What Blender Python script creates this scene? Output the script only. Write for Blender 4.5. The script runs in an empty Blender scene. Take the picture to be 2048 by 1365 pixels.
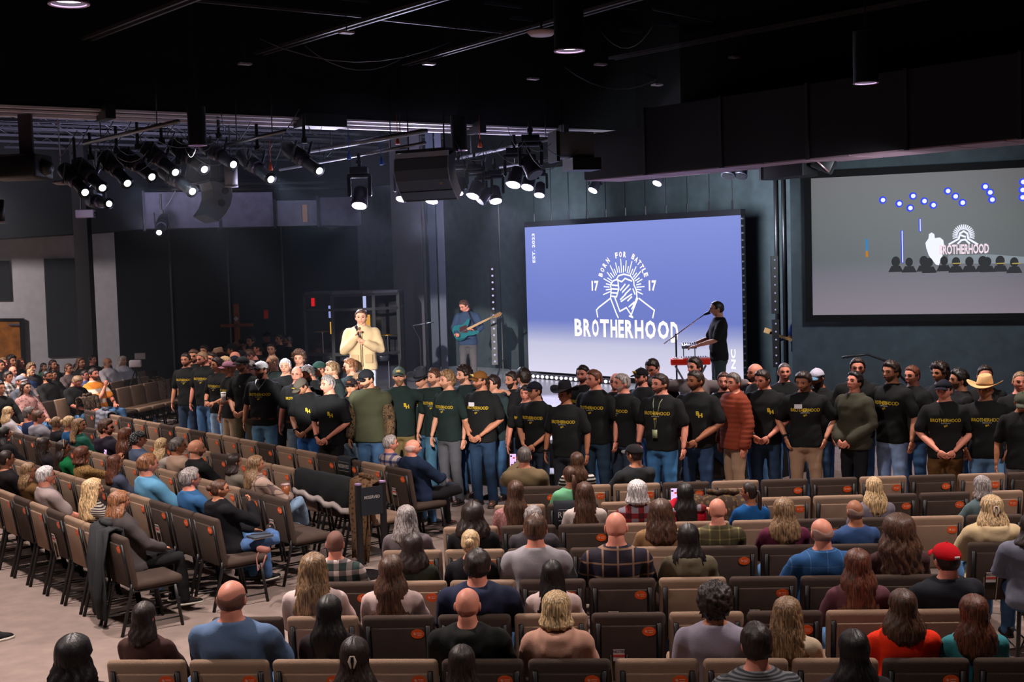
import bpy, bmesh, math, random
import numpy as np
from mathutils import Vector, Matrix, noise
from mathutils.bvhtree import BVHTree
R = math.radians
C = bpy.context.scene.collection
random.seed(7)

# ------------------------------------------------------------------ camera
F, H = 2560.0, 3.3                       # focal length in photo pixels, lens height in metres
PITCH, ROLL = math.atan(161.5 / 2560), 0.029
_fw = Vector((0, math.cos(PITCH), -math.sin(PITCH)))
_u0, _r0 = Vector((0, math.sin(PITCH), math.cos(PITCH))), Vector((1, 0, 0))
_c, _s = math.cos(ROLL), math.sin(ROLL)
_up, _rt = _u0 * _c + _r0 * _s, _r0 * _c - _u0 * _s
cam = bpy.data.cameras.new('camera'); cam.sensor_width = 36; cam.lens = 45; cam.clip_end = 200; cam.clip_start = .1
camo = bpy.data.objects.new('camera', cam); C.objects.link(camo)
m = Matrix((_rt, _up, -_fw)).transposed().to_4x4(); m.translation = Vector((0, 0, H)); camo.matrix_world = m
bpy.context.scene.camera = camo
def ray(x, y): return _fw + _rt * ((x - 1024) / F) - _up * ((y - 682.5) / F)
def P(x, y, z=0.):
    r = ray(x, y); return Vector((0, 0, H)) + r * ((z - H) / r.z)
def D(x, y, Y):
    r = ray(x, y); return Vector((0, 0, H)) + r * (Y / r.y)
def proj(p):
    v = Vector(p) - Vector((0, 0, H)); z = v.dot(_fw)
    return 1024 + F * v.dot(_rt) / z, 682.5 - F * v.dot(_up) / z
def zat(X, Y, py):                       # height above the floor point X, Y that the photo shows at row py
    a, b = proj((X, Y, 0))[1], proj((X, Y, 2))[1]
    return 2 * (py - a) / (b - a)
def onplane(x, y, o, n):
    r = ray(x, y); c = Vector((0, 0, H)); return c + r * ((o - c).dot(n) / r.dot(n))

# ------------------------------------------------------------------ light, world, exposure
sc = bpy.context.scene
vs = sc.view_settings; sc.display_settings.display_device = 'sRGB'
vs.view_transform = 'Standard'; vs.look = 'None'; vs.exposure = 0.0; vs.gamma = 1; vs.use_curve_mapping = False
w = bpy.data.worlds.new('dark_hall'); sc.world = w; w.use_nodes = True
w.node_tree.nodes['Background'].inputs[0].default_value = (.35, .4, .5, 1)
w.node_tree.nodes['Background'].inputs[1].default_value = .012
sc.cycles.max_bounces = 5; sc.cycles.diffuse_bounces = 3; sc.cycles.glossy_bounces = 2; sc.cycles.transmission_bounces = 4
sc.cycles.caustics_reflective = False; sc.cycles.caustics_refractive = False
def spot(name, loc, target, power, col, size=60, blend=.4, rad=.1):
    l = bpy.data.lights.new(name, 'SPOT'); l.energy = power; l.color = col; l.spot_size = R(size); l.spot_blend = blend; l.shadow_soft_size = rad
    o = bpy.data.objects.new(name, l); C.objects.link(o); o.location = loc
    o.rotation_euler = (Vector(target) - Vector(loc)).to_track_quat('-Z', 'Y').to_euler(); return o
WARM = (1, .85, .79); VIO = (.78, .74, 1.0); COOL = (.68, .80, 1.0)
U = Vector((-.6, .8, 0)); V = Vector((.8, .6, 0))      # the two axes of the building
PEND_SEEN = [(-3.2, 9.6), (.63, 12.4), (4.3, 15.4), (-4.95, 20.7), (-.84, 23.0)]
PEND_OFF = [(-7.0, 6.8), (-.2, 5.6), (3.6, 8.4), (7.4, 11.4), (-9.0, 17.7), (-12.6, 15.0), (3.2, 1.6), (-3.6, 2.6), (-12.8, 24.5), (-6.2, 13.6), (-9.3, 22.0)]  # unseen lamps continuing the pendant grid, some added to brighten the left
HOUSE = 800
for i, (x, y) in enumerate(PEND_SEEN + PEND_OFF):
    pw = HOUSE * (1.7, 1.4, 1.3, .9, .45, 1.5, .3, .8, 1.1, 1.2, 1, .1, .15, 5.2, 1.3, 1.9)[i]
    spot('house_and_fill_light', (x, y, 5.24), (x, y, 0), pw, WARM, 126, .75, .13)
# the follow spot of the hall, hung behind and above the audience, on the speaker
spot('front_spot', (-4.5, 3.0, 5.2), D(722, 700, 20.2), 26000, (1, .97, .93), 9.5, .25, .06)
spot('front_spot', (-1.0, 4.0, 5.4), D(880, 790, 17.8), 9000, (1, .88, .82), 12, .6, .1)
# back and side stage lights
spot('stage_light', D(250, 370, 22.5), (1.0, 19.5, .8), 900, COOL, 34, .5, .08)
spot('stage_light', D(370, 365, 21.5), (-2.5, 19.5, .8), 900, COOL, 34, .5, .08)
spot('stage_light', D(545, 350, 23.0), (-1.0, 18.5, 1.2), 900, COOL, 36, .5, .08)
spot('stage_light', D(720, 402, 24.5), (-1.5, 19.0, .8), 1000, VIO, 50, .5, .1)
spot('stage_light', D(866, 396, 25.0), (-.5, 22.0, .8), 800, VIO, 55, .5, .1)
spot('stage_light', D(990, 392, 25.0), (1.0, 21.5, .8), 1200, VIO, 60, .5, .1)
spot('stage_light', D(1080, 388, 25.0), (3.0, 20.5, .8), 1000, VIO, 60, .5, .1)
spot('stage_light', D(1320, 362, 24.0), (3.9, 20.0, .8), 900, VIO, 60, .5, .1)
GREY = (.84, .92, 1)
spot('house_and_fill_light', (-14.5, 27.0, 5.0), (-14.5, 34.5, 2.2), 1500, (1, .9, .88), 110, .8, .3)  # added fill spot brightening the pale left wall, no fixture there
spot('added_wash', (5.4, 17.8, 4.2), (6.2, 21.8, 2.6), 420, GREY, 120, .9, .3)  # washes added to brighten the right and back walls, without fixtures
spot('added_wash', (3.3, 21.8, 4.1), (4.8, 25.2, 3.4), 800, GREY, 130, .9, .3)
spot('added_wash', (.5, 26.0, 4.2), (-.6, 29.8, 3.6), 520, GREY, 140, .9, .3)
spot('added_wash', (-7.6, 26.5, 4.1), (-7.2, 27.6, 6.3), 1000, VIO, 150, .9, .3)  # washes added to throw light up on the dark stage ceiling
spot('added_wash', (-3.6, 26.2, 3.9), (-3.9, 26.0, 6.3), 1100, VIO, 150, .9, .3)
spot('added_wash', (-1.9, 26.6, 3.9), (-1.4, 25.2, 6.3), 1100, VIO, 150, .9, .3)
spot('added_wash', (-10.6, 26.0, 4.4), (-10.0, 27.2, 6.4), 500, VIO, 140, .9, .3)

# ------------------------------------------------------------------ helpers
def lin(c): return tuple((x / 255 / 12.92 if x / 255 <= .04045 else ((x / 255 + .055) / 1.055) ** 2.4) for x in c)
_mats = {}
def mat(name, col, rough=.75, metal=0., emit=None, bump=0., bscale=60., var=.0, spec=.35, pat=None, trans=0., coord='Object'):
    key = (name, tuple(col), rough, metal, emit, bump, bscale, var, pat)
    if key in _mats: return _mats[key]
    m = bpy.data.materials.new(name); m.use_nodes = True; nt = m.node_tree; N = nt.nodes; L = nt.links
    b = N['Principled BSDF']; c = lin(col)
    b.inputs['Base Color'].default_value = (*c, 1); b.inputs['Roughness'].default_value = rough; b.inputs['Metallic'].default_value = metal
    b.inputs['Specular IOR Level'].default_value = spec
    if trans: b.inputs['Transmission Weight'].default_value = trans
    tc = N.new('ShaderNodeTexCoord'); src = tc.outputs['Generated' if coord == 'Generated' else 'Object']
    if emit: b.inputs['Emission Color'].default_value = (*lin(emit[0]), 1); b.inputs['Emission Strength'].default_value = emit[1]
    def ramp(fac, stops, interp='LINEAR'):
        r = N.new('ShaderNodeValToRGB'); r.color_ramp.interpolation = interp; e = r.color_ramp.elements
        while len(e) > 1: e.remove(e[-1])
        for i, (p, k) in enumerate(stops):
            q = e[0] if i == 0 else e.new(p); q.position = p; q.color = (*lin(k), 1)
        L.new(fac, r.inputs[0]); return r.outputs[0]
    colout = None
    if pat:
        kind = pat[0]
        if kind in ('plaid', 'check'):
            sep = N.new('ShaderNodeSeparateXYZ'); L.new(src, sep.inputs[0]); outs = []
            for ax, per in ((0, pat[3]), (2, pat[3])):
                mu = N.new('ShaderNodeMath'); mu.operation = 'MULTIPLY'; mu.inputs[1].default_value = per; L.new(sep.outputs[ax], mu.inputs[0])
                fr = N.new('ShaderNodeMath'); fr.operation = 'FRACT'; L.new(mu.outputs[0], fr.inputs[0])
                lt = N.new('ShaderNodeMath'); lt.operation = 'LESS_THAN'; lt.inputs[1].default_value = pat[4]; L.new(fr.outputs[0], lt.inputs[0]); outs.append(lt.outputs[0])
            ad = N.new('ShaderNodeMath'); ad.operation = 'ADD'; L.new(outs[0], ad.inputs[0]); L.new(outs[1], ad.inputs[1])
            hf = N.new('ShaderNodeMath'); hf.operation = 'MULTIPLY'; hf.inputs[1].default_value = .5; L.new(ad.outputs[0], hf.inputs[0])
            colout = ramp(hf.outputs[0], [(0, col), (.5, pat[1]), (1, pat[2])])
        elif kind == 'stripe':
            sep = N.new('ShaderNodeSeparateXYZ'); L.new(src, sep.inputs[0])
            mu = N.new('ShaderNodeMath'); mu.operation = 'MULTIPLY'; mu.inputs[1].default_value = pat[2]; L.new(sep.outputs[2], mu.inputs[0])
            fr = N.new('ShaderNodeMath'); fr.operation = 'FRACT'; L.new(mu.outputs[0], fr.inputs[0])
            colout = ramp(fr.outputs[0], [(0, col), (pat[3], pat[1])], 'CONSTANT')
        elif kind == 'spots':
            v = N.new('ShaderNodeTexVoronoi'); v.inputs['Scale'].default_value = pat[3]; L.new(src, v.inputs['Vector'])
            colout = ramp(v.outputs['Distance'], [(0, pat[2]), (.22, pat[1]), (.45, col)])
        elif kind == 'camo':
            n1 = N.new('ShaderNodeTexNoise'); n1.inputs['Scale'].default_value = pat[3]; n1.inputs['Detail'].default_value = 3; n1.inputs['Distortion'].default_value = 1.5; L.new(src, n1.inputs['Vector'])
            colout = ramp(n1.outputs['Fac'], [(0, col), (.45, pat[1]), (.52, pat[2]), (.6, col)], 'CONSTANT')
        elif kind == 'hair':
            mp = N.new('ShaderNodeMapping'); mp.inputs['Scale'].default_value = (1, 1, .08); L.new(src, mp.inputs[0])
            n1 = N.new('ShaderNodeTexNoise'); n1.inputs['Scale'].default_value = 110; n1.inputs['Detail'].default_value = 3; L.new(mp.outputs[0], n1.inputs['Vector'])
            colout = ramp(n1.outputs['Fac'], [(.36, pat[1]), (.5, col), (.66, pat[2])])
            bp = N.new('ShaderNodeBump'); bp.inputs['Strength'].default_value = .5; bp.inputs['Distance'].default_value = .004; L.new(n1.outputs['Fac'], bp.inputs['Height']); L.new(bp.outputs[0], b.inputs['Normal'])
        elif kind == 'denim':
            n1 = N.new('ShaderNodeTexNoise'); n1.inputs['Scale'].default_value = 7; n1.inputs['Detail'].default_value = 4; L.new(src, n1.inputs['Vector'])
            colout = ramp(n1.outputs['Fac'], [(.35, col), (.65, pat[1])])
    if var and not colout:
        n1 = N.new('ShaderNodeTexNoise'); n1.inputs['Scale'].default_value = 5; n1.inputs['Detail'].default_value = 5; L.new(src, n1.inputs['Vector'])
        lo = tuple(max(0, x * (1 - var)) for x in col); hi = tuple(min(255, x * (1 + var)) for x in col)
        colout = ramp(n1.outputs['Fac'], [(.3, lo), (.7, hi)])
    if colout: L.new(colout, b.inputs['Base Color'])
    if bump:
        n2 = N.new('ShaderNodeTexNoise'); n2.inputs['Scale'].default_value = bscale; n2.inputs['Detail'].default_value = 3; L.new(src, n2.inputs['Vector'])
        bp = N.new('ShaderNodeBump'); bp.inputs['Strength'].default_value = bump; bp.inputs['Distance'].default_value = .01; L.new(n2.outputs['Fac'], bp.inputs['Height']); L.new(bp.outputs[0], b.inputs['Normal'])
    _mats[key] = m; return m

class M:
    """collects simple solids; build() links them as one mesh object"""
    def __init__(s): s.v = []; s.f = []; s.mi = []; s.xf = None
    def add(s, vs, fs, mi=0):
        n = len(s.v)
        s.v += [tuple(s.xf @ Vector(p)) for p in vs] if s.xf is not None else [tuple(p) for p in vs]
        s.f += [tuple(n + i for i in f) for f in fs]; s.mi += [mi] * len(fs); return s
    def box(s, c, d, rot=None, mi=0):
        hx, hy, hz = d[0] / 2, d[1] / 2, d[2] / 2; c = Vector(c)
        vs = [Vector((x, y, z)) for x in (-hx, hx) for y in (-hy, hy) for z in (-hz, hz)]
        vs = [(rot @ p if rot else p) + c for p in vs]
        return s.add(vs, [(0, 1, 3, 2), (4, 6, 7, 5), (0, 4, 5, 1), (2, 3, 7, 6), (0, 2, 6, 4), (1, 5, 7, 3)], mi)
    def rings(s, rings, mi=0, cap=True, closed=True):
        k = len(rings[0]); vs = [p for r in rings for p in r]; fs = []
        for i in range(len(rings) - 1):
            for j in range(k if closed else k - 1):
                a, b = i * k + j, i * k + (j + 1) % k; fs.append((a, b, b + k, a + k))
        if cap: fs.append(tuple(range(k))[::-1]); fs.append(tuple((len(rings) - 1) * k + j for j in range(k)))
        return s.add(vs, fs, mi)
    def tube(s, pts, rad, n=8, mi=0, flat=1.0):
        pts = [Vector(p) for p in pts]
        if not hasattr(rad, '__len__'): rad = [rad] * len(pts)
        rs = []; prev = None
        for i, p in enumerate(pts):
            d = ((pts[min(i + 1, len(pts) - 1)] - pts[max(i - 1, 0)])).normalized()
            if prev is None:
                a = Vector((0, 0, 1)) if abs(d.z) < .9 else Vector((0, 1, 0)); x = d.cross(a).normalized()
            else: x = (prev - d * prev.dot(d)).normalized()
            prev = x; y = d.cross(x)
            rs.append([p + x * (rad[i] * math.cos(2 * math.pi * j / n)) + y * (rad[i] * flat * math.sin(2 * math.pi * j / n)) for j in range(n)])
        return s.rings(rs, mi)
    def limb(s, pts, rad, n=12, mi=0):                     # tube with round ends
        pts = [Vector(p) for p in pts]; rad = list(rad)
        a = (pts[0] - pts[1]).normalized(); b = (pts[-1] - pts[-2]).normalized()
        P_ = [pts[0] + a * rad[0] * .9, pts[0] + a * rad[0] * .6] + pts + [pts[-1] + b * rad[-1] * .6, pts[-1] + b * rad[-1] * .9]
        R_ = [rad[0] * .35, rad[0] * .78] + rad + [rad[-1] * .78, rad[-1] * .35]
        return s.tube(P_, R_, n, mi)
    def ell(s, c, r, n=12, k=8, rot=None, mi=0):
        c = Vector(c); rs = []
        for i in range(k + 1):
            t = math.pi * (.02 + .96 * i / k)
            rs.append([(rot @ Vector(q) if rot else Vector(q)) + c for q in [(r[0] * math.sin(t) * math.cos(2 * math.pi * j / n), r[1] * math.sin(t) * math.sin(2 * math.pi * j / n), -r[2] * math.cos(t)) for j in range(n)]])
        return s.rings(rs, mi)
    def cyl(s, a, b, r, n=16, r2=None, mi=0): return s.tube([a, b], [r, r if r2 is None else r2], n, mi)
    def mesh(s, name, smooth=True):
        me = bpy.data.meshes.new(name); me.from_pydata([tuple(p) for p in s.v], [], s.f)
        if any(s.mi): me.polygons.foreach_set('material_index', s.mi)
        if smooth: me.polygons.foreach_set('use_smooth', [True] * len(s.f))
        me.update(); return me
    def build(s, name, mt, parent=None, smooth=False, **tags):
        return link(name, s.mesh(name, smooth), mt, parent, **tags)
def link(name, me, mt=None, parent=None, mtx=None, **tags):
    o = bpy.data.objects.new(name, me); C.objects.link(o)
    if parent is not None: o.parent = parent
    if mtx is not None: o.matrix_local = mtx
    if mt is not None:
        ms = mt if isinstance(mt, (list, tuple)) else [mt]
        if len(me.materials) == 0:
            for k in ms: me.materials.append(k)
        else:
            for i, k in enumerate(ms):
                o.material_slots[i].link = 'OBJECT'; o.material_slots[i].material = k
    for k, v in tags.items(): o[k] = v
    return o
def shared(name, me, mts, parent, mtx=None, **tags):       # mesh data shared, materials held by the object
    while len(me.materials) < len(mts): me.materials.append(None)
    o = bpy.data.objects.new(name, me); C.objects.link(o); o.parent = parent
    if mtx is not None: o.matrix_local = mtx
    for i, k in enumerate(mts):
        o.material_slots[i].link = 'OBJECT'; o.material_slots[i].material = k
    for k, v in tags.items(): o[k] = v
    return o
def thing(name, label, cat, loc=(0, 0, 0), rz=0., group=None, scale=1.):
    o = bpy.data.objects.new(name, None); C.objects.link(o); o.location = loc; o.rotation_euler = (0, 0, rz); o.empty_display_size = .1
    o.scale = (scale,) * 3 if not hasattr(scale, '__len__') else scale
    o['label'] = label; o['category'] = cat
    if group: o['group'] = group
    return o
def struct(o): o['kind'] = 'structure'; return o
def copy_tree(o, parent=None):
    c = o.copy(); C.objects.link(c)
    if parent is not None: c.parent = parent
    for ch in o.children: copy_tree(ch, c)
    return c
def rbox(d, r=.02, seg=2):                                 # rounded box mesh, centred
    bm = bmesh.new(); bmesh.ops.create_cube(bm, size=1); bmesh.ops.scale(bm, vec=d, verts=bm.verts)
    bmesh.ops.bevel(bm, geom=list(bm.edges), offset=r, segments=seg, profile=.5, affect='EDGES'); return bm
def bm_build(name, bm, mt, parent=None, mtx=None, smooth=True, **tags):
    me = bpy.data.meshes.new(name); bm.to_mesh(me); bm.free()
    if smooth: me.polygons.foreach_set('use_smooth', [True] * len(me.polygons))
    return link(name, me, mt, parent, mtx, **tags)
def T(*a): return Matrix.Translation(Vector(a))
def RX(a): return Matrix.Rotation(R(a), 4, 'X')
def RZ(a): return Matrix.Rotation(R(a), 4, 'Z')
def RY(a): return Matrix.Rotation(R(a), 4, 'Y')

# scratch scene for modifiers and text, so the main scene stays light
TS = bpy.data.scenes.new('scratch'); TSC = TS.collection
def evaluated(ob):
    TSC.objects.link(ob)
    with bpy.context.temp_override(scene=TS, view_layer=TS.view_layers[0]): dg = bpy.context.evaluated_depsgraph_get()
    dg.update(); me = bpy.data.meshes.new_from_object(ob.evaluated_get(dg), depsgraph=dg); TSC.objects.unlink(ob)
    return me
def remesh(mm, voxel):
    me = mm.mesh('tmp'); ob = bpy.data.objects.new('tmp', me)
    md = ob.modifiers.new('r', 'REMESH'); md.mode = 'VOXEL'; md.voxel_size = voxel; md.use_smooth_shade = True
    sm = ob.modifiers.new('s', 'SMOOTH'); sm.iterations = 2; sm.factor = .5
    out = evaluated(ob); bpy.data.objects.remove(ob); bpy.data.meshes.remove(me); return out
_txt = {}
def text_geo(s, size=1., bold=0., res=2):
    k = (s, size, bold)
    if k in _txt: return _txt[k]
    cu = bpy.data.curves.new('t', 'FONT'); cu.body = s; cu.size = size; cu.align_x = 'CENTER'; cu.align_y = 'CENTER'; cu.offset = bold; cu.resolution_u = res
    ob = bpy.data.objects.new('t', cu); me = evaluated(ob)
    vs = [tuple(v.co) for v in me.vertices]; fs = [tuple(p.vertices) for p in me.polygons]
    bpy.data.objects.remove(ob); bpy.data.curves.remove(cu); bpy.data.meshes.remove(me)
    _txt[k] = (vs, fs); return vs, fs
# ------------------------------------------------------------------ people
def g1(x, s): return np.exp(-(x / s) ** 2)
def sstep(a, b, x):
    t = np.clip((x - a) / (b - a), 0, 1); return t * t * (3 - 2 * t)
def head_pts(dx, dy, dz, off=0.):
    z = np.where(dz > 0, .120, .112) * dz
    x = .0765 * dx; t = np.clip((-z - .015) / .095, 0, 1)
    x = x * (1 - .40 * t ** 1.6); rd = 1 + .62 * np.clip(dz, 0, 1) ** 2 * (1 - np.clip(dz, 0, 1)); x = x * rd
    y = np.where(dy > 0, .092, .104) * dy
    y = np.where(dy < 0, y * (1 - .42 * t), y * (1 - .04 * t)) * rd
    fr = sstep(.25, .75, dy)
    y = y + fr * (-.010 * g1(np.abs(x) - .031, .016) * g1(z - .006, .012) + .006 * g1(x, .045) * g1(z - .026, .010)
        + .027 * g1(x, .0105) * g1(z + .024, .014) + .014 * g1(x, .009) * g1(z + .004, .018)
        + .007 * g1(x, .022) * g1(z + .056, .010) - .004 * g1(x, .03) * g1(z + .074, .007) + .010 * g1(x, .024) * g1(z + .098, .018))
    n = np.sqrt(x * x + y * y + z * z) + 1e-9; k = (n + off) / n
    return x * k, y * k, z * k
def head_grid(na, ne):
    a = np.linspace(0, 2 * np.pi, na, endpoint=False); a = a - .45 * np.sin(a)      # denser at the face (a = 0 is the front)
    e = np.linspace(-np.pi / 2 + .03, np.pi / 2 - .03, ne)
    A, E_ = np.meshgrid(a, e); return np.sin(A) * np.cos(E_), np.cos(A) * np.cos(E_), np.sin(E_), A, E_
def grid_faces(na, ne): return [(i * na + j, i * na + (j + 1) % na, (i + 1) * na + (j + 1) % na, (i + 1) * na + j) for i in range(ne - 1) for j in range(na)]
def add_grid(mm, x, y, z, mi=0):
    ne, na = x.shape; vs = list(zip(x.ravel().tolist(), y.ravel().tolist(), z.ravel().tolist()))
    fs = grid_faces(na, ne) + [tuple(range(na))[::-1], tuple((ne - 1) * na + j for j in range(na))]
    mm.add(vs, fs, mi)
def add_head(mm, mtx):                                     # slots: 0 skin, 1 lips, 2 eyes, 3 brows
    mm.xf = mtx; dx, dy, dz, A, E_ = head_grid(44, 34); add_grid(mm, *head_pts(dx, dy, dz))
    for s in (-1, 1):
        mm.ell((s * .078, -.010, -.004), (.010, .019, .032), 8, 6, Matrix.Rotation(R(-12), 3, 'X') @ Matrix.Rotation(R(s * 18), 3, 'Z'))
        mm.ell((s * .031, .0775, .008), (.0125, .008, .0075), 8, 5, None, 2)
        mm.limb([(s * .014, .093, .027), (s * .032, .089, .033), (s * .050, .075, .027)], (.0040, .0052, .0032), 6, 3)
    mm.limb([(-.021, .0885, -.0575), (0, .0975, -.056), (.021, .0885, -.0575)], (.0035, .0055, .0035), 6, 1)
    mm.xf = None
def hand(mm, w, d, up, curl=.5, s=1., side=1):
    """palm and five fingers from wrist w along d; up is the back of the hand"""
    w, d, up = Vector(w), Vector(d).normalized(), Vector(up).normalized(); x = d.cross(up).normalized(); up = x.cross(d).normalized()
    rot = Matrix((x, d, up)).transposed()
    mm.ell(w + d * .05 * s, (.038 * s, .050 * s, .016 * s), 10, 6, rot)
    for i, ln in enumerate((.070, .082, .078, .062)):
        b = w + d * (.085 - .003 * abs(i - 1.4)) * s + x * side * (.028 - .0187 * i) * s; pts = [b - d * .02]; a = 0; p = b
        for k in range(3):
            a += curl * (.5 + .35 * k); p = p + (d * math.cos(a) - up * math.sin(a)) * ln * (.45, .32, .23)[k] * s; pts.append(p)
        mm.tube(pts, [.0095 * s, .009 * s, .0085 * s, .006 * s], 6)
    b = w + d * .025 * s + x * side * .030 * s
    mm.tube([w + d * .02, b, b + (d * .6 + x * side * .75 - up * .2).normalized() * .035 * s, b + (d * .9 + x * side * .45 - up * .45).normalized() * .068 * s], [.012 * s, .013 * s, .011 * s, .0075 * s], 6)
def sup(cx, cy, z, a, b, n=20, e=2.4):
    o = []
    for j in range(n):
        t = 2 * math.pi * j / n; c, s_ = math.cos(t), math.sin(t)
        o.append(Vector((cx + a * math.copysign(abs(c) ** (2 / e), c), cy + b * math.copysign(abs(s_) ** (2 / e), s_), z)))
    return o
# poses: elbows and wrists of the right (+x) arm, hand direction, back of hand, curl; standing frame 1.78 m tall, front = +y
ARMS = {
 'down':    ((.265, -.03, 1.14), (.285, .05, .89), (0, .12, -1), (1, .2, 0), .45),
 'clasp':   ((.275, .00, 1.14), (.085, .205, .955), (-.75, .25, -.6), (.35, .9, 0), .75),
 'clasp2':  ((.275, .00, 1.15), (.10, .235, 1.04), (-.9, .25, -.2), (.1, .8, .6), .7),
 'pocket':  ((.310, -.06, 1.16), (.215, .075, .955), (-.25, .2, -1), (.9, .5, 0), .3),
 'neigh':   ((.44, -.02, 1.40), (.66, -.02, 1.46), (1, .1, -.25), (0, 0, 1), .55),
 'neighlow':((.42, -.08, 1.28), (.62, -.08, 1.18), (1, .25, -.4), (0, 0, 1), .5),
 'mic':     ((.255, .10, 1.14), (.060, .235, 1.37), (-.3, .25, .9), (.8, -.4, .2), 1.2),
 'chest':   ((.265, .08, 1.15), (.070, .245, 1.27), (-.85, .35, .4), (0, .8, -.4), .7),
 'cup':     ((.265, .02, 1.15), (.20, .235, 1.13), (-.1, 1, .1), (1, 0, 0), 1.0),
 'keys':    ((.27, .10, 1.17), (.16, .36, 1.09), (-.15, 1, -.15), (0, .1, 1), .6),
 'fret':    ((.30, .10, 1.18), (.16, .20, 1.10), (-.3, .4, .6), (.8, -.4, 0), 1.0),
 'reach':   ((.26, .22, 1.33), (.20, .47, 1.38), (0, 1, -.2), (0, 0, 1), .5),
 # seated: the frame is the seated one (seat at .47)
 'lap':     ((.245, -.02, .78), (.10, .20, .69), (-.7, .7, -.1), (0, .1, 1), .6),
 'laphigh': ((.245, .04, .80), (.06, .22, .80), (-.8, .6, .2), (0, .5, .8), .8),
 'phone':   ((.235, .16, .92), (.055, .31, 1.12), (-.15, .15, 1), (.6, -.7, 0), .9),
 'chin':    ((.20, .14, .82), (.055, .13, 1.05), (-.2, .1, 1), (.5, .8, 0), 1.3),
 'thigh':   ((.25, .00, .77), (.16, .26, .66), (-.1, 1, -.15), (0, .1, 1), .35),
 'hang':    ((.27, -.14, .80), (.30, -.12, .58), (0, .1, -1), (1, 0, 0), .4)}
class Fig:
    """one figure: joints in its own frame"""
    def __init__(s, pose, sex='m', girth=1., yaw=0, nod=0):
        s.pose, s.sex, s.g = pose, sex, girth; s.seated = pose.startswith('sit')
        parts = pose.split('/'); s.ra, s.la = (parts[1], parts[2] if len(parts) > 2 else parts[1]) if len(parts) > 1 else ('lap', 'lap')
        s.leg = parts[0]; w = 1. if sex == 'm' else .88; s.w = w
        if s.seated: s.tm = T(0, -.10, .565) @ RX(11) @ T(0, 0, -.93)
        elif s.leg == 'bow': s.tm = T(0, -.06, .93) @ RX(-16) @ T(0, 0, -.93)
        else: s.tm = T(0, 0, 0)
        hc = Vector((0, .022, 1.638)); base = Vector((0, -.005, 1.51))
        s.hm = s.tm @ T(*base) @ RZ(yaw) @ RX(-nod) @ T(*(hc - base)) @ (Matrix.Scale(.96, 4) if sex == 'f' else Matrix.Identity(4))
        if s.seated: s.hm = s.tm @ T(*base) @ RX(-9) @ RZ(yaw) @ RX(-nod) @ T(*(hc - base)) @ (Matrix.Scale(.96, 4) if sex == 'f' else Matrix.Identity(4))
        s.rings = [(.84, .165 if sex == 'm' else .17, .115, 0), (.93, .168, .118, -.005), (1.04, (.150 if sex == 'm' else .135) * girth, .108 * girth, .01 * girth), (1.16, (.152 if sex == 'm' else .132) * girth, .112 * girth ** 1.3, .02 * (girth - .6)),
                   (1.27, .168 * w * girth ** .6, .118 * girth ** .6, .012), (1.36, .188 * w, .120 * girth ** .4, .004), (1.42, .185 * w, .106, -.006), (1.457, .158 * w, .090, -.012), (1.488, .112 * w, .076, -.012), (1.515, .074 * (w + 1) / 2, .066, -.008)]
        s.arms = []
        for sg, a in ((1, s.ra), (-1, s.la)):
            el, wr, hd, hu, cu = ARMS[a]; m_ = lambda q: Vector((q[0] * sg, q[1], q[2]))
            sh = s.tm @ Vector((sg * .185 * w, -.005, 1.405)); e, wv = m_(el), m_(wr)
            if s.seated and a in ('neigh', 'down'): e, wv = s.tm @ e, s.tm @ wv
            if s.leg == 'bow': e, wv = s.tm @ e, s.tm @ wv
            if a not in ('neigh', 'neighlow'): e.x *= (w + 1) / 2 * (.92 + .08 * girth ** 2)
            s.arms.append((sg, sh, e, wv, m_(hd), m_(hu), cu))
        s.legs = []
        for sg in (1, -1):
            hip = s.tm @ Vector((sg * .088, 0, .90))
            if not s.seated: kn, an, td = Vector((sg * .105, .02, .50)), Vector((sg * .115, -.03, .09)), Vector((sg * .25, 1, 0))
            elif s.leg == 'sitx' and sg > 0: kn, an, td = Vector((.06, .36, .70)), Vector((-.12, .52, .38)), Vector((-.35, 1, -.1))
            elif s.leg == 'sitfig4' and sg > 0: kn, an, td = Vector((.30, .30, .62)), Vector((-.06, .42, .63)), Vector((-.6, .4, .5))
            else: kn, an, td = Vector((sg * .12, .36, .56)), Vector((sg * .12, .40, .09)), Vector((sg * .2, 1, 0))
            s.legs.append((sg, hip, kn, an, td.normalized()))
    def torso(s, mm, inf=0., z0=.84, z1=1.6, flare=0.):
        rs = []
        for i, (z, a, b, cy) in enumerate(s.rings):
            if z < z0 - 1e-6 or z > z1: continue
            k = flare if z < 1.1 else 0
            rs.append([s.tm @ q for q in sup(0, cy, z, a + inf + k, b + inf + k)])
        mm.rings(rs)
    def body(s):
        mm = M(); s.torso(mm, 0., .84); tn = s.tm; hb = s.hm @ Vector((0, -.03, -.06))
        mm.limb([tn @ Vector((0, -.008, 1.46)), (tn @ Vector((0, -.004, 1.53)) + hb) / 2, hb], [x * (1.1 if s.sex == 'm' else .92) for x in (.066, .058, .058)])
        k = .92 if s.sex == 'f' else 1.; q = .75 + .25 * s.g
        for sg, sh, e, w_, hd, hu, cu in s.arms:
            mm.limb([sh, sh.lerp(e, .5), e, e.lerp(w_, .3), w_], [x * k * q for x in (.058, .050, .040, .041, .027)], 12)
        for sg, hip, kn, an, td in s.legs:
            mm.limb([hip, hip.lerp(kn, .5), kn, kn.lerp(an, .3), an], [.086, .078, .054, .054, .036], 12)
            mm.limb([an + Vector((0, 0, -.03)) - td * .03, an + Vector((0, 0, -.05)) + td * .14], (.032, .026), 8)
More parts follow.
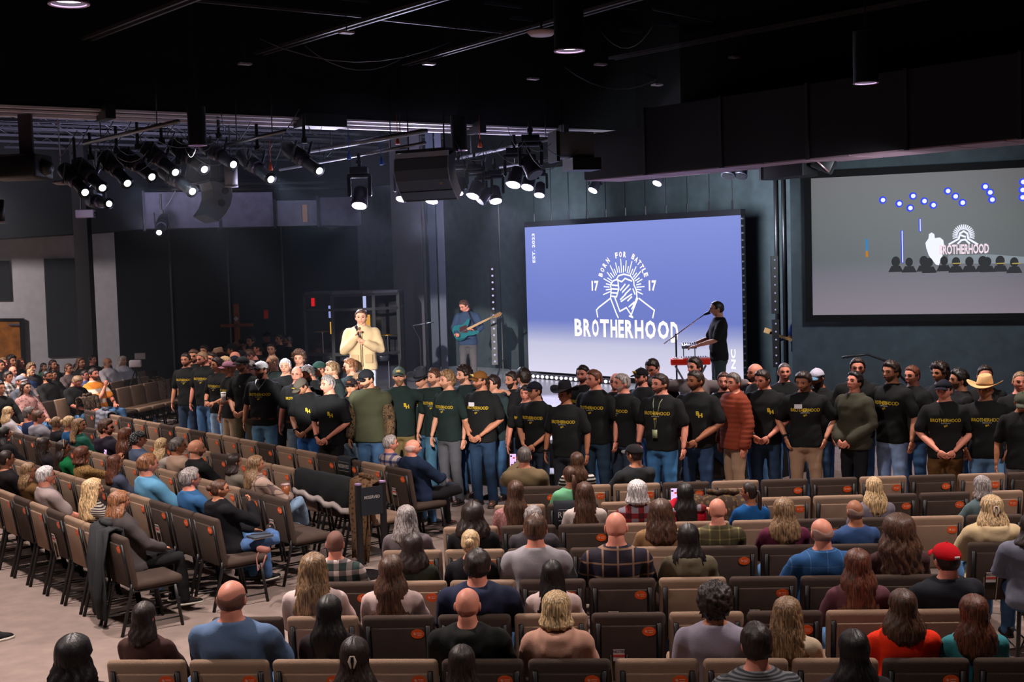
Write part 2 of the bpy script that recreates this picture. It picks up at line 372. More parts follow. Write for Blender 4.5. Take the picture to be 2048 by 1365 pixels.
        me = remesh(mm, .021); out = M(); out.add([v.co.copy() for v in me.vertices], [tuple(p.vertices) for p in me.polygons]); bpy.data.meshes.remove(me)
        for sg, sh, e, w_, hd, hu, cu in s.arms: hand(out, w_, hd, hu, cu, .95 * k, sg)
        add_head(out, s.hm); return out.mesh('body')
    def top(s, kind):
        mm = M(); thick = {'tee': .013, 'polo': .014, 'long': .014, 'hoodie': .024, 'jacket': .028, 'puffer': .036, 'vest': .03}[kind]
        lo = .84 if kind != 'long' else .84; s.torso(mm, thick, lo, 1.52 if kind == 'tee' else 1.53, .006 if kind in ('tee', 'polo') else .012)
        k = .92 if s.sex == 'f' else 1.; q = .75 + .25 * s.g
        for sg, sh, e, w_, hd, hu, cu in s.arms:
            a = [x * k * q + thick for x in (.060, .052, .042, .043, .030)]
            if kind in ('tee', 'polo'): mm.limb([sh, sh.lerp(e, .45), sh.lerp(e, .80)], [a[0], a[1] + .006, a[2] + .016], 12)
            elif kind == 'vest': mm.limb([sh, sh.lerp(e, .14)], [a[0], a[0]], 12)
            else: mm.limb([sh, sh.lerp(e, .5), e, e.lerp(w_, .4), e.lerp(w_, .92)], [a[0], a[1], a[2] + .004, a[3], a[4] + .004], 12)
        if kind == 'hoodie':                               # hood lying on the upper back, with its rim round the neck
            pts = [s.tm @ Vector((.085 * math.sin(t), -.045 - .085 * math.cos(t), 1.50 - .03 * math.cos(t))) for t in np.linspace(-2.3, 2.3, 11)]
            mm.tube(pts, [.022, .030, .036, .042, .046, .048, .046, .042, .036, .030, .022], 10)
            mm.ell(s.tm @ Vector((0, -.135, 1.42)), (.10, .045, .09), 12, 8)
        if kind in ('jacket', 'polo', 'puffer'):
            pts = [s.tm @ Vector((.072 * math.sin(t), -.012 - .070 * math.cos(t), 1.522 - .020 * (1 - math.cos(t)))) for t in np.linspace(-2.7, 2.7, 13)]
            mm.tube(pts, [.021] * 13 if kind != 'polo' else [.017] * 13, 8)
        me = remesh(mm, .0185)
        co = np.empty(len(me.vertices) * 3, 'f'); me.vertices.foreach_get('co', co); co = co.reshape(-1, 3)
        no = np.empty(len(me.vertices) * 3, 'f'); me.vertices.foreach_get('normal', no); no = no.reshape(-1, 3)
        amp = .010 if kind != 'puffer' else .003; d = np.array([noise.noise(Vector((c[0] * 7, c[1] * 7 + 3, c[2] * 11 + c[0] * 5))) for c in co.tolist()], 'f') * amp
        if kind == 'puffer': d += .009 * np.abs(np.sin(co[:, 2] * 3.14159 / .058)) - .004
        co += no * d[:, None]; me.vertices.foreach_set('co', co.ravel()); me.update(); return me
    def trousers(s):
        mm = M()
        mm.rings([[s.tm @ q for q in sup(0, cy, z, a, b)] for z, a, b, cy in ((.80, .168, .12, 0), (.87, .176, .125, 0), (.95, .170, .122, 0), (1.02, .158 * max(1, s.g * .97), .115 * s.g, .01))])
        for sg, hip, kn, an, td in s.legs:
            mm.limb([hip, hip.lerp(kn, .5), kn, kn.lerp(an, .4), an + Vector((0, 0, -.02))], (.100, .092, .074, .070, .064), 12)
        me = remesh(mm, .021)
        for v in me.vertices: v.co += v.normal * noise.noise(Vector((v.co.x * 8, v.co.y * 8, v.co.z * 12))) * .008
        return me
    def shoe(s, i):
        sg, hip, kn, an, td = s.legs[i]; mm = M(); up = Vector((0, 0, 1)); up = (up - td * up.dot(td)).normalized(); x = td.cross(up)
        rot = Matrix((x, td, up)).transposed().to_4x4(); rot.translation = an - up * .055; mm.xf = rot
        mm.rings([sup(0, .055, z, a, b, 14, 2.6) for z, a, b in ((-.034, .046, .140), (-.026, .050, .144), (-.012, .049, .142))], 1)
        mm.rings([[Vector((q.x, q.y, q.z * (1 - .35 * sstep(0, .16, q.y)))) for q in sup(0, cy, z, a, b, 14, 2.4)] for z, a, b, cy in ((-.012, .046, .137, .055), (.015, .045, .128, .048), (.045, .040, .085, .010), (.075, .040, .050, -.020))], 0)
        return mm.mesh('shoe')
def wob(A, z, ka, kz, ph=0.): return np.sin(ka * A + ph + 3 * np.sin(z * kz)) * .5 + np.sin((ka * 1.7) * A + kz * z * 1.3 + ph * 2) * .5
def hair_mesh(style, L=.0, seed=0, bulk=.0):
    mm = M(); dx, dy, dz, A, E_ = head_grid(64, 36); x0, y0, z0 = head_pts(dx, dy, dz)
    hl = np.where(dy > 0, .030 + .045 * sstep(.2, .75, dy), .030 - .105 * sstep(0, .55, -dy)); hl = np.where(np.abs(dx) > .9, np.minimum(hl, .0), hl)
    mask = sstep(-.012, .012, z0 - hl); base = {'short': .013, 'buzz': .004, 'crew': .008, 'curly': .030, 'fringe': .0045, 'long': .017, 'bob': .017, 'updo': .011, 'thick': .020}[style] + bulk
    if style == 'fringe': mask = mask * (1 - sstep(.020, .060, z0 - .012 * np.cos(A * 3))) * (1 - sstep(.1, .5, dy))
    if style == 'curly':
        v = np.array([noise.noise(Vector((a * 9 + seed, b * 9, c * 9))) + .6 * noise.noise(Vector((a * 19, b * 19 + seed, c * 19))) for a, b, c in zip(dx.ravel(), dy.ravel(), dz.ravel())]).reshape(dx.shape)
        off = base * (1 + .7 * v)
    elif style in ('short', 'thick'):
        v = np.array([noise.noise(Vector((a * 4 + seed, b * 4, c * 4))) for a, b, c in zip(dx.ravel(), dy.ravel(), dz.ravel())]).reshape(dx.shape)
        off = base * (1 + .45 * v + .35 * sstep(.05, .12, z0) * sstep(-.2, .6, dy)) + .0018 * wob(A, z0, 17, 20, seed)
    elif style in ('long', 'bob', 'updo'): off = base * (1 - .25 * sstep(.6, 1, dz)) + .0022 * wob(A, z0, 15, 25, seed) - .004 * g1(dx, .05) * sstep(.2, .9, dz)
    else: off = base + 0 * A
    off = off * mask - .010 * (1 - mask)
    add_grid(mm, *head_pts(dx, dy, dz, off))
    if style in ('long', 'bob'):
        na, nz = 72, 26; a = np.linspace(0, 2 * np.pi, na, endpoint=False); zz = np.concatenate([np.linspace(.118, .02, 6), np.linspace(.0, -L, nz - 6)]); rs = []
        for i, z in enumerate(zz):
            t = max(0., -z) / L; fz = math.sqrt(1 - (max(z, 0.) / .136) ** 2) * (.90 + .10 * float(sstep(.10, .0, z))); s_ = np.sin(a); c_ = -np.cos(a)      # a = 0 is the back
            fr = sstep(.35, .75, c_)                                          # front is open for the face
            low = float(sstep(.02, .16, -z)); tip = float(sstep(.80, 1.0, t))
            rx = .088 + .022 * low + (.034 * min(1, t * 1.3) + .011 * math.sin(z * 24 + seed * 2)) * (1 if style == 'long' else .25) - .040 * tip * (1 if style == 'long' else .25) + bulk
            ryb = .114 + .008 * low - .022 * tip + bulk; ryf = (.060 - .03 * low) * fz
            wv = (.0045 + .20 * bulk) * wob(a, z, 11, 30, seed) + .0030 * np.sin(29 * a + 46 * z + seed)
            yc = -.006 - .030 * low
            R_ = 1 - .55 * fr
            rx, ryb = rx * fz, ryb * fz; x = (rx * R_ + wv) * s_; y = yc + np.where(c_ < 0, (ryb + wv) * c_, (ryf * (1 - .8 * fr)) * c_)
            zj = z + (.014 * wob(a, 0, 7, 1, seed) if i > nz - 4 else 0)
            rs.append([Vector((float(x[j]), float(y[j]), float(zj[j] if hasattr(zj, '__len__') else zj))) for j in range(na)])
        mm.rings(rs)
    if style == 'updo': mm.ell((0, -.115, .030 + bulk), (.045, .038, .040), 14, 10)
    me = mm.mesh('hair'); return me
def pony_mesh(L):
    mm = M(); pts = [(0, -.10, .03), (.0, -.135, .02), (0, -.15, -.05), (.01, -.145, -.15), (.0, -.14, -L)]
    mm.tube(pts, [.018, .022, .034, .034, .010], 12, flat=.7); return mm.mesh('ponytail')
def beard_mesh(full):
    mm = M(); dx, dy, dz, A, E_ = head_grid(48, 34); x0, y0, z0 = head_pts(dx, dy, dz)
    top = -.030 - .012 * sstep(.45, .9, dy) + .022 * sstep(.45, .05, dy); mask = sstep(-.012, .004, top - z0) * sstep(-.05, .25, dy)
    mask = mask * (1 - .9 * g1(x0, .020) * g1(z0 + .058, .0075) * sstep(.5, .9, dy))
    off = ((.004 if full else .0018) + (.020 if full else .001) * sstep(.05, .11, -z0)) * mask - .008 * (1 - mask) + .0012 * np.sin(A * 31 + z0 * 300) * mask
    add_grid(mm, *head_pts(dx, dy, dz, off)); mm.limb([(-.026, .089, -.046), (0, .099, -.041), (.026, .089, -.046)], (.004, .0065, .004), 6); return mm.mesh('beard')
def stache_mesh():
    mm = M(); mm.limb([(-.030, .086, -.052), (-.014, .096, -.043), (0, .099, -.041), (.014, .096, -.043), (.030, .086, -.052)], (.003, .0065, .006, .0065, .003), 6); return mm.mesh('moustache')
def cap_mesh():                                            # slots 0 crown, 1 brim
    mm = M(); dx, dy, dz, A, E_ = head_grid(48, 30); x0, y0, z0 = head_pts(dx, dy, dz)
    line = .038 - .012 * (dy < 0); mask = sstep(-.010, .006, z0 - line); off = (.016 + .012 * sstep(.3, .9, dy) * sstep(.02, .09, z0)) * mask - .012 * (1 - mask)
    add_grid(mm, *head_pts(dx, dy, dz, off)); rs = []
    for i, (k, dz_) in enumerate(((0, 0), (0, .005), (1, .004), (1.02, .0), (1, -.003), (0, -.002))):
        rs.append([Vector((.070 * math.sin(t), .070 + (.030 + .072 * k) * math.cos(t) ** .6 if abs(math.cos(t)) > 1e-3 else .070, .050 - .014 * k + dz_ - .020 * math.sin(t) ** 2)) for t in np.linspace(-1.5, 1.5, 13)])
    n = 13; vs = [p for r in rs for p in r]; fs = [(i * n + j, i * n + j + 1, (i + 1) * n + j + 1, (i + 1) * n + j) for i in range(len(rs) - 1) for j in range(n - 1)]
    mm.add(vs, fs, 1); mm.ell((0, 0, .142), (.007, .007, .005), 8, 5); return mm.mesh('cap')
def cowboy_mesh():
    mm = M(); rs = []; n = 40
    def ringb(k, dz): return [Vector(((.085 + .105 * k) * math.sin(2 * math.pi * j / n), (.100 + .075 * k) * math.cos(2 * math.pi * j / n), .050 + dz + .060 * k * k * abs(math.sin(2 * math.pi * j / n)) ** 2.2 - .018 * k * abs(math.cos(2 * math.pi * j / n)) ** 3)) for j in range(n)]
    mm.rings([ringb(0, 0), ringb(.4, 0), ringb(.8, 0), ringb(1, 0), ringb(1, .005), ringb(.8, .006), ringb(.4, .006), ringb(0, .008)], 0, False)
    cr = []
    for z, k in ((.045, 1.0), (.09, .97), (.13, .90), (.165, .80), (.178, .66), (.160, .42), (.148, .2)):
        cr.append([Vector((.088 * k * math.sin(2 * math.pi * j / n) * (1 - .12 * max(0, math.cos(2 * math.pi * j / n)) * (z > .1)), .104 * k * math.cos(2 * math.pi * j / n), z - .010 * math.cos(2 * math.pi * j / n) * (z > .1))) for j in range(n)])
    mm.rings(cr, 0)
    mm.rings([[Vector((.0895 * math.sin(2 * math.pi * j / n), .1055 * math.cos(2 * math.pi * j / n), z)) for j in range(n)] for z in (.052, .076)], 1, False); return mm.mesh('cowboy_hat')
def bandana_mesh():
    mm = M(); dx, dy, dz, A, E_ = head_grid(48, 30); x0, y0, z0 = head_pts(dx, dy, dz); mask = sstep(-.01, .01, z0 - np.where(dy > 0, .045, -.03))
    add_grid(mm, *head_pts(dx, dy, dz, .020 * mask - .012 * (1 - mask) + .002 * wob(A, z0, 9, 30))); mm.ell((0, -.12, -.03), (.02, .015, .012)); mm.limb([(0, -.12, -.03), (.02, -.135, -.10)], (.010, .014), 6); return mm.mesh('bandana')
def glasses_mesh():
    mm = M()
    for s in (-1, 1):
        mm.tube([(s * (.033 + .021 * math.cos(t)), .098 - .006 * abs(math.cos(t)), .006 + .016 * math.sin(t)) for t in np.linspace(0, 2 * math.pi, 13)], .0016, 5)
        mm.tube([(s * .054, .092, .010), (s * .076, .06, .010), (s * .079, -.01, .006)], .0016, 5)
    mm.tube([(-.012, .100, .010), (.012, .100, .010)], .0016, 5); return mm.mesh('glasses')
def headband_mesh():
    mm = M(); mm.tube([(.092 * math.cos(t), .010, .012 + .122 * math.sin(t)) for t in np.linspace(.05, math.pi - .05, 15)], [.012] * 15, 6, flat=.5); return mm.mesh('hair_band')
def clip_mesh():
    mm = M()
    for s in (-1, 1): mm.limb([(s * .012, -.128, .045), (s * .020, -.135, .015), (s * .010, -.138, -.025)], (.005, .009, .005), 8)
    mm.limb([(-.012, -.128, .045), (.012, -.128, .045)], (.005, .005), 6); return mm.mesh('hair_clip')
_cache = {}
def cached(key, fn):
    if key not in _cache: _cache[key] = fn()
    return _cache[key]
SKIN = {'l': (206, 150, 124), 'm': (186, 126, 98), 't': (156, 100, 72), 'd': (110, 70, 50), 'r': (214, 140, 118)}
HC = {'black': (18, 14, 14), 'dark': (38, 26, 22), 'brown': (74, 48, 34), 'auburn': (92, 52, 36), 'red': (128, 84, 56), 'dblond': (126, 98, 70), 'blond': (182, 152, 112), 'plat': (220, 205, 190), 'gray': (132, 124, 122), 'white': (198, 190, 190), 'salt': (88, 80, 78)}
def hairmat(c):
    col = HC[c]; return mat('hair_' + c, col, .48, pat=('hair', tuple(int(x * .58) for x in col), tuple(min(255, int(x * 1.34 + 5)) for x in col)), spec=.4)
def fabric(c, pat=None, name='fabric'): return mat(name, c, .88, bump=.25, bscale=160, pat=pat, spec=.2)
BLK, JEAN, LJEAN, DJEAN, KHA, OLV, BRN = (24, 25, 27), (58, 92, 128), (128, 156, 186), (34, 50, 72), (164, 142, 118), (86, 80, 60), (96, 66, 38)
def tmat(c): return mat('denim', c, .85, bump=.2, bscale=200, pat=('denim', tuple(min(255, int(x * 1.28)) for x in c))) if c[2] > c[0] + 10 else fabric(c, None, 'trouser_cloth')
PRINT = mat('yellow_print', (206, 176, 36), .7); PRINTW = mat('white_print', (190, 190, 190), .7)
def print_mesh(key, shirt, kind):
    fig = key
    co = [v.co.copy() for v in shirt.vertices]; bv = BVHTree.FromPolygons(co, [tuple(p.vertices) for p in shirt.polygons]); mm = M()
    def put(vs, fs, cx, cz, ang=0, mi=0):
        ca, sa = math.cos(ang), math.sin(ang); o = []
        for x, y, _ in vs:
            X, Z = cx - (x * ca - y * sa), cz + x * sa + y * ca
            h = bv.ray_cast(Vector((X, .6, Z)), Vector((0, -1, 0)))[0]
            o.append(Vector((X, (h.y if h is not None else .13) + .004, Z)))
        mm.add(o, fs, mi)
    if kind == 'word':
        vs, fs = text_geo('BROTHERHOOD', .046, .0006); put([(x * .92, y * 1.22, 0) for x, y, _ in vs], fs, 0, 1.300)
        vs, fs = text_geo('BORN FOR BATTLE', .011, .0003); put(vs, fs, 0, 1.268, 0, 1)
        vs, fs = text_geo('BH', .030, .001); put(vs, fs, 0, 1.238, .35)
    elif kind == 'bh': vs, fs = text_geo('B', .065, .003); put(vs, fs, -.075, 1.27, .1); vs, fs = text_geo('H', .065, .003); put(vs, fs, -.105, 1.245, .1)
    elif kind == 'dot': vs, fs = text_geo('B', .040, .002); put(vs, fs, 0, 1.33, .3, 1)
    return mm.mesh('shirt_print', False)
def tag_mesh(key, shirt):
    co = [v.co.copy() for v in shirt.vertices]; bv = BVHTree.FromPolygons(co, [tuple(p.vertices) for p in shirt.polygons]); mm = M(); h = bv.ray_cast(Vector((.075, .6, 1.35)), Vector((0, -1, 0)))[0]
    y = (h.y if h is not None else .13) + .008; mm.box((.075, y, 1.345), (.085, .004, .052)); return mm.mesh('name_tag', False)
NP = [0]
def person(loc, face, pose, scale=1., sex='m', girth=1., yaw=0, nod=0, top='tee', col=BLK, pat=None, pr=None, leg=JEAN, hair=('short', 'dark'), hl=.0, bulk=0., skin='m', beard=None, hat=None,
           shoe=(40, 36, 34), label='', group=None, ex=(), under=None):
    yaw = 20 * round(yaw / 20); nod = 12 * round(nod / 12); girth = 1.15 if girth > 1.1 else 1.; NP[0] += 1
    f = cached(('fig', pose, sex, girth, yaw, nod), lambda: Fig(pose, sex, girth, yaw, nod))
    fb = cached(('figb', pose, sex, girth), lambda: Fig(pose, sex, girth, 0, 0))
    root = thing('person', label, 'person', loc, R(face), group, scale)
    hm = hairmat(hair[1]) if hair else hairmat('dark')
    sk = mat('skin_' + skin, SKIN[skin], .52, bump=.08, bscale=90, var=.05)
    shared('body', cached(('body', pose, sex, girth, yaw, nod), f.body), [sk, mat('lips', tuple(int(a * b) for a, b in zip(SKIN[skin], (.82, .62, .62))), .5), mat('eyes', (28, 22, 20), .25), hairmat('dark' if hair is None or hair[1] in ('white', 'gray', 'salt', 'plat') else hair[1])], root)
    tp = cached(('top', pose, sex, girth, top), lambda: fb.top(top))
    nm = {'tee': 't_shirt', 'polo': 'polo_shirt', 'long': 'long_sleeved_shirt', 'hoodie': 'hooded_sweatshirt', 'jacket': 'jacket', 'puffer': 'quilted_jacket', 'vest': 'vest'}[top]
    tk = shared(nm, tp, [fabric(col, pat)], root)
    if under: shared('long_sleeved_shirt', cached(('top', pose, sex, girth, 'long'), lambda: fb.top('long')), [fabric(*under)], root)
    if pr: shared('shirt_print', cached(('print', pose, sex, girth, pr), lambda: print_mesh(None, tp, pr)), [PRINT, PRINTW], tk)
    if 'tag' in ex: shared('name_tag', cached(('tag', pose, sex, girth), lambda: tag_mesh(None, tp)), [mat('paper', (215, 215, 222), .7)], tk)
    shared('trousers', cached(('tr', pose, sex, girth), fb.trousers), [tmat(leg)], root)
    for i in (0, 1): shared('shoe', cached(('shoe', pose, sex, girth, i), lambda: fb.shoe(i)), [mat('shoe_upper', shoe, .6), mat('shoe_sole', (200, 195, 185) if shoe[0] < 30 else (60, 50, 44), .7)], root)
    if hair and hair[0] != 'bald':
        st = hair[0]; sd = NP[0] % 3
        if st in ('fringe', 'buzz'): hm = mat('cropped_hair', tuple(int(.42 * a + .58 * b) for a, b in zip(SKIN[skin], HC[hair[1]])), .6, bump=.3, bscale=250)
        if st == 'pony':
            h_ = shared('hair', cached(('hair', 'crew', 0, 0, 0), lambda: hair_mesh('crew')), [hm], root, f.hm); shared('ponytail', cached(('pony', hl), lambda: pony_mesh(hl or .26)), [hm], h_)
        else: shared('hair', cached(('hair', st, hl, sd, bulk), lambda: hair_mesh(st, hl, sd, bulk)), [hm], root, f.hm)
    if beard: shared('moustache' if beard[0] == 'stache' else 'beard', cached(('beard', beard[0]), lambda: stache_mesh() if beard[0] == 'stache' else beard_mesh(beard[0] == 'full')), [hairmat(beard[1]) if beard[0] == 'full' else mat('stubble', tuple(int(.42 * a + .58 * b) for a, b in zip(SKIN[skin], HC[beard[1]])), .7)], root, f.hm)
    if hat:
        k = hat[0]
        if k in ('cap', 'backcap'): shared('cap', cached('cap', cap_mesh), [fabric(hat[1]), fabric(hat[2] if len(hat) > 2 else hat[1])], root, f.hm @ (RZ(180) if k == 'backcap' else Matrix.Identity(4)))
        if k == 'capp':
            c_ = shared('cap', cached('cap', cap_mesh), [fabric(hat[1]), fabric(hat[2])], root, f.hm)
            pm = cached('cappatch', lambda: M().box((0, .128, .082), (.055, .010, .034), Matrix.Rotation(R(-28), 3, 'X')).mesh('patch')); shared('front_patch', pm, [fabric(hat[3])], c_)
        if k == 'cap' and hat[1][0] > 180 and hat[1][1] < 40: shared('cap_mark', cached('capmark', lambda: M().box((.012, -.118, .052), (.034, .006, .018)).mesh('cap_mark')), [mat('mark_white', (220, 215, 215), .6)], root, f.hm)
        if k == 'cowboy': shared('cowboy_hat', cached('cowboy', cowboy_mesh), [fabric(hat[1]), fabric(hat[2])], root, f.hm)
        if k == 'bandana': shared('bandana', cached('bandana', bandana_mesh), [fabric((28, 30, 36), ('spots', (150, 150, 150), (30, 30, 36), 60))], root, f.hm)
    if 'glasses' in ex: shared('glasses', cached('glasses', glasses_mesh), [mat('glasses_frame', (24, 22, 22), .3)], root, f.hm)
    if 'band' in ex: shared('hair_band', cached('band', headband_mesh), [fabric((170, 140, 110))], root, f.hm)
    if 'clip' in ex: shared('hair_clip', cached('clip', clip_mesh), [mat('clip_plastic', (205, 190, 178), .35)], root, f.hm)
    if 'watch' in ex:
        sg, sh, e, w_, hd, hu, cu = fb.arms[0]; d = (w_ - e).normalized(); wm = cached(('watch', pose, sex, girth), lambda: M().cyl(w_ - d * .035, w_ - d * .012, .033, 12).ell(w_ - d * .024 + Vector((.03, 0, .01)), (.012, .016, .016)).mesh('watch')); shared('wrist_watch', wm, [mat('watch_black', (20, 20, 22), .3)], root)
    if 'belt' in ex:
        bmx = cached(('belt', pose, girth), lambda: M().rings([sup(0, .0, z, .186, .138) for z in (.935, .972)], 0, False).box((0, .142, .953), (.05, .008, .036)).mesh('belt')); shared('belt', bmx, [mat('belt_leather', (80, 44, 30), .5)], root)
    if 'collar' in ex: shared('undershirt_collar', cached(('ucol', pose), lambda: M().tube([(.078 * math.sin(t), -.010 - .074 * math.cos(t), 1.512 - .018 * (1 - math.cos(t))) for t in np.linspace(0, 6.2832, 19)], .016, 6).mesh('collar')), [fabric((130, 180, 210))], root)
    if 'necklace' in ex:
        nk = cached(('neck', pose, girth), lambda: M().tube([(-.07, .06, 1.51), (-.05, .128, 1.44), (0, .152, 1.38), (.05, .128, 1.44), (.07, .06, 1.51)], .004, 5).ell((0, .143, 1.37), (.008, .004, .012)).mesh('necklace')); shared('necklace', nk, [mat('silver', (190, 190, 190), .3, 1)], root)
    if 'lanyard' in ex:
        ly = cached(('lany', pose, girth), lambda: M().tube([(-.06, .05, 1.50), (-.04, .125, 1.42), (0, .17, 1.12)], .004, 5).tube([(.06, .05, 1.50), (.04, .125, 1.42), (0, .17, 1.12)], .004, 5).box((0, .172, 1.06), (.06, .006, .10)).mesh('lanyard')); shared('lanyard_badge', ly, [mat('badge_green', (150, 160, 120), .5)], root)
    return root, f
# ------------------------------------------------------------------ the room
def quadwall(name, a, b, z0, z1, th, mt, n=None, **k):      # upright slab from floor point a to b, thickness away from the hall
    a, b = Vector((*a[:2], 0)), Vector((*b[:2], 0)); d = (b - a).normalized(); nn = Vector((-d.y, d.x, 0)) if n is None else Vector((*n[:2], 0)).normalized()
    mm = M(); mm.v = [tuple(p + Vector((0, 0, z))) for z in (z0, z1) for p in (a, b, b + nn * th, a + nn * th)]
    mm.f = [(0, 3, 2, 1), (4, 5, 6, 7), (0, 1, 5, 4), (1, 2, 6, 5), (2, 3, 7, 6), (3, 0, 4, 7)]; mm.mi = [0] * 6
    return mm.build(name, mt, **k)
FLOORM = mat('carpet', (130, 115, 108), .95, bump=.3, bscale=90, var=.06, spec=.15)
BLACKW = mat('black_wall_paint', (7, 11, 18), .9, var=.15)
WALLG = mat('grey_blue_wall', (66, 76, 82), .85, var=.08, bump=.05, bscale=20)
WHITEW = mat('white_wall', (196, 192, 198), .85, var=.03)
BLKM = mat('black_metal', (16, 16, 18), .45, spec=.5)
DKM = mat('dark_metal', (38, 38, 44), .4, .6)
STEEL = mat('galvanised_steel', (150, 150, 160), .35, .85)
CEILM = mat('black_ceiling', (9, 9, 11), .95)
struct(M().box((0, 20, -.1), (44, 64, .2)).build('floor', FLOORM))
struct(M().box((0, 20, 9.1), (44, 64, .2)).build('ceiling', CEILM))
LW = Vector((.37, 28.0, 0)); UB = -U                        # LED wall runs along the building axis towards the right front
la, lb = D(1058, 742, 28.0), D(1487, 768, 23.55); la.z = lb.z = 0
lu = (lb - la).normalized(); ln = Vector((lu.y, -lu.x, 0)); LWID = (lb - la).length
wl0 = la - ln * 1.1 - lu * 12; wl1 = D(1556, 600, 23.9); t_ = (Vector((wl1.x, wl1.y, 0)) - wl0).dot(lu); wl1 = wl0 + lu * t_
s0, s1 = D(1626, 630, 21.7), D(2048, 622, 20.4); sd = Vector((s1.x - s0.x, s1.y - s0.y, 0)).normalized(); sn = Vector((sd.y, -sd.x, 0))
w0 = Vector((s0.x, s0.y, 0)) - sn * .12
# meeting point of the two wall lines
den = lu.x * sd.y - lu.y * sd.x; q = w0 - wl0; tt = (q.x * sd.y - q.y * sd.x) / den; corner = wl0 + lu * tt
struct(quadwall('wall_back', wl0 + lu * 4, corner, 0, 9, .2, WALLG, -ln))
wr0 = onplane(1583, 600, w0, sn); wr0.z = 0; struct(quadwall('wall_right', wr0, w0 + sd * 12, 0, 9, .2, WALLG, -sn))
BW = mat('wall_top_blackout', (10, 10, 13), .95)  # black bands added over the wall tops to keep them dark
for i_, (a_, b_, n_) in enumerate(((wl0 + lu * 3.9, corner, ln), (wr0, w0 + sd * 12, sn))): struct(quadwall('trim_%d' % (8 + i_), a_ + n_ * .06, b_ + n_ * .06, 5.35, 9, .1, BW, -n_))
lwa = Vector((-24.5, 26.25, 0)); lwc = Vector((-11.15, 36.3, 0)); lwd = (lwc - lwa).normalized()
struct(quadwall('wall_left', lwa, lwc, 0, 9, .2, WHITEW))
struct(quadwall('wall_far', lwc, lwc + lwd * 9, 0, 9, .2, BLACKW))
lwn = Vector((lwd.y, -lwd.x, 0))
# curtain seam trims on the black wall
for i, t in enumerate((1.6, 3.4, 5.2)):
    p = lwc + lwd * t + lwn * .03; struct(M().box((p.x, p.y, 3), (.05, .05, 6)).build('trim_%d' % (i + 1), mat('black_trim', (30, 34, 42), .7)))
def on_left(px, py): return onplane(px, py, lwc, lwn)
# acoustic panels, wooden door
def wallbox(name, label, cat, c, th, mt):                   # c: four photo points TL TR BR BL on the left wall
    ps = [on_left(*p) for p in c]; mm = M(); mm.v = [tuple(p + lwn * k) for k in (.01, th) for p in ps]
    mm.f = [(0, 1, 2, 3), (7, 6, 5, 4), (0, 4, 5, 1), (1, 5, 6, 2), (2, 6, 7, 3), (3, 7, 4, 0)]; mm.mi = [0] * 6
    o = mm.build(name, mt)
    if label: o['label'] = label; o['category'] = cat
    return o
ACO = mat('acoustic_fabric', (44, 46, 52), .95, bump=.3, bscale=40)
wallbox('acoustic_panel', 'tall dark grey acoustic panel on the pale left wall beside the black column', 'wall panel', [(87, 518), (170, 517), (182, 712), (96, 715)], .08, ACO)
wallbox('acoustic_panel', 'short dark grey acoustic panel on the pale left wall above the wooden door', 'wall panel', [(-60, 522), (17, 522), (21, 602), (-60, 603)], .08, ACO)
dr = struct(wallbox('door_1', None, None, [(-50, 641), (38, 641), (43, 740), (-50, 742)], .10, mat('oak_door', (160, 98, 38), .5, var=.15)))
f1 = wallbox('door_frame', None, None, [(36, 637), (45, 637), (50, 742), (41, 742)], .16, BLKM); f1.parent = dr
f2 = wallbox('door_frame', None, None, [(-50, 637), (45, 637), (45, 642), (-50, 642)], .16, BLKM); f2.parent = dr
f3 = wallbox('door_closer', None, None, [(14, 647), (35, 647), (35, 651), (14, 651)], .2, STEEL); f3.parent = dr
c0, c1 = D(166, 480, 31.5), D(172, 760, 31.5)
struct(M().box((c0.x, 31.5, 3.4), (.34, .34, 6.8)).build('trim_4', mat('column_black', (30, 28, 32), .8)))
# dark bulkhead over the left wall
a_, b_ = D(-260, 494, 31.0), D(300, 458, 33.0)
mm = M(); rs = []
for p in (a_, b_):
    rs.append([Vector((p.x, p.y, z)) + lwd * 0 - lwn * k for z, k in ((p.z, 0), (p.z, 3), (9, 3), (9, 0))])
mm.rings(rs); struct(mm.build('trim_5', BLACKW))

# ------------------------------------------------------------------ stage
def poly_slab(name, pts, z0, z1, mt, parent=None):
    n = len(pts); mm = M(); mm.v = [(p[0], p[1], z) for z in (z0, z1) for p in pts]
    mm.f = [tuple(range(n))[::-1], tuple(range(n, 2 * n))] + [(i, (i + 1) % n, n + (i + 1) % n, n + i) for i in range(n)]; mm.mi = [0] * len(mm.f)
    return mm.build(name, mt, parent)
SZ = .75
st = thing('stage', 'raised stage with pale glossy deck and black front behind the line of standing men', 'stage', (0, 22, 0))
EDGE = [(-4.6, 27), (-4.4, 24.4), (-3.7, 22.4), (-2.2, 20.3), (-.9, 19.0), (.5, 17.95), (1.4, 18.3), (2.2, 18.6), (3.9, 18.6), (4.5, 19.2)]
st_pts = [(p[0], p[1] - 22) for p in EDGE + [(la - ln * .98 + lu * t)[:2] for t in (5.4, 3, -3.6)] + [(-4.4, 30.5)]]
poly_slab('deck_skirt', st_pts, 0, SZ - .05, mat('stage_skirt', (14, 14, 16), .8), st)
poly_slab('deck', st_pts, SZ - .05, SZ, mat('stage_deck', (165, 165, 172), .32, var=.05, spec=.5), st)
sp = thing('stage_steps', 'low black steps with white edges in front of the stage between two standing men', 'steps', (.52, 16.45, 0))
M().box((0, .35, .25), (.8, .5, .5)).build('step', BLKM, sp); M().box((0, -.1, .125), (.8, .4, .25)).build('step', BLKM, sp)
M().box((0, .1, .505), (.5, .03, .012)).build('edge_strip', mat('white_strip', (210, 210, 220), .6), sp); M().box((0, -.29, .255), (.5, .03, .012)).build('edge_strip', mat('white_strip', (210, 210, 220), .6), sp)

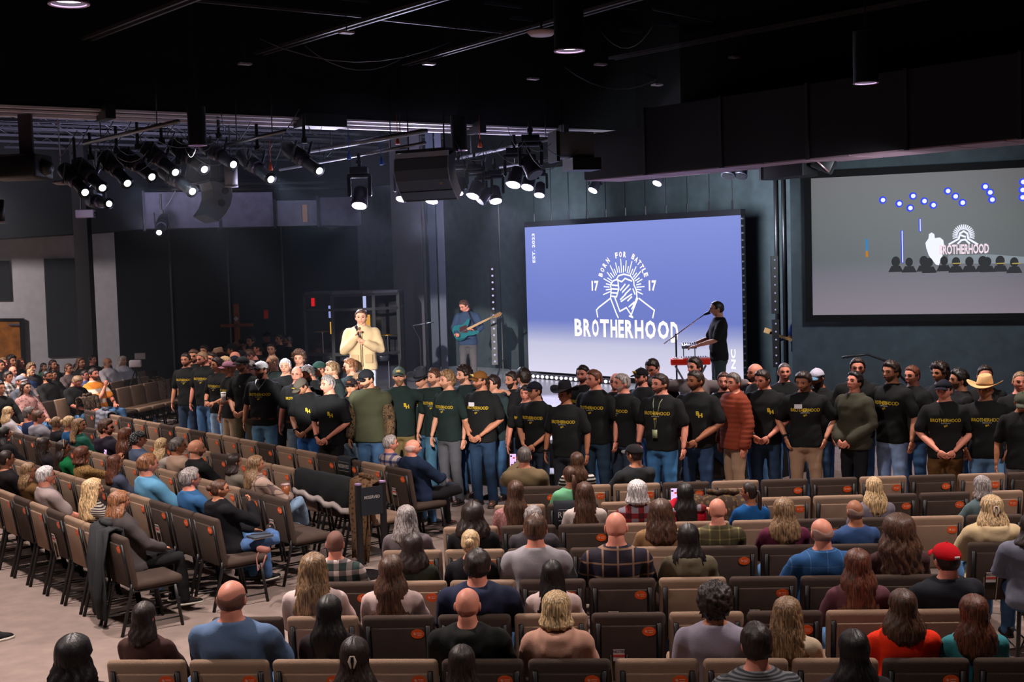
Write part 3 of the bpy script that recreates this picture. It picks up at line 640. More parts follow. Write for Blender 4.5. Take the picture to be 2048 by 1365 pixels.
# ------------------------------------------------------------------ LED wall
LTOP = D(1058, 455, 28.0).z; LBOT = D(1062, 742, 28.0).z; LH = LTOP - LBOT
led = thing('video_wall', 'large lit blue video wall with BROTHERHOOD lettering hanging over the stage', 'video screen', la, math.atan2(lu.y, lu.x))
lm = bpy.data.materials.new('video_wall_picture'); lm.use_nodes = True; nt = lm.node_tree; N = nt.nodes; N.remove(N['Principled BSDF'])
em = N.new('ShaderNodeEmission'); nt.links.new(em.outputs[0], N['Material Output'].inputs[0]); tc = N.new('ShaderNodeTexCoord'); sx = N.new('ShaderNodeSeparateXYZ'); nt.links.new(tc.outputs['Generated'], sx.inputs[0])
rp = N.new('ShaderNodeValToRGB'); e = rp.color_ramp.elements; e[0].position = 0; e[0].color = (*lin((222, 218, 240)), 1); e[1].position = 1; e[1].color = (*lin((134, 148, 220)), 1)
for pos, c in ((.20, (200, 200, 226)), (.29, (150, 158, 208)), (.36, (112, 126, 200)), (.6, (118, 132, 208))): k = e.new(pos); k.color = (*lin(c), 1)
nt.links.new(sx.outputs[2], rp.inputs[0]); nt.links.new(rp.outputs[0], em.inputs[0]); em.inputs[1].default_value = 1.0
# local frame of the wall: x along, y away from the hall (local +y = back), z up
M().box((LWID / 2, .0, LBOT + LH / 2), (LWID, .012, LH)).build('picture', lm, led)
M().box((LWID / 2, .07, LBOT + LH / 2), (LWID, .12, LH)).build('cabinets', BLKM, led)
M().box((LWID / 2, .06, LTOP + .06), (LWID + .02, .14, .11)).build('header_bar', DKM, led)
nph = 11
for i in range(nph):
    x = LWID * (.04 + .92 * i / (nph - 1)); M().tube([(x, .06, LTOP + .1), (x, .06, LTOP + 1.5)], .008, 5).tube([(x, .06, LTOP + .1), (x, .06, LTOP + .28)], .022, 6).build('hanging_cable', DKM, led)
M().box((LWID / 2 + .3, .1, LBOT - .07), (LWID - .8, .1, .1)).build('support_rail', BLKM, led)
mm = M()
for i in range(24): mm.box((LWID + .004, .05, LBOT + LH * (i + .5) / 24), (.012, .05, .03))
mm.build('edge_latches', STEEL, led)['kind'] = 'stuff'
LI = led.matrix_basis.inverted()
def on_led(cx, cy):                                        # crop coordinates of the lettering study -> point on the wall
    p = onplane(1040 + cx / 3.7917, 420 + cy / 3.7917, la, ln); p = Matrix.Rotation(-math.atan2(lu.y, lu.x), 4, 'Z') @ (p - la); return p.x, p.z
def emat(name, c, s):
    key = (name, c, s)
    if key in _mats: return _mats[key]
    m = bpy.data.materials.new(name); m.use_nodes = True; nd = m.node_tree.nodes; nd.remove(nd['Principled BSDF']); e_ = nd.new('ShaderNodeEmission'); e_.inputs[0].default_value = (*lin(c), 1); e_.inputs[1].default_value = s
    m.node_tree.links.new(e_.outputs[0], nd['Material Output'].inputs[0]); _mats[key] = m; return m
GLOWW, GLOWP = emat('lit_white', (246, 246, 255), 1.35), emat('lit_peach', (255, 238, 226), 1.3)
def letters(name, s, cx, cz, w_, h_, parent, mt, y=-.012, ang=0., bold=.02, size=1.):
    vs, fs = text_geo(s, 1., bold); xs = [v[0] for v in vs]; ys = [v[1] for v in vs]; x0, x1, y0, y1 = min(xs), max(xs), min(ys), max(ys)
    sx_, sy_ = w_ / (x1 - x0), h_ / (y1 - y0); ca, sa = math.cos(ang), math.sin(ang); o = []
    for x, yy, _ in vs:
        a, b = (x - (x0 + x1) / 2) * sx_, (yy - (y0 + y1) / 2) * sy_; o.append((cx + a * ca - b * sa, y, cz + a * sa + b * ca))
    mm = M(); mm.add(o, fs); return mm.build(name, mt, parent)
xa, za = on_led(412, 905); xb, zb = on_led(1208, 920); hh = on_led(800, 835)[1] - on_led(800, 972)[1]
cw = (xb - xa) / 11
xs = [412, 480, 545, 605, 685, 745, 795, 868, 945, 1040, 1140, 1208]
for ch, x0_, x1_ in zip('BROTHERHOOD', xs, xs[1:]):
    a0, a1 = on_led(x0_, 905)[0], on_led(x1_, 905)[0]; big = (ch == 'D') * .10
    letters('letter', ch, (a0 + a1) / 2, on_led(800, 903)[1] - big * .4, (a1 - a0) * .84, hh * (1 + big), led, GLOWP, bold=.035)
cx0, cz0 = on_led(790, 575); rad = abs(on_led(790, 340)[1] - cz0)
for ch, x_, y_, an in zip('BORNFORBATTLE', (615, 628, 645, 669, 735, 765, 797, 862, 886, 907, 926, 943, 958), (492, 455, 419, 384, 345, 338, 339, 356, 376, 402, 431, 461, 492), (74, 66, 56, 44, 8, 0, -6, -30, -40, -50, -60, -68, -75)):
    x, z = on_led(x_, y_); letters('small_letter', ch, x, z, .075, .115, led, GLOWP, ang=R(an), bold=.04)
for px in ((572, 577), (1008, 575)):
    x, z = on_led(*px); letters('numeral', '17', x, z, .20, .21, led, GLOWP, bold=.035)
x, z = on_led(106, 290); letters('small_letter', 'EST. 2023', x, z, abs(on_led(106, 180)[1] - on_led(106, 402)[1]), .085, led, GLOWW, ang=math.pi / 2, bold=.02)
x, z = on_led(1622, 1160); letters('small_letter', '. NC', x, z, .50, .11, led, GLOWW, ang=math.pi / 2, bold=.02)
def stroke(pts, wd, name='emblem_line', parent=None, conv=on_led, y=-.012, mt=None):
    p2 = [conv(*p) for p in pts]; mm = M()
    for (x0, z0), (x1, z1) in zip(p2, p2[1:]):
        d = Vector((x1 - x0, z1 - z0)); l = d.length or 1e-6; nx, nz = -d.y / l * wd / 2, d.x / l * wd / 2; ex, ez = d.x / l * wd * .35, d.y / l * wd * .35
        mm.add([(x0 - ex + nx, y, z0 - ez + nz), (x0 - ex - nx, y, z0 - ez - nz), (x1 + ex - nx, y, z1 + ez - nz), (x1 + ex + nx, y, z1 + ez + nz)], [(0, 1, 2, 3)])
    return mm.build(name, mt or GLOWW, parent)
for i in range(27):                                        # rays round the clasped hands
    an = math.radians(-14 + 208 * i / 26); r0 = 112 if i % 2 else 128; r1 = 150 if i % 2 else 205
    if i % 4 == 2: r0, r1 = 118, 218
    if i % 2: r1 = 165
    kx = .72; r0 = max(r0, 118); stroke([(788 + kx * 1.18 * r0 * math.cos(an), 590 - r0 * math.sin(an)), (788 + kx * r1 * math.cos(an) * (1.12 if r1 < 180 else 1), 590 - r1 * math.sin(an))], .022, 'emblem_ray', led)
for pl in ([(690, 665), (695, 600), (688, 570), (708, 540), (735, 528), (750, 500), (790, 488), (840, 500), (865, 535), (868, 570), (885, 610), (890, 660), (870, 720), (850, 752)],
           [(690, 670), (600, 740), (583, 760), (592, 812)], [(905, 672), (1000, 745), (1022, 762), (1010, 818)], [(690, 672), (735, 790), (748, 818)], [(722, 665), (760, 770), (810, 742), (858, 816), (832, 806)],
           [(895, 672), (845, 800)], [(745, 530), (752, 600), (735, 660)], [(700, 570), (745, 575)], [(695, 598), (745, 602)], [(695, 628), (740, 632)], [(700, 655), (735, 660)],
           [(735, 530), (775, 545), (800, 520), (850, 540)], [(765, 610), (800, 565)], [(780, 625), (830, 570)], [(800, 640), (840, 600)], [(765, 680), (805, 640)], [(770, 695), (850, 640)], [(820, 690), (850, 660)], [(830, 735), (870, 700), (862, 730)], [(860, 600), (875, 640)]):
    stroke(pl, .030, 'emblem_line', led)

# ------------------------------------------------------------------ projection screen on the right wall
SCH0 = D(1633, 630.5, s0.y).z; SCH1 = D(1630, 357, s0.y).z
scr = thing('projection_screen', 'wide black framed projection screen on the right wall showing the stage', 'projection screen', (s0.x, s0.y, 0), math.atan2(sd.y, sd.x))
SW = 5.6; smid = (SCH0 + SCH1) / 2; SHH = SCH1 - SCH0
pm = bpy.data.materials.new('projected_picture'); pm.use_nodes = True; nt = pm.node_tree; N = nt.nodes; b = N['Principled BSDF']; b.inputs['Base Color'].default_value = (.12, .12, .12, 1); b.inputs['Roughness'].default_value = .9
tc = N.new('ShaderNodeTexCoord'); sx = N.new('ShaderNodeSeparateXYZ'); nt.links.new(tc.outputs['Generated'], sx.inputs[0]); rp = N.new('ShaderNodeValToRGB'); e = rp.color_ramp.elements
e[0].position = 0; e[0].color = (*lin((128, 116, 128)), 1); e[1].position = 1; e[1].color = (*lin((92, 90, 92)), 1)
for pos, c in ((.30, (96, 92, 104)), (.40, (74, 82, 84)), (.66, (82, 88, 86))): k = e.new(pos); k.color = (*lin(c), 1)
nt.links.new(sx.outputs[2], rp.inputs[0]); nt.links.new(rp.outputs[0], b.inputs['Emission Color']); b.inputs['Emission Strength'].default_value = .82
M().box((SW / 2, 0, smid), (SW, .02, SHH)).build('screen_surface', pm, scr)
FR = .115
for c, d in (((SW / 2, -.01, SCH1 + FR / 2), (SW + 2 * FR, .06, FR)), ((SW / 2, -.01, SCH0 - FR / 2), (SW + 2 * FR, .06, FR)), ((-FR / 2, -.01, smid), (FR, .06, SHH)), ((SW + FR / 2, -.01, smid), (FR, .06, SHH))):
    M().box(c, d).build('frame_bar', mat('screen_frame', (8, 8, 10), .9), scr)
sang = math.atan2(sd.y, sd.x)
def on_scr(cx, cy):
    p = onplane(1500 + cx / 3.737, 300 + cy / 3.737, s0, sn); p = Matrix.Rotation(-sang, 4, 'Z') @ (p - Vector((s0.x, s0.y, 0))); return p.x, p.z
def disc(name, cx, cy, r, mt, parent, y=-.014, ry=None):
    x, z = on_scr(cx, cy); mm = M(); n = 14; ry = ry or r; mm.add([(x + r * math.cos(2 * math.pi * i / n), y, z + ry * math.sin(2 * math.pi * i / n)) for i in range(n)], [tuple(range(n))]); return mm.build(name, mt, parent)
EBL, EWH, EDK, EYE = emat('projected_blue', (60, 80, 235), 1.), emat('projected_white', (235, 238, 255), 1.1), emat('projected_dark', (60, 62, 66), .75), emat('projected_yellow', (190, 170, 90), .8)
for p in ((992, 375), (1115, 402), (1197, 435), (1218, 345), (1302, 383), (1370, 413), (1478, 308), (1535, 348), (1588, 395), (1757, 275), (1793, 318), (1809, 372), (2040, 240), (2036, 300), (2036, 355)):
    disc('projected_lamp_glow', p[0], p[1], .062, EBL, scr, -.013); disc('projected_lamp', p[0] + 3, p[1], .036, EWH, scr, -.016)
for a, b_, mt_ in (((1136, 608), (1140, 840), EBL), ((1270, 520), (1272, 605), EBL), ((872, 675), (874, 750), emat('projected_teal', (60, 130, 190), 1.)), ((874, 760), (875, 795), emat('projected_orange', (190, 120, 40), 1.))):
    stroke([a, b_], .040, 'projected_lamp_bar', scr, on_scr, -.013, mt_)
    if mt_ is EBL: stroke([(a[0] + 2, a[1]), (b_[0] + 2, b_[1])], .014, 'projected_lamp_bar', scr, on_scr, -.016, EWH)
def fillpoly(name, pts, mt, y): mm = M(); mm.add([(lambda q: (q[0], y, q[1]))(on_scr(*p)) for p in pts], [tuple(range(len(pts)))]); return mm.build(name, mt, scr)
fillpoly('projected_speaker', [(1337, 790), (1318, 735), (1312, 695), (1335, 662), (1338, 630), (1358, 618), (1378, 630), (1382, 660), (1420, 655), (1445, 675), (1452, 715), (1432, 728), (1440, 790), (1412, 862), (1390, 858)], EWH, -.015)
fillpoly('projected_stage_glow', [(1480, 790), (1780, 780), (2060, 800), (2060, 850), (1480, 850)], emat('projected_pale', (150, 160, 168), .8), -.0125)
xq = on_scr(1600, 742); letters('projected_lettering', 'BROTHERHOOD', xq[0], xq[1], abs(on_scr(1415, 742)[0] - on_scr(1785, 742)[0]), .16, scr, emat('projected_pink', (245, 222, 235), 1.05), -.018, bold=.03)
for i in range(19):
    an = math.radians(-15 + 210 * i / 18); stroke([(1597 + 48 * math.cos(an), 640 - 48 * math.sin(an)), (1597 + 80 * math.cos(an), 640 - 80 * math.sin(an))], .018, 'projected_emblem_ray', scr, on_scr, -.016, EWH)
for pl in ([(1490, 705), (1560, 665), (1570, 625), (1597, 608), (1625, 625), (1632, 665), (1700, 705)], [(1555, 700), (1580, 675), (1610, 670), (1640, 700)], [(1580, 640), (1610, 650)]): stroke(pl, .03, 'projected_emblem_line', scr, on_scr, -.016, EWH)
for cx_, r in ((1090, .07), (1190, .06), (1300, .07), (1340, .06), (1450, .06), (1540, .065), (1640, .065), (1740, .07), (1775, .06), (1870, .07), (1975, .065)):
    x, z = on_scr(cx_, 835 + 6 * math.sin(cx_)); mm = M(); mm.add([(x + r * math.cos(t), -.0165, z + r * 1.25 * math.sin(t)) for t in np.linspace(0, 2 * math.pi, 12, endpoint=False)] , [tuple(range(12))])
    mm.add([(x - .12, -.0165, z - .17), (x + .12, -.0165, z - .17), (x + .07, -.0165, z - .07), (x - .07, -.0165, z - .07)], [(0, 1, 2, 3)]); mm.build('projected_head', EDK, scr)
for cx_ in (1873, 1990, 1545): stroke([(cx_ - 28, 850), (cx_ + 28, 848)], .018, 'projected_print', scr, on_scr, -.019, EYE)
# ------------------------------------------------------------------ chairs
CT = mat('taupe_upholstery', (140, 116, 98), .93, bump=.35, bscale=220, var=.05, spec=.15)
CD = mat('dark_brown_upholstery', (70, 58, 52), .93, bump=.35, bscale=220, var=.05, spec=.15)
STK = mat('orange_sticker', (232, 92, 28), .45); STW = mat('sticker_print', (240, 170, 150), .5)
CARD, CARDR, CARDB = mat('card_paper', (205, 190, 185), .7), mat('card_red', (190, 60, 50), .7), mat('card_ink', (40, 40, 50), .7)
BT = T(0, -.20, .46) @ RX(9)                               # frame of the back rest
def make_chair(fab, card):
    t = thing('padded_chair', 'chair', 'chair')
    bm_build('seat', rbox((.50, .47, .085), .035), fab, t, T(0, .02, .445))
    bm_build('backrest', rbox((.500, .062, .49), .030, 3), fab, t, BT @ T(0, -.005, .205))
    bm_build('back_panel', rbox((.372, .020, .400), .008), fab, t, BT @ T(0, -.042, .175))
    for s in (-1, 1):
        m1 = M(); m1.tube([(s * .212, -.340, .0), (s * .212, -.235, .40), (s * .212, -.232, .47)], .017, 8).tube([BT @ Vector((s * .205, -.043, 0)), BT @ Vector((s * .205, -.043, .39))], .016, 8); m1.build('rear_leg', BLKM, t, True)
        m1 = M(); m1.tube([(s * .225, .175, .40), (s * .225, .235, .0)], .016, 8); m1.build('front_leg', BLKM, t, True)
        m1 = M(); m1.tube([(s * .218, -.24, .395), (s * .225, .20, .395)], .011, 6); m1.build('side_rail', BLKM, t, True); m1 = M(); m1.tube([(s * .212, -.315, .09), (s * .225, .222, .09)], .007, 6); m1.build('foot_rail', BLKM, t, True)
    mm = M(); mm.xf = BT @ T(.135, -.0545, .335); n = 20
    o = [(.046 * math.cos(2 * math.pi * i / n), 0, .034 * math.sin(2 * math.pi * i / n)) for i in range(n)]
    mm.rings([[Vector(p) for p in o], [Vector((p[0], -.002, p[2])) for p in o]]); stk = mm.build('sticker', STK, t)
    mm = M(); mm.xf = BT @ T(.135, -.0570, .335); mm.add([(-.030, 0, .004), (-.022, 0, -.008), (-.010, 0, -.006), (-.012, 0, .006), (-.022, 0, .014)], [(0, 1, 2, 3, 4)])
    for k in range(2): mm.box((.012, 0, .006 - .014 * k), (.036 - .006 * k, .0006, .006))
    mm.build('sticker_print', STW, stk)
    if card:
        hd = M(); hd.xf = BT @ T(-.07, -.058, .145); hd.box((0, 0, .0), (.085, .010, .075)); h_ = hd.build('card_pocket', BLKM, t)
        for s in (-1, 1): m1 = M(); m1.xf = BT; m1.tube([(-.07 + s * .055, -.064, .17), (-.07 + s * .045, -.064, -.04)], .0032, 5); m1.build('rack_wire', mat('rack_wire', (190, 175, 150), .35, .6), t)
        cd = M(); cd.xf = BT @ T(-.07, -.066, .170); cd.box((0, 0, 0), (.078, .003, .085)); c_ = cd.build('note_card', CARD, t)
        r_ = M(); r_.xf = BT @ T(-.07, -.0685, .165); r_.box((0, 0, 0), (.078, .001, .018)); r_.build('red_band', CARDR, c_)
        vs, fs = text_geo('NOTES', .028, .001); tx = M(); tx.xf = BT @ T(-.07, -.0688, .195); tx.add([(x * .95, 0, y) for x, y, _ in vs], fs); tx.build('card_lettering', CARDB, c_)
    return t
PROT = {}
ORD = ['first', 'second', 'third', 'fourth', 'fifth', 'sixth', 'seventh', 'eighth', 'ninth', 'tenth', 'eleventh', 'twelfth', 'thirteenth', 'fourteenth', 'fifteenth', 'sixteenth', 'seventeenth', 'eighteenth', 'nineteenth', 'twentieth']
CW = .522
def chair(kind, card, loc, rz, label, group):
    k = (kind, card)
    if k not in PROT: o = make_chair(CT if kind == 'T' else CD, card); PROT[k] = o
    else: o = copy_tree(PROT[k])
    o.location = loc; o.rotation_euler = (0, 0, rz); o['label'] = label; o['group'] = group; return o
ROWS = {}
def rowline(name, a, b, fwd):                              # a, b: photo points on the top edge of the backs
    p, q = P(a[0], a[1], .90), P(b[0], b[1], .90); p.z = q.z = 0; d = (q - p).normalized(); n = Vector((-d.y, d.x, 0))
    if n.dot(fwd) < 0: n = -n
    ROWS[name] = (p, d, n); return p, d, n
def chair_row(name, a, b, fwd, pat, from_end, cards, what, group):
    p, d, n = rowline(name, a, b, fwd); L_ = (P(b[0], b[1], .90) - P(a[0], a[1], .90)).length; rz = math.atan2(-n.x, n.y); N_ = len(pat)
    for i, k in enumerate(pat):
        s_ = (L_ - CW * (N_ - i - .5)) if from_end else CW * (i + .5)
        loc = p + d * s_ + n * .30 + Vector((0, 0, 0)); col = 'taupe' if k == 'T' else 'dark brown'
        od = ORD[N_ - 1 - i] + ' from the stage end' if from_end else ORD[i] + ' from the aisle'
        chair(k, i in cards, loc, rz, '%s padded chair, %s, %s' % (col, od, what), group)
FR_ = Vector((0, 1, 0)); FL_ = Vector((.77, .64, 0))
GR, GL, GM = 'padded chairs of the right seating block', 'padded chairs of the left seating block', 'padded chairs of the far left seating block'
rn = lambda s: s + ' right row'
chair_row('G', (207, 1325), (1925, 1321), FR_, 'TTTTDDTTTDDD', 0, (), rn('the nearest'), GR)
chair_row('F', (418, 1239), (1805, 1223), FR_, 'DTDDTDTDTT', 0, (5,), rn('the second'), GR)
chair_row('E', (622, 1168), (1860, 1152), FR_, 'DTTDDTDDD', 0, (4, 6), rn('the third'), GR)
chair_row('D', (762, 1104), (1760, 1090), FR_, 'TTDDTDDD', 0, (), rn('the fourth'), GR)
chair_row('C', (883, 1057), (1938, 1033), FR_, 'TDDTTTDDTD', 0, (), rn('the fifth'), GR)
chair_row('B', (986, 1013), (1850, 988), FR_, 'TDTTDTTDDTT', 0, (), rn('the sixth'), GR)
chair_row('A', (1027, 976), (2025, 947), FR_, 'DTTDTDDTDTD', 0, (), rn('the front'), GR)
rl = lambda s: s + ' left row'
chair_row('L1', (172, 821), (818, 942), FL_, 'DDTDTTDTDTTTDTTDDTD', 1, (10, 12, 14, 18), rl('the front'), GL)
chair_row('L2', (100, 842), (735, 968), FL_, 'DTDTTDTDTTDTTTTDT', 1, (12, 15), rl('the second'), GL)
chair_row('L3', (29, 866), (572, 1002), FL_, 'TDDTDDTTDTTTDTTDD', 1, (5, 16), rl('the third'), GL)
chair_row('L4', (33, 921), (432, 1041), FL_, 'TDTTDTTTDTTDDD', 1, (5, 11), rl('the fourth'), GL)
chair_row('L5', (0, 982), (248, 1079), FL_, 'TDTTDTDTTD', 1, (6, 8), rl('the nearest'), GL)
c_ = P(2005, 1087, .90); chair('D', True, (c_.x, c_.y + .3, 0), R(-4), 'dark brown padded chair with a note card, standing alone by the right photo edge', GR)
c_ = P(2190, 1140, .90); chair('T', False, (c_.x, c_.y + .75, 0), R(-30), 'taupe padded chair under the person in the denim jacket', GR)
# far left block, facing the stage from the side
md = Vector((.266, .964, 0)).normalized(); mn = Vector((.964, -.266, 0)).normalized(); m0 = Vector((-7.5, 28.7, 0))
for r, (ex, pat) in enumerate(((0, 'TDTDTDTTTDTTTTD'), (.3, 'DTTTDTTDDTDTDT'), (2.6, 'TTDTDTTDTDTTDTD'), (3.4, 'DTTDTTDTDTTDT'), (3.9, 'TDTDTTDTDTDT'))):
    o_ = m0 - mn * (.97 * r) + md * (ex * .85); ROWS['M%d' % r] = (o_, md, mn)
    for i, k in enumerate(pat[::-1]):
        l_ = o_ - md * (CW * (i + .5)) + mn * .30
        chair(k, False, l_, math.atan2(-mn.x, mn.y), '%s padded chair, %s from the far end, %s far left row' % ('taupe' if k == 'T' else 'dark brown', ORD[i], ORD[r]), GM)

# ------------------------------------------------------------------ ceiling structure
def bar(a, b, w_, h_, mt, name, parent=None, label=None, cat=None, group=None, kind=None):
    a, b = Vector(a), Vector(b); c = (a + b) / 2; me = M(); L_ = (b - a).length; d = (b - a).normalized()
    q = d.to_track_quat('Y', 'Z').to_matrix(); me.box((0, 0, 0), (w_, L_, h_)); o = me.build(name, mt, parent)
    o.matrix_basis = Matrix.Translation(c) @ q.to_4x4()
    if label: o['label'] = label; o['category'] = cat
    if group: o['group'] = group
    if kind: o['kind'] = kind
    return o
STRUT = mat('strut_grey', (86, 82, 86), .45, .5); JOIST = mat('joist_paint', (70, 70, 80), .55, .3)
CZ = 6.95
for i, (a, b) in enumerate((((175, 78), (372, 2)), ((520, 107), (872, 0)), ((800, 132), (1330, -20)), ((1224, 117), (1700, 25)), ((1330, 156), (2048, 38)), ((1284, 199), (2048, 88)))):
    p, q = P(*a, CZ), P(*b, CZ); q = p + (q - p).normalized() * max((q - p).length, 9)
    for s in (-1, 1): bar(p + V * .07 * s, q + V * .07 * s, .045, .05, STRUT, 'strut_rail').name = 'strut_rail'
    o1, o2 = [o for o in C.objects if o.name.startswith('strut_rail') and o.parent is None and 'label' not in o][-2:]
    root = thing('ceiling_strut', 'paired grey strut channel under the black ceiling, %s from the left' % ORD[i], 'ceiling strut', (0, 0, 0), 0, 'strut channels under the ceiling'); o1.parent = root; o2.parent = root
jj = M(); random.seed(3)
for k in range(34):                                        # roof joists above, shaped as short broken bars to stand for light glints
    a = Vector((-9, 2, 7.9)) + U * (k * .9) * 1 + V * 0; q = V.to_track_quat('Y', 'Z').to_matrix()
    for j in range(26):
        if random.random() < .45: c = a + V * (j * .95 + random.random() * .4); jj.box(c, (.05, .25 + random.random() * .7, .06), q)
o = jj.build('roof_joist_glints', mat('joist_glint', (60, 62, 70), .4, .5)); o['kind'] = 'structure'; o.name = 'ceiling_joist_glints'
for a, b, lb_ in (((375, 0), (722, 33), 'left'), ((755, 38), (1024, 67), 'middle'), ((1305, 18), (1600, 76), 'right')):
    p, q = P(*a, 7.3), P(*b, 7.3); bar(p, q, .03, .04, STRUT, 'conduit', None, 'thin grey conduit crossing above the ceiling struts, %s of three' % lb_, 'conduit', 'conduits under the ceiling')
random.seed(11)
for i, (a, b, dip) in enumerate((((610, 92), (820, 106), 14), ((520, 78), (900, 84), 20), ((1130, 135), (1330, 150), 16), ((1470, 160), (1640, 195), 10), ((1200, 60), (1310, 44), 8), ((1580, 80), (1625, 88), 6))):
    pts = [P(a[0] + (b[0] - a[0]) * t, a[1] + (b[1] - a[1]) * t + dip * 4 * t * (1 - t), 6.9) for t in np.linspace(0, 1, 9)]
    z = 7.0; pts = [Vector((p.x, p.y, z - .35 * 4 * t * (1 - t))) for p, t in zip([P(a[0] + (b[0] - a[0]) * t, a[1] + (b[1] - a[1]) * t, 7.0) for t in np.linspace(0, 1, 9)], np.linspace(0, 1, 9))]
    o = M().tube(pts, .010, 5).build('ceiling_cable', STRUT, None, True); o['label'] = 'loose cable sagging below the black ceiling'; o['category'] = 'cable'; o['group'] = 'loose cables under the ceiling'
# fascia over the stage opening with its pale metal lip
LZ = 5.9; f0, f1 = P(0, 210, LZ), P(1240, 262, LZ); fv = (f1 - f0).normalized(); f0 = f0 - fv * 3; fn = Vector((-fv.y, fv.x, 0))
gp = P(1169, 360, 4.7); gq = P(2048, 275, 4.7); gd = (gq - gp).normalized(); gn = Vector((-gd.y, gd.x, 0)); g0 = gp + gn * 1.15 + gd * .4
struct(quadwall('trim_7', g0 + gd * .9, g0 + gd * 16, 5.62, 8.99, .2, CEILM, gn))  # black sheet added behind the duct to hide the lit wall
mm = M(); rs = []
for p in (f0, f1 + fv * 1.9): rs.append([Vector((p.x, p.y, z)) + fn * k for z, k in ((LZ, 0), (LZ, .5), (8.99, .5), (8.99, 0))])
mm.rings(rs); struct(mm.build('trim_6', CEILM))
lip = thing('ceiling_lip', 'long pale ribbed metal lip along the edge of the stage opening', 'metal trim', (f0.x, f0.y, LZ), math.atan2(fv.y, fv.x))
FL2 = (f1 - f0).length; LIPM = mat('lip_metal', (215, 206, 214), .5, .2)
for k, (z, h_, y) in enumerate(((-.015, .035, .03), (-.065, .03, .16), (-.11, .045, .32))): M().box((FL2 / 2, y, z - .0), (FL2, .12, h_)).build('lip_rail', LIPM, lip)
for px, wd in ((182, .16), (600, .8), (905, .14), (1068, .12)):
    p = P(px, 232 + (px - 240) * .04, LZ); x = (Vector((p.x, p.y, 0)) - Vector((f0.x, f0.y, 0))).dot(fv); M().box((x, -.02, -.06), (wd, .5, .22)).build('mounting_plate', BLKM, lip)
# stage ceiling: joists, rails and light pipes
b0 = P(0, 300, 6.3)
for i in range(9):
    Y = 25.2 + i * 1.75; z = 6.35; a = Vector((-12 - .0 * i, Y - 3.5, z)); b = Vector((4.5, Y + 3.2, z)); a = Vector((a.x, Y - 6.6, z)); b = Vector((a.x + V.x * 19, a.y + V.y * 19, z))
    r_ = thing('roof_joist', 'dark open web steel joist over the stage, %s from the audience' % ORD[i], 'joist', (0, 0, 0), 0, 'open web joists over the stage')
    bar(a, b, .06, .05, JOIST, 'bottom_chord', r_); bar(a + Vector((0, 0, .4)), b + Vector((0, 0, .4)), .06, .05, JOIST, 'top_chord', r_)
    mm = M(); n = 26
    for k in range(n): p, q = a.lerp(b, k / n), a.lerp(b, (k + 1) / n); up_ = Vector((0, 0, .4)); mm.tube([p + (up_ if k % 2 else Vector()), q + (Vector() if k % 2 else up_)], .011, 4)
    mm.build('web', JOIST, r_)
PIPE = mat('pipe_grey', (120, 120, 128), .4, .7)
for i, (a, b, z, r0) in enumerate((((168, 287), (356, 243), 5.45, .035), ((452, 290), (570, 262), 5.4, .03), ((620, 302), (852, 262), 5.5, .045), ((560, 340), (850, 286), 5.35, .030), ((900, 320), (1150, 268), 5.5, .035), ((1000, 335), (1160, 312), 5.2, .025))):
    p, q = P(*a, z), P(*b, z); M().tube([p, q], r0, 8).build('lighting_pipe', PIPE, None, True, label='grey lighting pipe over the stage, %s from the left' % ORD[i], category='pipe', group='lighting pipes over the stage')
    for t in (.2, .8):
        m_ = p.lerp(q, t); o = M().tube([m_, m_ + Vector((0, 0, 1.1))], .010, 5).build('hanger_rod', DKM, None, True); o.parent = None; o['label'] = 'thin hanger rod holding a lighting pipe'; o['category'] = 'hanger'; o['group'] = 'hanger rods of the lighting pipes'
for y_, zz in ((376, 36), (365, 38)):
    p, q = D(290, y_ + 3, 34.), D(800, y_, 38.); M().tube([p, q], .05, 6).build('rear_rail', PIPE, None, True, label='long grey rail before the far black wall, %s of two' % ('lower' if y_ == 376 else 'upper'), category='rail', group='rails over the rear stage')
random.seed(21)
for i in range(46):                                        # cable tangle round the pipes
    x = random.uniform(150, 640) if i < 34 else random.uniform(880, 1150); y = random.uniform(252, 318); p = D(x, y, random.uniform(20.8, 23.5)); q = p + Vector((random.uniform(-.7, .7), random.uniform(-.4, .4), random.uniform(-.25, .25))); dz = random.uniform(.08, .35)
    pts = [p.lerp(q, t) - Vector((0, 0, dz * 4 * t * (1 - t))) for t in np.linspace(0, 1, 7)]
    o = M().tube(pts, .006, 4).build('power_cable', mat('cable_grey', (110, 112, 118) if i % 3 else (60, 90, 110), .5), None, True); o['label'] = 'thin grey cable looping between the stage lighting pipes'; o['category'] = 'cable'; o['group'] = 'cables looping between the lighting pipes'
for i, (x, y) in enumerate(((541, 334), (698, 312), (763, 323), (795, 282), (960, 288), (906, 341))):
    p = D(x, y, 23.0); c_ = (214, 84, 30) if i != 2 and i != 1 else (30, 90, 200); k = M().tube([p + Vector((0, 0, .08)), p - Vector((0, 0, .06))], [.012, .045], 6).tube([p + Vector((0, 0, .08)), p + Vector((0, 0, .5))], .006, 4)
    k.build('hanging_tag', mat('tag', c_, .6), None, True, label='small %s tag hanging on a wire, %s from the left' % ('blue' if c_[0] == 30 else 'orange', ORD[i]), category='tag', group='tags hanging over the stage')

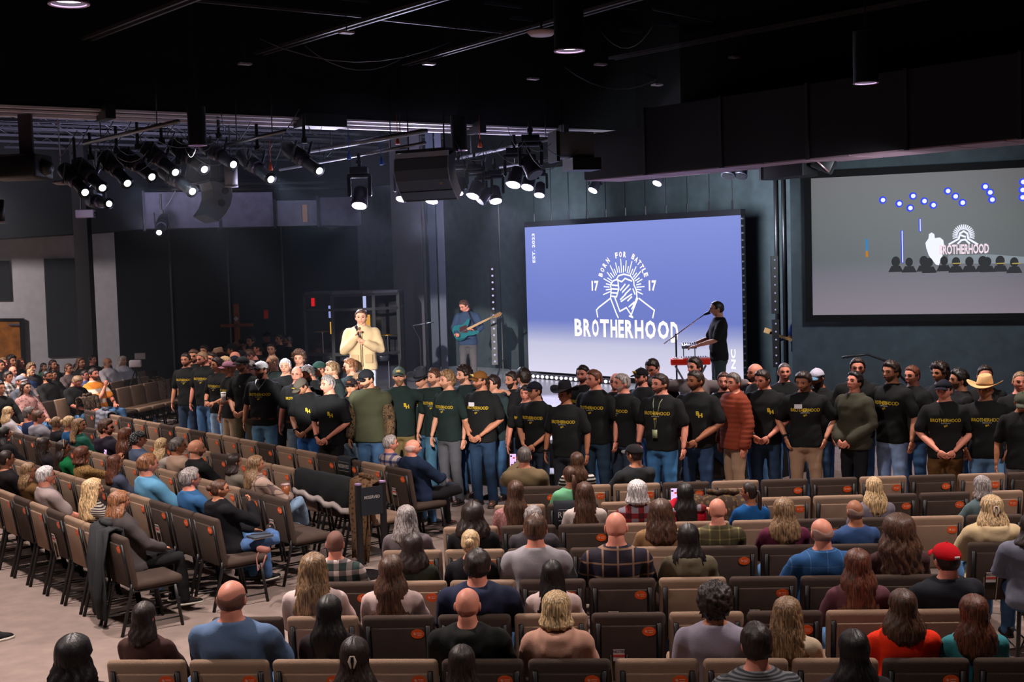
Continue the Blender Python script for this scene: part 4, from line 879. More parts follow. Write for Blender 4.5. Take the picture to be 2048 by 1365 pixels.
# pendant lamps
GLOWV = emat('lamp_glow', (250, 225, 255), 6.); CANM = mat('pendant_black', (14, 13, 17), .4, spec=.5)
PLAB = ['pendant lamp cut off by the top left corner, glowing violet', 'big black pendant can lamp below the ceiling, top centre right', 'black pendant can lamp above the projection screen', 'black pendant can in front of the spotlight cluster at left', 'black pendant can hanging right of the loudspeaker']
for i, (x, y) in enumerate(PEND_SEEN + PEND_OFF):
    vis = i < 5; t = thing('pendant_lamp', PLAB[i] if vis else 'black pendant can lamp outside the photo, %s of eleven' % ORD[i - 5], 'pendant lamp', (x, y, 5.28), 0, 'pendant can lamps')
    M().rings([[Vector((.145 * math.cos(a), .145 * math.sin(a), z)) * 1 for a in np.linspace(0, 2 * math.pi, 24, endpoint=False)] for z in (.0, .62)], 0, False).cyl((0, 0, .60), (0, 0, .62), .145, 24).build('can', CANM, t, True)
    M().rings([[Vector((r_ * math.cos(a), r_ * math.sin(a), z)) for a in np.linspace(0, 2 * math.pi, 24, endpoint=False)] for r_, z in ((.150, 0), (.150, .012), (.128, .012), (.128, 0), (.150, 0))], 0, False).build('rim', mat('rim_pale', (190, 170, 200), .4), t, True)
    M().cyl((0, 0, .035), (0, 0, .05), .118, 24).build('lens', GLOWV if i not in (3, 4) else emat('lamp_glow_soft', (232, 180, 240), 1.0), t)
    M().tube([(0, 0, .62), (0, 0, 2.4)], .012, 6).build('stem', BLKM, t)
# ellipsoidal spotlights
LENS = emat('spot_lens', (235, 238, 255), 14.)
def ers(px, py, Y, tx, ty, tY, lbl, lit=True, body=DKM):    # from rear (px, py) to lens (tx, ty)
    a, b = D(px, py, Y), D(tx, ty, tY); d = (b - a).normalized(); L_ = .78; t = thing('ellipsoidal_spotlight', lbl, 'stage light', b - d * .95, 0, 'ellipsoidal spotlights over the stage', 1.25)
    Rm = d.to_track_quat('Y', 'Z').to_matrix().to_4x4()
    def pp(pts, rads, nm, mt, n=14, s=True, par=t):
        m1 = M(); m1.xf = Rm; m1.tube(pts, rads, n); return m1.build(nm, mt, par, s)
    pp([(0, -.10, 0), (0, -.02, 0), (0, .0, 0), (0, .30, 0), (0, .36, 0)], [.06, .105, .115, .115, .085], 'lamp_housing', body)
    pp([(0, .36, 0), (0, .44, 0)], [.10, .10], 'shutter_ring', mat('shutter_rim', (96, 88, 110), .35, .6), 8)
    pp([(0, .44, 0), (0, .70, 0), (0, .74, 0)], [.078, .078, .092], 'lens_tube', body)
    if lit: pp([(0, .738, 0), (0, .752, 0)], [.046, .046], 'lens', LENS)
    m1 = M(); m1.xf = Rm
    for s in (-1, 1): m1.box((s * .13, .28, .08), (.012, .045, .30))
    m1.build('yoke', body, t); m1 = M(); m1.tube([Rm @ Vector((0, .28, .22)), Rm @ Vector((0, .28, .22)) + Vector((0, 0, .35))], .022, 6); m1.box(Rm @ Vector((0, .28, .24)), (.07, .07, .07)); m1.build('clamp', BLKM, t)
    m1 = M(); e0 = Rm @ Vector((0, -.1, 0)); m1.tube([e0, e0 + Vector((-.05, 0, .12)), e0 + Vector((.1, 0, .3)), e0 + Vector((.22, 0, .5))], .008, 5); m1.build('power_lead', mat('lead_grey', (120, 122, 126), .5), t, True); return t
for i, (a, b) in enumerate((((134, 344), (171, 386)), ((158, 330), (206, 377)), ((208, 312), (256, 368)), ((245, 308), (305, 355)), ((290, 294), (352, 346)), ((345, 288), (410, 340)), ((330, 342), (386, 384)), ((486, 312), (543, 360)), ((575, 296), (640, 343)), ((412, 292), (468, 330)))):
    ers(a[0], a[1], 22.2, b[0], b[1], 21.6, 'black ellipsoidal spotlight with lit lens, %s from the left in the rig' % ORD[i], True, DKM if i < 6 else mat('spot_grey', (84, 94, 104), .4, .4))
t = ers(188, 402, 26.5, 219, 408, 25.9, 'spotlight with bright lens low at the left of the rig'); t = ers(330, 436, 30, 318, 466, 29, 'single bright spotlight below the air duct at left')
# moving head lamps
def mover(px, py, Y, tilt, lbl, lit=True, s=1.0, yaw=0):
    p = D(px, py, Y); t = thing('moving_head_lamp', lbl, 'stage light', p, R(yaw), 'moving head lamps over the stage', s); hm_ = RX(-26) @ RY(tilt)
    bm_build('base_box', rbox((.30, .24, .12), .02), DKM, t, T(0, 0, .46))
    for k in (-1, 1): bm_build('yoke_arm', rbox((.06, .13, .36), .025), DKM, t, T(k * .175, 0, .20))
    bm_build('yoke_bridge', rbox((.40, .14, .07), .025), DKM, t, T(0, 0, .37))
    m1 = M(); m1.xf = hm_; m1.tube([(0, 0, .20), (0, 0, .16), (0, 0, -.05), (0, 0, -.13), (0, 0, -.15)], [.07, .115, .13, .145, .145], 18); m1.build('head', mat('lamp_head', (62, 60, 74), .4, .3), t, True)
    m1 = M(); m1.xf = hm_; m1.tube([(0, 0, -.151), (0, 0, -.160)], [.122, .122], 18); m1.build('lens', emat('mover_lens', (240, 220, 255), 9.) if lit else BLKM, t)
    m1 = M(); m1.tube([(0, 0, .52), (0, 0, .75)], .03, 6).box((0, 0, .60), (.09, .09, .06)); m1.build('clamp', BLKM, t); return t
ML = ['white violet moving head lamp hanging left of the loudspeaker', 'moving head lamp behind the left side of the loudspeaker', 'moving head lamp under the loudspeaker bottom edge', 'tilted moving head lamp just right of the loudspeaker', 'moving head lamp, second right of the loudspeaker', 'moving head lamp lit bluish white, third right of the loudspeaker', 'moving head lamp high at the right end of the rig', 'moving head lamp tucked behind the black projector', 'lowest moving head lamp right of the rig', 'small moving head lamp under the left end of the duct', 'round lamp alone under the middle of the duct']
for i, (x, y, Y, tl, s) in enumerate(((720, 396, 24, 4, 1.1), (806, 386, 26, 8, .95), (866, 390, 26, 8, .95), (918, 372, 25, 14, .95), (950, 380, 25, 16, .95), (990, 390, 25.5, -6, .95), (1030, 355, 24, 12, 1.05), (1058, 362, 24.5, 14, .95), (1080, 380, 25.5, 8, .8), (1190, 372, 25.5, 26, .75), (1318, 358, 25, 24, .72))): mover(x, y, Y, tl, ML[i], True, s)
mover(1062, 335, 23, -25, 'dark unlit moving head hanging at the right end of the rig', False, 1.1)
mover(968, 392, 25.2, 40, 'unlit grey moving head between two lit ones', False, .9)
for i, x in enumerate((1458, 1483)): mover(x, 340, 22.5, 15, 'unlit black moving head under the right duct, %s of two' % ('left' if i == 0 else 'right'), False, .85)
# line array loudspeakers
def array(px, py, Y, yaw, lbl, mt, side, s=1.):
    p = D(px, py, Y); t = thing('line_array_speaker', lbl, 'loudspeaker', p, R(yaw), None, s)
    prof = [(0, 0), (-.02, -.22), (.03, -.42), (.15, -.62), (.32, -.80)]   # curved grille, front = -y
    def sh(i0, i1, nm):
        m1 = M(); pts = [(prof[i][0], prof[i][1]) for i in range(i0, i1 + 1)]; rs = []
        for y, z in pts: rs.append([Vector((-.60, y, z)), Vector((.60, y, z)), Vector((.52, y + .45 - .2 * (-z), z + .16)), Vector((-.52, y + .45 - .2 * (-z), z + .16))])
        m1.rings(rs); return m1.build(nm, side, t)
    sh(0, 3, 'upper_cabinet'); sh(3, 4, 'lower_cabinet')
    m1 = M()
    for i in range(3): (y0, z0), (y1, z1) = prof[i], prof[i + 1]; m1.add([(-.585, y0 - .012, z0), (.585, y0 - .012, z0), (.585, y1 - .012, z1 + (.01 if i == 2 else 0)), (-.585, y1 - .012, z1 + (.01 if i == 2 else 0))], [(0, 3, 2, 1)])
    m1.build('upper_grille', mt, t); m1 = M(); (y0, z0), (y1, z1) = prof[3], prof[4]; m1.add([(-.585, y0 - .012, z0 - .012), (.585, y0 - .012, z0 - .012), (.585, y1 - .012, z1 + .015), (-.585, y1 - .012, z1 + .015)], [(0, 3, 2, 1)]); m1.build('lower_grille', mt, t)
    M().box((0, .02, .06), (1.18, .05, .10)).build('top_strip', mat('speaker_strip', (150, 150, 160), .5), t); M().box((0, .22, .14), (1.1, .5, .05)).build('fly_frame', BLKM, t)
    for k in (-1, 1): M().tube([(k * .4, .2, .15), (k * .4, .2, 1.1)], .015, 6).build('fly_cable', BLKM, t); M().tube([(k * .60, y - .01, z) for y, z in prof], .012, 5).build('grille_edge', mat('edge_grey', (130, 130, 136), .5), t)
    M().box((.42, .02, -.50), (.06, .03, .035)).build('badge', mat('badge_gold', (170, 150, 90), .4), t); return t
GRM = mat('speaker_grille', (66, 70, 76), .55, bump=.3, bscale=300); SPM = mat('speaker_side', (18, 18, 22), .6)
array(842, 316, 22.5, -28, 'large curved black line array loudspeaker hanging above the bassist', GRM, SPM, .92)
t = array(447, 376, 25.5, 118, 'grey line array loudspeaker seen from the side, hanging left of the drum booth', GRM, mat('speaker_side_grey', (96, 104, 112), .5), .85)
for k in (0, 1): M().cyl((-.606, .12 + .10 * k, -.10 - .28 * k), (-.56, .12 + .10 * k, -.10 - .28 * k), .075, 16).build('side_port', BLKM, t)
# round pendant column speaker, projector, cameras, small boxes
def canspk(px, py0, py1, Y, r, mt, lbl, nm='column_speaker', cat='loudspeaker'):
    a, b = D(px, py0, Y), D(px, py1, Y); t = thing(nm, lbl, cat, b); h_ = (a - b).length
    M().tube([(0, 0, 0), (0, 0, h_)], r, 20).build('housing', mt, t, True); M().rings([[Vector((r * 1.06 * math.cos(q), r * 1.06 * math.sin(q), z)) for q in np.linspace(0, 2 * math.pi, 20, endpoint=False)] for z in (-.01, .03)]).build('bottom_rim', mat('rim_grey', (150, 150, 160), .4), t, True)
    M().tube([(0, 0, h_), (0, 0, h_ + .8)], .012, 6).build('stem', BLKM, t); return t
canspk(463, 330, 374, 25, .125, mat('grey_can', (140, 140, 146), .5), 'light grey cylindrical can hanging between the spotlights and the line array')
canspk(197, 380, 414, 27, .085, mat('dark_can', (70, 76, 82), .5), 'dark cylindrical can hanging at the left below the spotlights')
p = D(171, 428, 30); t = thing('wall_camera', 'white box camera fixed under the black bulkhead at left', 'camera', p); bm_build('camera_body', rbox((.42, .2, .19), .02), mat('camera_white', (140, 128, 142), .5), t); M().cyl((.2, 0, -.01), (.25, 0, -.01), .05, 14).build('camera_lens', BLKM, t)
M().tube([(-.1, 0, .08), (-.1, 0, .5)], .02, 6).build('camera_bracket', BLKM, t)
p = D(124, 370, 24); t = thing('dome_lamp', 'shallow pale dish on a thin rod at the left of the rig', 'ceiling fixture', p); M().tube([(0, 0, 0), (0, 0, .04), (0, 0, .07)], [.10, .17, .15], 20).build('dish', mat('dish', (120, 112, 112), .4), t, True); M().tube([(0, 0, .05), (-.02, 0, 1.25)], .012, 6).build('rod', mat('rod_white', (170, 165, 190), .4), t)
t = thing('hall_projector', 'large black projector hanging at the far left under the lip', 'projector', D(52, 335, 20)); t.rotation_euler = (0, 0, R(-8))
bm_build('projector_body', rbox((.85, .6, .38), .05), BLKM, t, T(-.12, 0, 0)); M().tube([(.25, 0, 0), (.42, 0, -.03)], [.17, .08], 18).build('projector_lens', BLKM, t, True); M().box((-.0, .05, .5), (.22, .05, .65)).build('mount_plate', mat('mount_grey', (74, 66, 78), .5), t)
p = D(2, 425, 17); canspk(-4, 400, 446, 17, .09, CANM, 'black cylinder at the left photo edge beside the bulkhead')
# ducts
DUCTM = mat('duct_grey', (88, 86, 104), .6, .3, var=.1)
a_, b_ = D(288, 458, 30.5), D(724, 452, 32.0); a_.z = b_.z = a_.z; dd = (b_ - a_); DL = dd.length
du = thing('air_duct', 'grey rectangular air duct hanging in front of the far black wall', 'air duct', (a_.x, a_.y, a_.z), math.atan2(dd.y, dd.x)); DHt = D(288, 385, 30.5).z - a_.z
x0_ = 0
for i, (wd, hh_, of) in enumerate(((1.75, 1.0, 0), (1.3, .97, .05), (1.05, .72, .0), (1.1, .80, .06))):
    wd = DL * wd / 5.2; M().box((x0_ + wd / 2, .4 + of, DHt * hh_ / 2), (wd - .02, .8, DHt * hh_)).build('duct_section', DUCTM, du); M().box((x0_ + .02, .4 + of, DHt * hh_ / 2), (.06, .9, DHt * hh_ + .08)).build('duct_flange', DKM, du); x0_ += wd
M().box((DL * .73, -.02, .30), (.12, .03, .42)).build('inspection_tag', mat('brown_tag', (150, 110, 90), .6), du)
p0, p1 = P(1169, 360, 4.7), P(2048, 275, 4.7); rd = (p1 - p0).normalized(); ang = math.atan2(rd.y, rd.x)
dk = thing('air_duct', 'long black air duct running from above the video wall to the upper right', 'air duct', p0, ang); RL = (p1 - p0).length + 5
BD = mat('black_duct', (26, 24, 28), .6, bump=.1, bscale=4); BDU = mat('black_duct_panel', (40, 36, 42), .6)
M().box((.75, .45, .40), (1.5, .9, .80)).build('duct_section', BD, dk)
for i in range(7): L_ = (RL - 1.5) / 7; M().box((1.5 + L_ * (i + .5), .45, .55), (L_ - .015, .9, 1.1)).build('duct_section', BD, dk); M().box((1.5 + L_ * i, .45, .55), (.05, .96, 1.14)).build('duct_flange', BDU, dk)
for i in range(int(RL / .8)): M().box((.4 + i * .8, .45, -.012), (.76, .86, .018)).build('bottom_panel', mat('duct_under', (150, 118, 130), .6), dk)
for i, (px, py) in enumerate(((490, 128), (693, 65), (858, 128), (1201, 129), (1066, 158), (1104, 190), (1314, 170), (715, 184), (1470, 115))):
    p = P(px, py, 6.6); t = thing('ceiling_sensor', 'small flat pale ceiling fitting, %s in a scatter under the ceiling' % ORD[i], 'ceiling fitting', p, .6, 'small flat ceiling fittings'); M().box((0, 0, 0), (.20, .13, .03)).build('plate', mat('fitting_plate', (150, 136, 140), .5), t); M().tube([(0, 0, 0), (0, 0, .35)], .008, 4).build('drop_rod', BLKM, t)
p = P(1083, 68, 6.1); t = thing('dome_fixture', 'pale round dome fixture under the ceiling left of the big pendant', 'ceiling fixture', p); M().tube([(0, 0, -.03), (0, 0, -.02), (0, 0, .03), (0, 0, .05)], [.05, .14, .19, .15], 24).build('dome', mat('dome_white', (190, 170, 180), .4), t, True); M().tube([(0, 0, .05), (0, 0, .5)], .015, 5).build('stem', BLKM, t)
# black beam lamp and column speaker right
a_, b_ = D(1525, 340, 21.0), D(1632, 332, 20.0); t = thing('long_loudspeaker', 'long black loudspeaker box fixed under the right duct beside the screen', 'loudspeaker', a_.lerp(b_, .5), math.atan2((b_ - a_).y, (b_ - a_).x)); bm_build('cabinet', rbox((.95, .35, .33), .02), SPM, t); M().box((-.46, -.18, 0), (.02, .02, .34)).build('edge', mat('edge_grey', (130, 130, 136), .5), t)
a_ = D(1648, 326, 20.0); t = thing('angled_spotlight', 'tilted black lamp with a shining bracket at the top left of the screen', 'stage light', a_, R(-20)); bm_build('lamp_box', rbox((.34, .3, .26), .03), BLKM, t, RY(25)); M().tube([(-.30, -.2, .10), (-.1, -.22, .04), (.10, -.2, -.16)], .016, 6).build('bracket', mat('bracket_shine', (200, 170, 170), .25, .8), t, True)
# ceiling strips above the black duct, made to glow instead of being lit
a_, b_ = P(1236, 262, 5.6), P(1320, 266, 5.6); t = thing('glowing_strip', 'ceiling strips above the black duct, made to glow violet in place of light', 'ceiling strip', (a_ + b_) / 2, math.atan2(b_.y - a_.y, b_.x - a_.x)); M().box((0, 0, 0), (.75, .9, .04)).build('housing', DKM, t)
for k in range(2): M().box((0, -.25 + .42 * k, -.03), (.72, .30, .02)).build('strip_face', emat('strip_glow', (236, 214, 250), 1.3), t)
p = D(1145, 292, 21.5); t = thing('duct_box', 'grey square junction box at the end of the black duct', 'duct box', p, .3); bm_build('box_body', rbox((.62, .4, .42), .01), mat('box_grey', (120, 124, 130), .5, .4), t); M().box((-.33, 0, -.02), (.06, .44, .5)).build('box_flange', BLKM, t); M().box((.12, -.1, -.32), (.5, .5, .2)).build('lower_box', BLKM, t)

# ------------------------------------------------------------------ stage furniture
# tall columns left of the video wall, lit faces put in by colour
for i, (px, wd, c, lb_) in enumerate(((842, .22, (40, 38, 46), 'slim dark upright column left of the bassist'), (872, .16, (44, 50, 66), 'upright face painted grey blue as if lit, left of two behind the bassist'), (889, .14, (64, 66, 84), 'upright face painted pale as if lit, right of two beside the bassist'))):
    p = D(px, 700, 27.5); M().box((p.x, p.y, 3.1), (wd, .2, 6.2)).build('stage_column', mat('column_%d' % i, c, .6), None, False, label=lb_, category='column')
p = D(825, 700, 29.5); M().box((p.x, p.y, 3.1), (.75, .15, 6.2)).build('stage_column', mat('column_back', (46, 42, 50), .8), None, False, label='broad dark flat panel behind the tall columns beside the drum booth', category='column')
def batten(px, py0, py1, Y, lbl, br_=.022, st_b=.9):
    a, b = D(px, py1, Y), D(px + (py0 - py1) * .03, py0, Y); t = thing('light_batten', lbl, 'light bar', (a.x, a.y, a.z)); h_ = b.z - a.z; M().box((0, .04, h_ / 2), (.12, .07, h_)).build('batten_housing', BLKM, t)
    n = max(4, int(h_ / .13))
    for i in range(n): M().ell((0, 0, h_ * (i + .5) / n), (br_, .014, br_), 8, 5).build('batten_lamp', emat('batten_glow', (205, 200, 245), st_b), t)
    return t
batten(990, 532, 730, 26.5, 'tall dotted light bar standing right of the bassist')
batten(1551, 512, 628, 22.5, 'upper dotted light bar beside the screen poles', .016, .5); batten(1553, 640, 735, 22.5, 'lower dotted light bar beside the screen poles', .016, .5)
for px, lb_ in ((1557, 'left'), (1572, 'right')):
    p = D(px, 700, 22.8); M().tube([(p.x, p.y, 0), (p.x, p.y, 6.4)], .045, 10).build('upright_pole', mat('pole_black', (34, 34, 38), .35, .5), None, True, label='tall black pole beside the projection screen, %s of two' % lb_, category='pole')
p = D(1006, 740, 26.5); t = thing('light_stand', 'thin black stand with cables right of the dotted light bar', 'stand', (p.x, p.y, SZ)); M().tube([(0, 0, 0), (0, 0, 4.0)], .014, 6).build('stand_pole', BLKM, t)
for a in (0, 120, 240): M().tube([(0, 0, .5), (.35 * math.cos(R(a)), .35 * math.sin(R(a)), 0)], .014, 5).build('stand_leg', DKM, t)
# floor light bar under the video wall
a_, b_ = P(1062, 752, SZ + .06), P(1135, 762, SZ + .06); t = thing('floor_light_bar', 'row of white footlights on the deck below the video wall', 'light bar', (a_.x, a_.y, SZ), math.atan2(lu.y, lu.x)); M().box((1.3, .06, .05), (2.7, .1, .1)).build('bar_housing', BLKM, t)
for i in range(18): M().ell((.08 + i * .145, -.01, .055), (.045, .02, .035), 8, 5).build('footlight', emat('foot_glow', (245, 238, 255), 3.), t)
# drum booth
BY = 25.0; bl, br = D(614, 720, BY), D(800, 720, BY); bz = D(700, 590, BY).z; bw = (br.x - bl.x)
bt = thing('drum_booth', 'dark framed drum booth with clear plastic walls behind the speaker', 'drum booth', ((bl.x + br.x) / 2, BY, SZ)); hB = bz - SZ
cor = [(-.50, 0), (-.18, -.28), (.26, -.30), (.50, -.02), (.50, .8), (-.50, .8)]; cor = [(x * bw, y * 1.3) for x, y in cor]
glass = bpy.data.materials.new('clear_plastic'); glass.use_nodes = True; nt = glass.node_tree; N = nt.nodes; N.remove(N['Principled BSDF']); g = N.new('ShaderNodeBsdfGlossy'); g.inputs[0].default_value = (.8, .8, .85, 1); g.inputs[1].default_value = .05; tr_ = N.new('ShaderNodeBsdfTransparent'); mx = N.new('ShaderNodeMixShader'); mx.inputs[0].default_value = .07
nt.links.new(tr_.outputs[0], mx.inputs[1]); nt.links.new(g.outputs[0], mx.inputs[2]); nt.links.new(mx.outputs[0], N['Material Output'].inputs[0])
for i in range(6):
    (x0, y0), (x1, y1) = cor[i], cor[(i + 1) % 6]; M().box((x0, y0, hB / 2), (.06, .06, hB)).build('booth_post', mat('booth_frame', (22, 21, 26), .7), bt)
    for z in (.03, hB * .42, hB * .86, hB): bar((x0, y0, z), (x1, y1, z), .05, .05, mat('booth_frame', (22, 21, 26), .7), 'booth_rail', bt)
    if i in (3, 4): bar((x0, y0, hB / 2), (x1, y1, hB / 2), .03, hB, mat('booth_added_dark', (14, 15, 20), .8), 'back_panel', bt)  # dark panels added so the booth interior stays dark
    if i != 4: mm = M(); d = Vector((x1 - x0, y1 - y0, 0)).normalized(); n_ = Vector((d.y, -d.x, 0)) * .012; mm.v = [(x0 + s * n_.x, y0 + s * n_.y, z) for s in (0, 1) for z in (0, hB)] + [(x1 + s * n_.x, y1 + s * n_.y, z) for s in (0, 1) for z in (0, hB)]; mm.f = [(0, 1, 5, 4), (2, 6, 7, 3)]; mm.mi = [0, 0]; mm.build('clear_panel', glass, bt)
mm = M(); mm.v = [(x, y, z) for z in (hB, hB + .07) for x, y in cor]; n = 6; mm.f = [tuple(range(n))[::-1], tuple(range(n, 2 * n))] + [(i, (i + 1) % n, n + (i + 1) % n, n + i) for i in range(n)]; mm.mi = [0] * len(mm.f); mm.build('booth_roof', mat('booth_roof', (60, 62, 74), .5), bt)
for x, z0, z1, nm, c in ((-.42, .62, .74, 'amber_gel', (230, 170, 60)), (.34, .52, .80, 'amber_gel', (235, 170, 70)), (.30, .82, 1.0, 'lit_strip', (190, 200, 250)), (-.44, .78, .9, 'lit_strip', (150, 160, 230)), (-.80, .9, .98, 'red_lamp', (200, 20, 20))): M().box((x * bw / 2, -.15, hB * (z0 + z1) / 2), (.12 if nm == 'amber_gel' and x > 0 else .06, .02, hB * (z1 - z0))).build(nm, emat(nm, c, 1.0), bt)
dt = thing('drum_kit', 'drum kit with chrome stands inside the clear booth', 'drum kit', ((bl.x + br.x) / 2, BY + .25, SZ)); CHR = mat('chrome', (200, 200, 205), .2, .9)
for x, y, z, r_, h_ in ((-.45, -.1, .62, .17, .2), (-.12, -.25, .68, .15, .18), (.25, -.15, .40, .22, .4), (.55, -.2, .66, .16, .16)): M().cyl((x, y, z), (x, y, z + h_), r_, 18).build('drum', mat('drum_shell', (50, 52, 62), .25), dt, True); M().tube([(x + r_ * math.cos(a), y + r_ * math.sin(a), z + h_) for a in np.linspace(0, 2 * math.pi, 19)], .010, 5).build('hoop', CHR, dt)
M().cyl((0, -.3, .28), (0, .1, .28), .27, 22).build('bass_drum', mat('drum_shell', (50, 52, 62), .25), dt, True)
for x, z in ((-.62, 1.25), (.1, 1.32), (.66, 1.15)): M().tube([(x, 0, z), (x, 0, z + .02)], [.21, .03], 20).build('cymbal', mat('brass', (150, 120, 60), .3, .8), dt, True); M().tube([(x, 0, 0), (x, 0, z)], .010, 5).build('cymbal_stand', CHR, dt)
# wooden cross
a_ = D(472, 608, 27); t = thing('wooden_cross', 'tall wooden cross standing in front of the black wall', 'cross', (a_.x, 27, 0)); WD = mat('cross_wood', (120, 66, 40), .6, var=.2); zc = D(472, 651, 27).z
M().box((0, 0, a_.z / 2), (.10, .08, a_.z)).build('upright_beam', WD, t); M().box((0, 0, zc), (.68, .08, .065)).build('cross_beam', WD, t); M().box((0, -.05, zc + .14), (.075, .01, .075), Matrix.Rotation(R(45), 3, 'Y')).build('diamond_plate', mat('plate_white', (170, 168, 175), .4), t); M().box((0, 0, .04), (.5, .5, .08)).build('cross_foot', WD, t)
p = D(532, 629, 33); M().box(p, (.10, .06, .22)).build('fire_alarm', mat('alarm_red', (190, 30, 28), .5), None, False, label='small red fire alarm on the black wall right of the cross', category='fire alarm')
# sloping keyboard setup
KP = D(1383, 719, 20.2); t = thing('keyboard', 'bright red stage keyboard on a folding stand', 'keyboard', (KP.x - .02, KP.y, 0), R(-6)); kz = KP.z - .03
bm_build('keyboard_body', rbox((.62, .32, .10), .015), mat('keyboard_red', (226, 44, 24), .35), t, T(0, 0, kz)); M().box((0, .04, kz + .056), (.56, .2, .012)).build('keys', mat('keys_white', (210, 205, 205), .4), t)
for i in range(14): M().box((-.25 + i * .038, .07, kz + .066), (.014, .11, .012)).build('black_key', BLKM, t)
for s in (-1, 1): M().tube([(s * .24, -.1, kz - .06), (-s * .20, -.1, SZ)], .018, 6).build('stand_leg', mat('stand_grey', (110, 110, 120), .4), t)
t2 = thing('effects_unit', 'small grey effects unit on a bracket above the red keyboard', 'effects unit', (KP.x - .02, KP.y + .1, kz + .24), R(-6)); bm_build('unit_body', rbox((.24, .2, .05), .01), mat('unit_grey', (96, 100, 112), .4), t2, RX(12))
for k in range(6): M().cyl((-.09 + .036 * k, -.02, .03), (-.09 + .036 * k, -.02, .05), .010, 8).build('knob', BLKM, t2)
for s in (-1, 1): M().tube([(s * .09, .02, -.02), (s * .09, .02, -.17)], .008, 5).build('bracket_leg', BLKM, t2)
mt_ = thing('microphone_stand', 'boom microphone stand reaching to the keyboard player', 'microphone stand', (D(1352, 680, 20.4).x, 20.4, SZ)); a_, b_ = D(1328, 688, 20.4), D(1408, 630, 20.3); o0 = mt_.location
M().tube([(0, 0, 0), (0, 0, D(1352, 668, 20.4).z - SZ)], .014, 6).build('stand_pole', DKM, mt_); M().tube([a_ - o0, b_ - o0], .010, 6).build('boom_arm', CHR, mt_); M().tube([b_ - o0, D(1420, 625, 20.3) - o0], [.016, .028], 10).build('microphone', DKM, mt_, True)
for a in (90, 210, 330): M().tube([(0, 0, .1), (.3 * math.cos(R(a)), .3 * math.sin(R(a)), 0)], .012, 5).build('stand_foot', DKM, mt_)
# thin mic stand left of bassist
p = D(842, 740, 22.5); t = thing('microphone_stand', 'thin empty microphone stand left of the bassist', 'microphone stand', (p.x, p.y, SZ)); M().tube([(0, 0, 0), (0, 0, 1.2), (-.12, 0, 1.45), (.25, 0, 1.5)], .010, 5).build('stand_pole', DKM, t, True)
for a in (90, 210, 330): M().tube([(0, 0, .1), (.3 * math.cos(R(a)), .3 * math.sin(R(a)), 0)], .012, 5).build('stand_foot', DKM, t)
# thin stage haze
hc_ = U * 25.2 + V * 11.4; hz = M().box((hc_.x, hc_.y, 3.4), (10.8, 16.0, 5.2), Matrix.Rotation(math.atan2(V.y, V.x), 3, 'Z')).build('stage_haze', None); hz['label'] = 'thin haze in the air above the stage'; hz['category'] = 'haze'; hz['kind'] = 'stuff'
hm_ = bpy.data.materials.new('haze'); hm_.use_nodes = True; nt = hm_.node_tree; nt.nodes.remove(nt.nodes['Principled BSDF']); vv = nt.nodes.new('ShaderNodeVolumeScatter'); vv.inputs['Density'].default_value = .0019; vv.inputs['Anisotropy'].default_value = .35; vv.inputs['Color'].default_value = (.75, .85, 1, 1)
nt.links.new(vv.outputs[0], nt.nodes['Material Output'].inputs['Volume']); hz.data.materials.append(hm_)
sc.cycles.volume_bounces = 0; sc.cycles.volume_step_rate = 5; sc.cycles.volume_max_steps = 32
# ------------------------------------------------------------------ standing men
def edge_y(x):
    for (x0, y0), (x1, y1) in zip(EDGE[1:], EDGE[2:]):
        if x0 <= x <= x1: return y0 + (y1 - y0) * (x - x0) / (x1 - x0)
    return 99
GS = 'men standing in a line before the stage'
QUEUE, PLACED = [], []
def stand(px, py, face, pose, label, h=1.80, Y=None, hatz=0., z0=0., w=1., **k):
    if z0 == 0: QUEUE.append((px, py, face, pose, label, h, Y, hatz, w, k)); return None
    return put(px, py, face, pose, label, h, Y, hatz, z0, w, k)
def put(px, py, face, pose, label, h, Y, hatz, z0, w, k):
    if Y is None:
        p = P(px, py, h + hatz); Y0 = min(p.y, edge_y(p.x) - .38); best = None
        for dy in (0, .2, -.2, .4, -.4, .6, -.6, .8, -.8, 1.0, -1.0, 1.3, -1.3, 1.6):
            q = D(px, py, Y0 + dy); hh_ = zat(q.x, q.y, py) - hatz
            if q.y > edge_y(q.x) - .30 or not 1.60 < hh_ < 2.02: continue
            md_ = min([math.hypot(q.x - a, q.y - b) for a, b in PLACED] + [9])
            if md_ >= .44: best = (99, q); break
            if best is None or md_ > best[0] + .03: best = (md_, q)
        Y = best[1].y if best else Y0
    p = D(px, py, Y); h = zat(p.x, p.y, py) - hatz - z0; PLACED.append((p.x, p.y))
    s = max(.9, min(1.16, h / 1.762)); return person((p.x, p.y, z0), face, pose, (s * w, s * w, s), label=label, **k)
B = dict
st_ = stand
st_(372, 707, 168, 'st/down', 'man with short dark hair and stubble at the left end of the standing line', h=1.80, pr='word', leg=DJEAN, beard=('short', 'dark'))
st_(388, 700, 175, 'st/down/pocket', 'brown haired bearded man in black lettered shirt and blue jeans, second from the left end', h=1.84, w=1.05, girth=1.15, pr='word', hair=('thick', 'brown'), beard=('short', 'brown'), yaw=0)
st_(409, 702, 160, 'st/down', 'broad reddish blond man in black lettered shirt and blue jeans looking down to the left', h=1.86, Y=22.6, girth=1.15, yaw=-20, nod=12, pr='word', hair=('crew', 'dblond'), beard=('short', 'red'), skin='r')
st_(436, 716, 150, 'st/clasp2', 'dark haired man with a moustache holding his hands together at his waist, light jeans', h=1.80, yaw=-20, pr='word', leg=LJEAN, hair=('thick', 'dark'), beard=('stache', 'dark'), ex=('watch',))
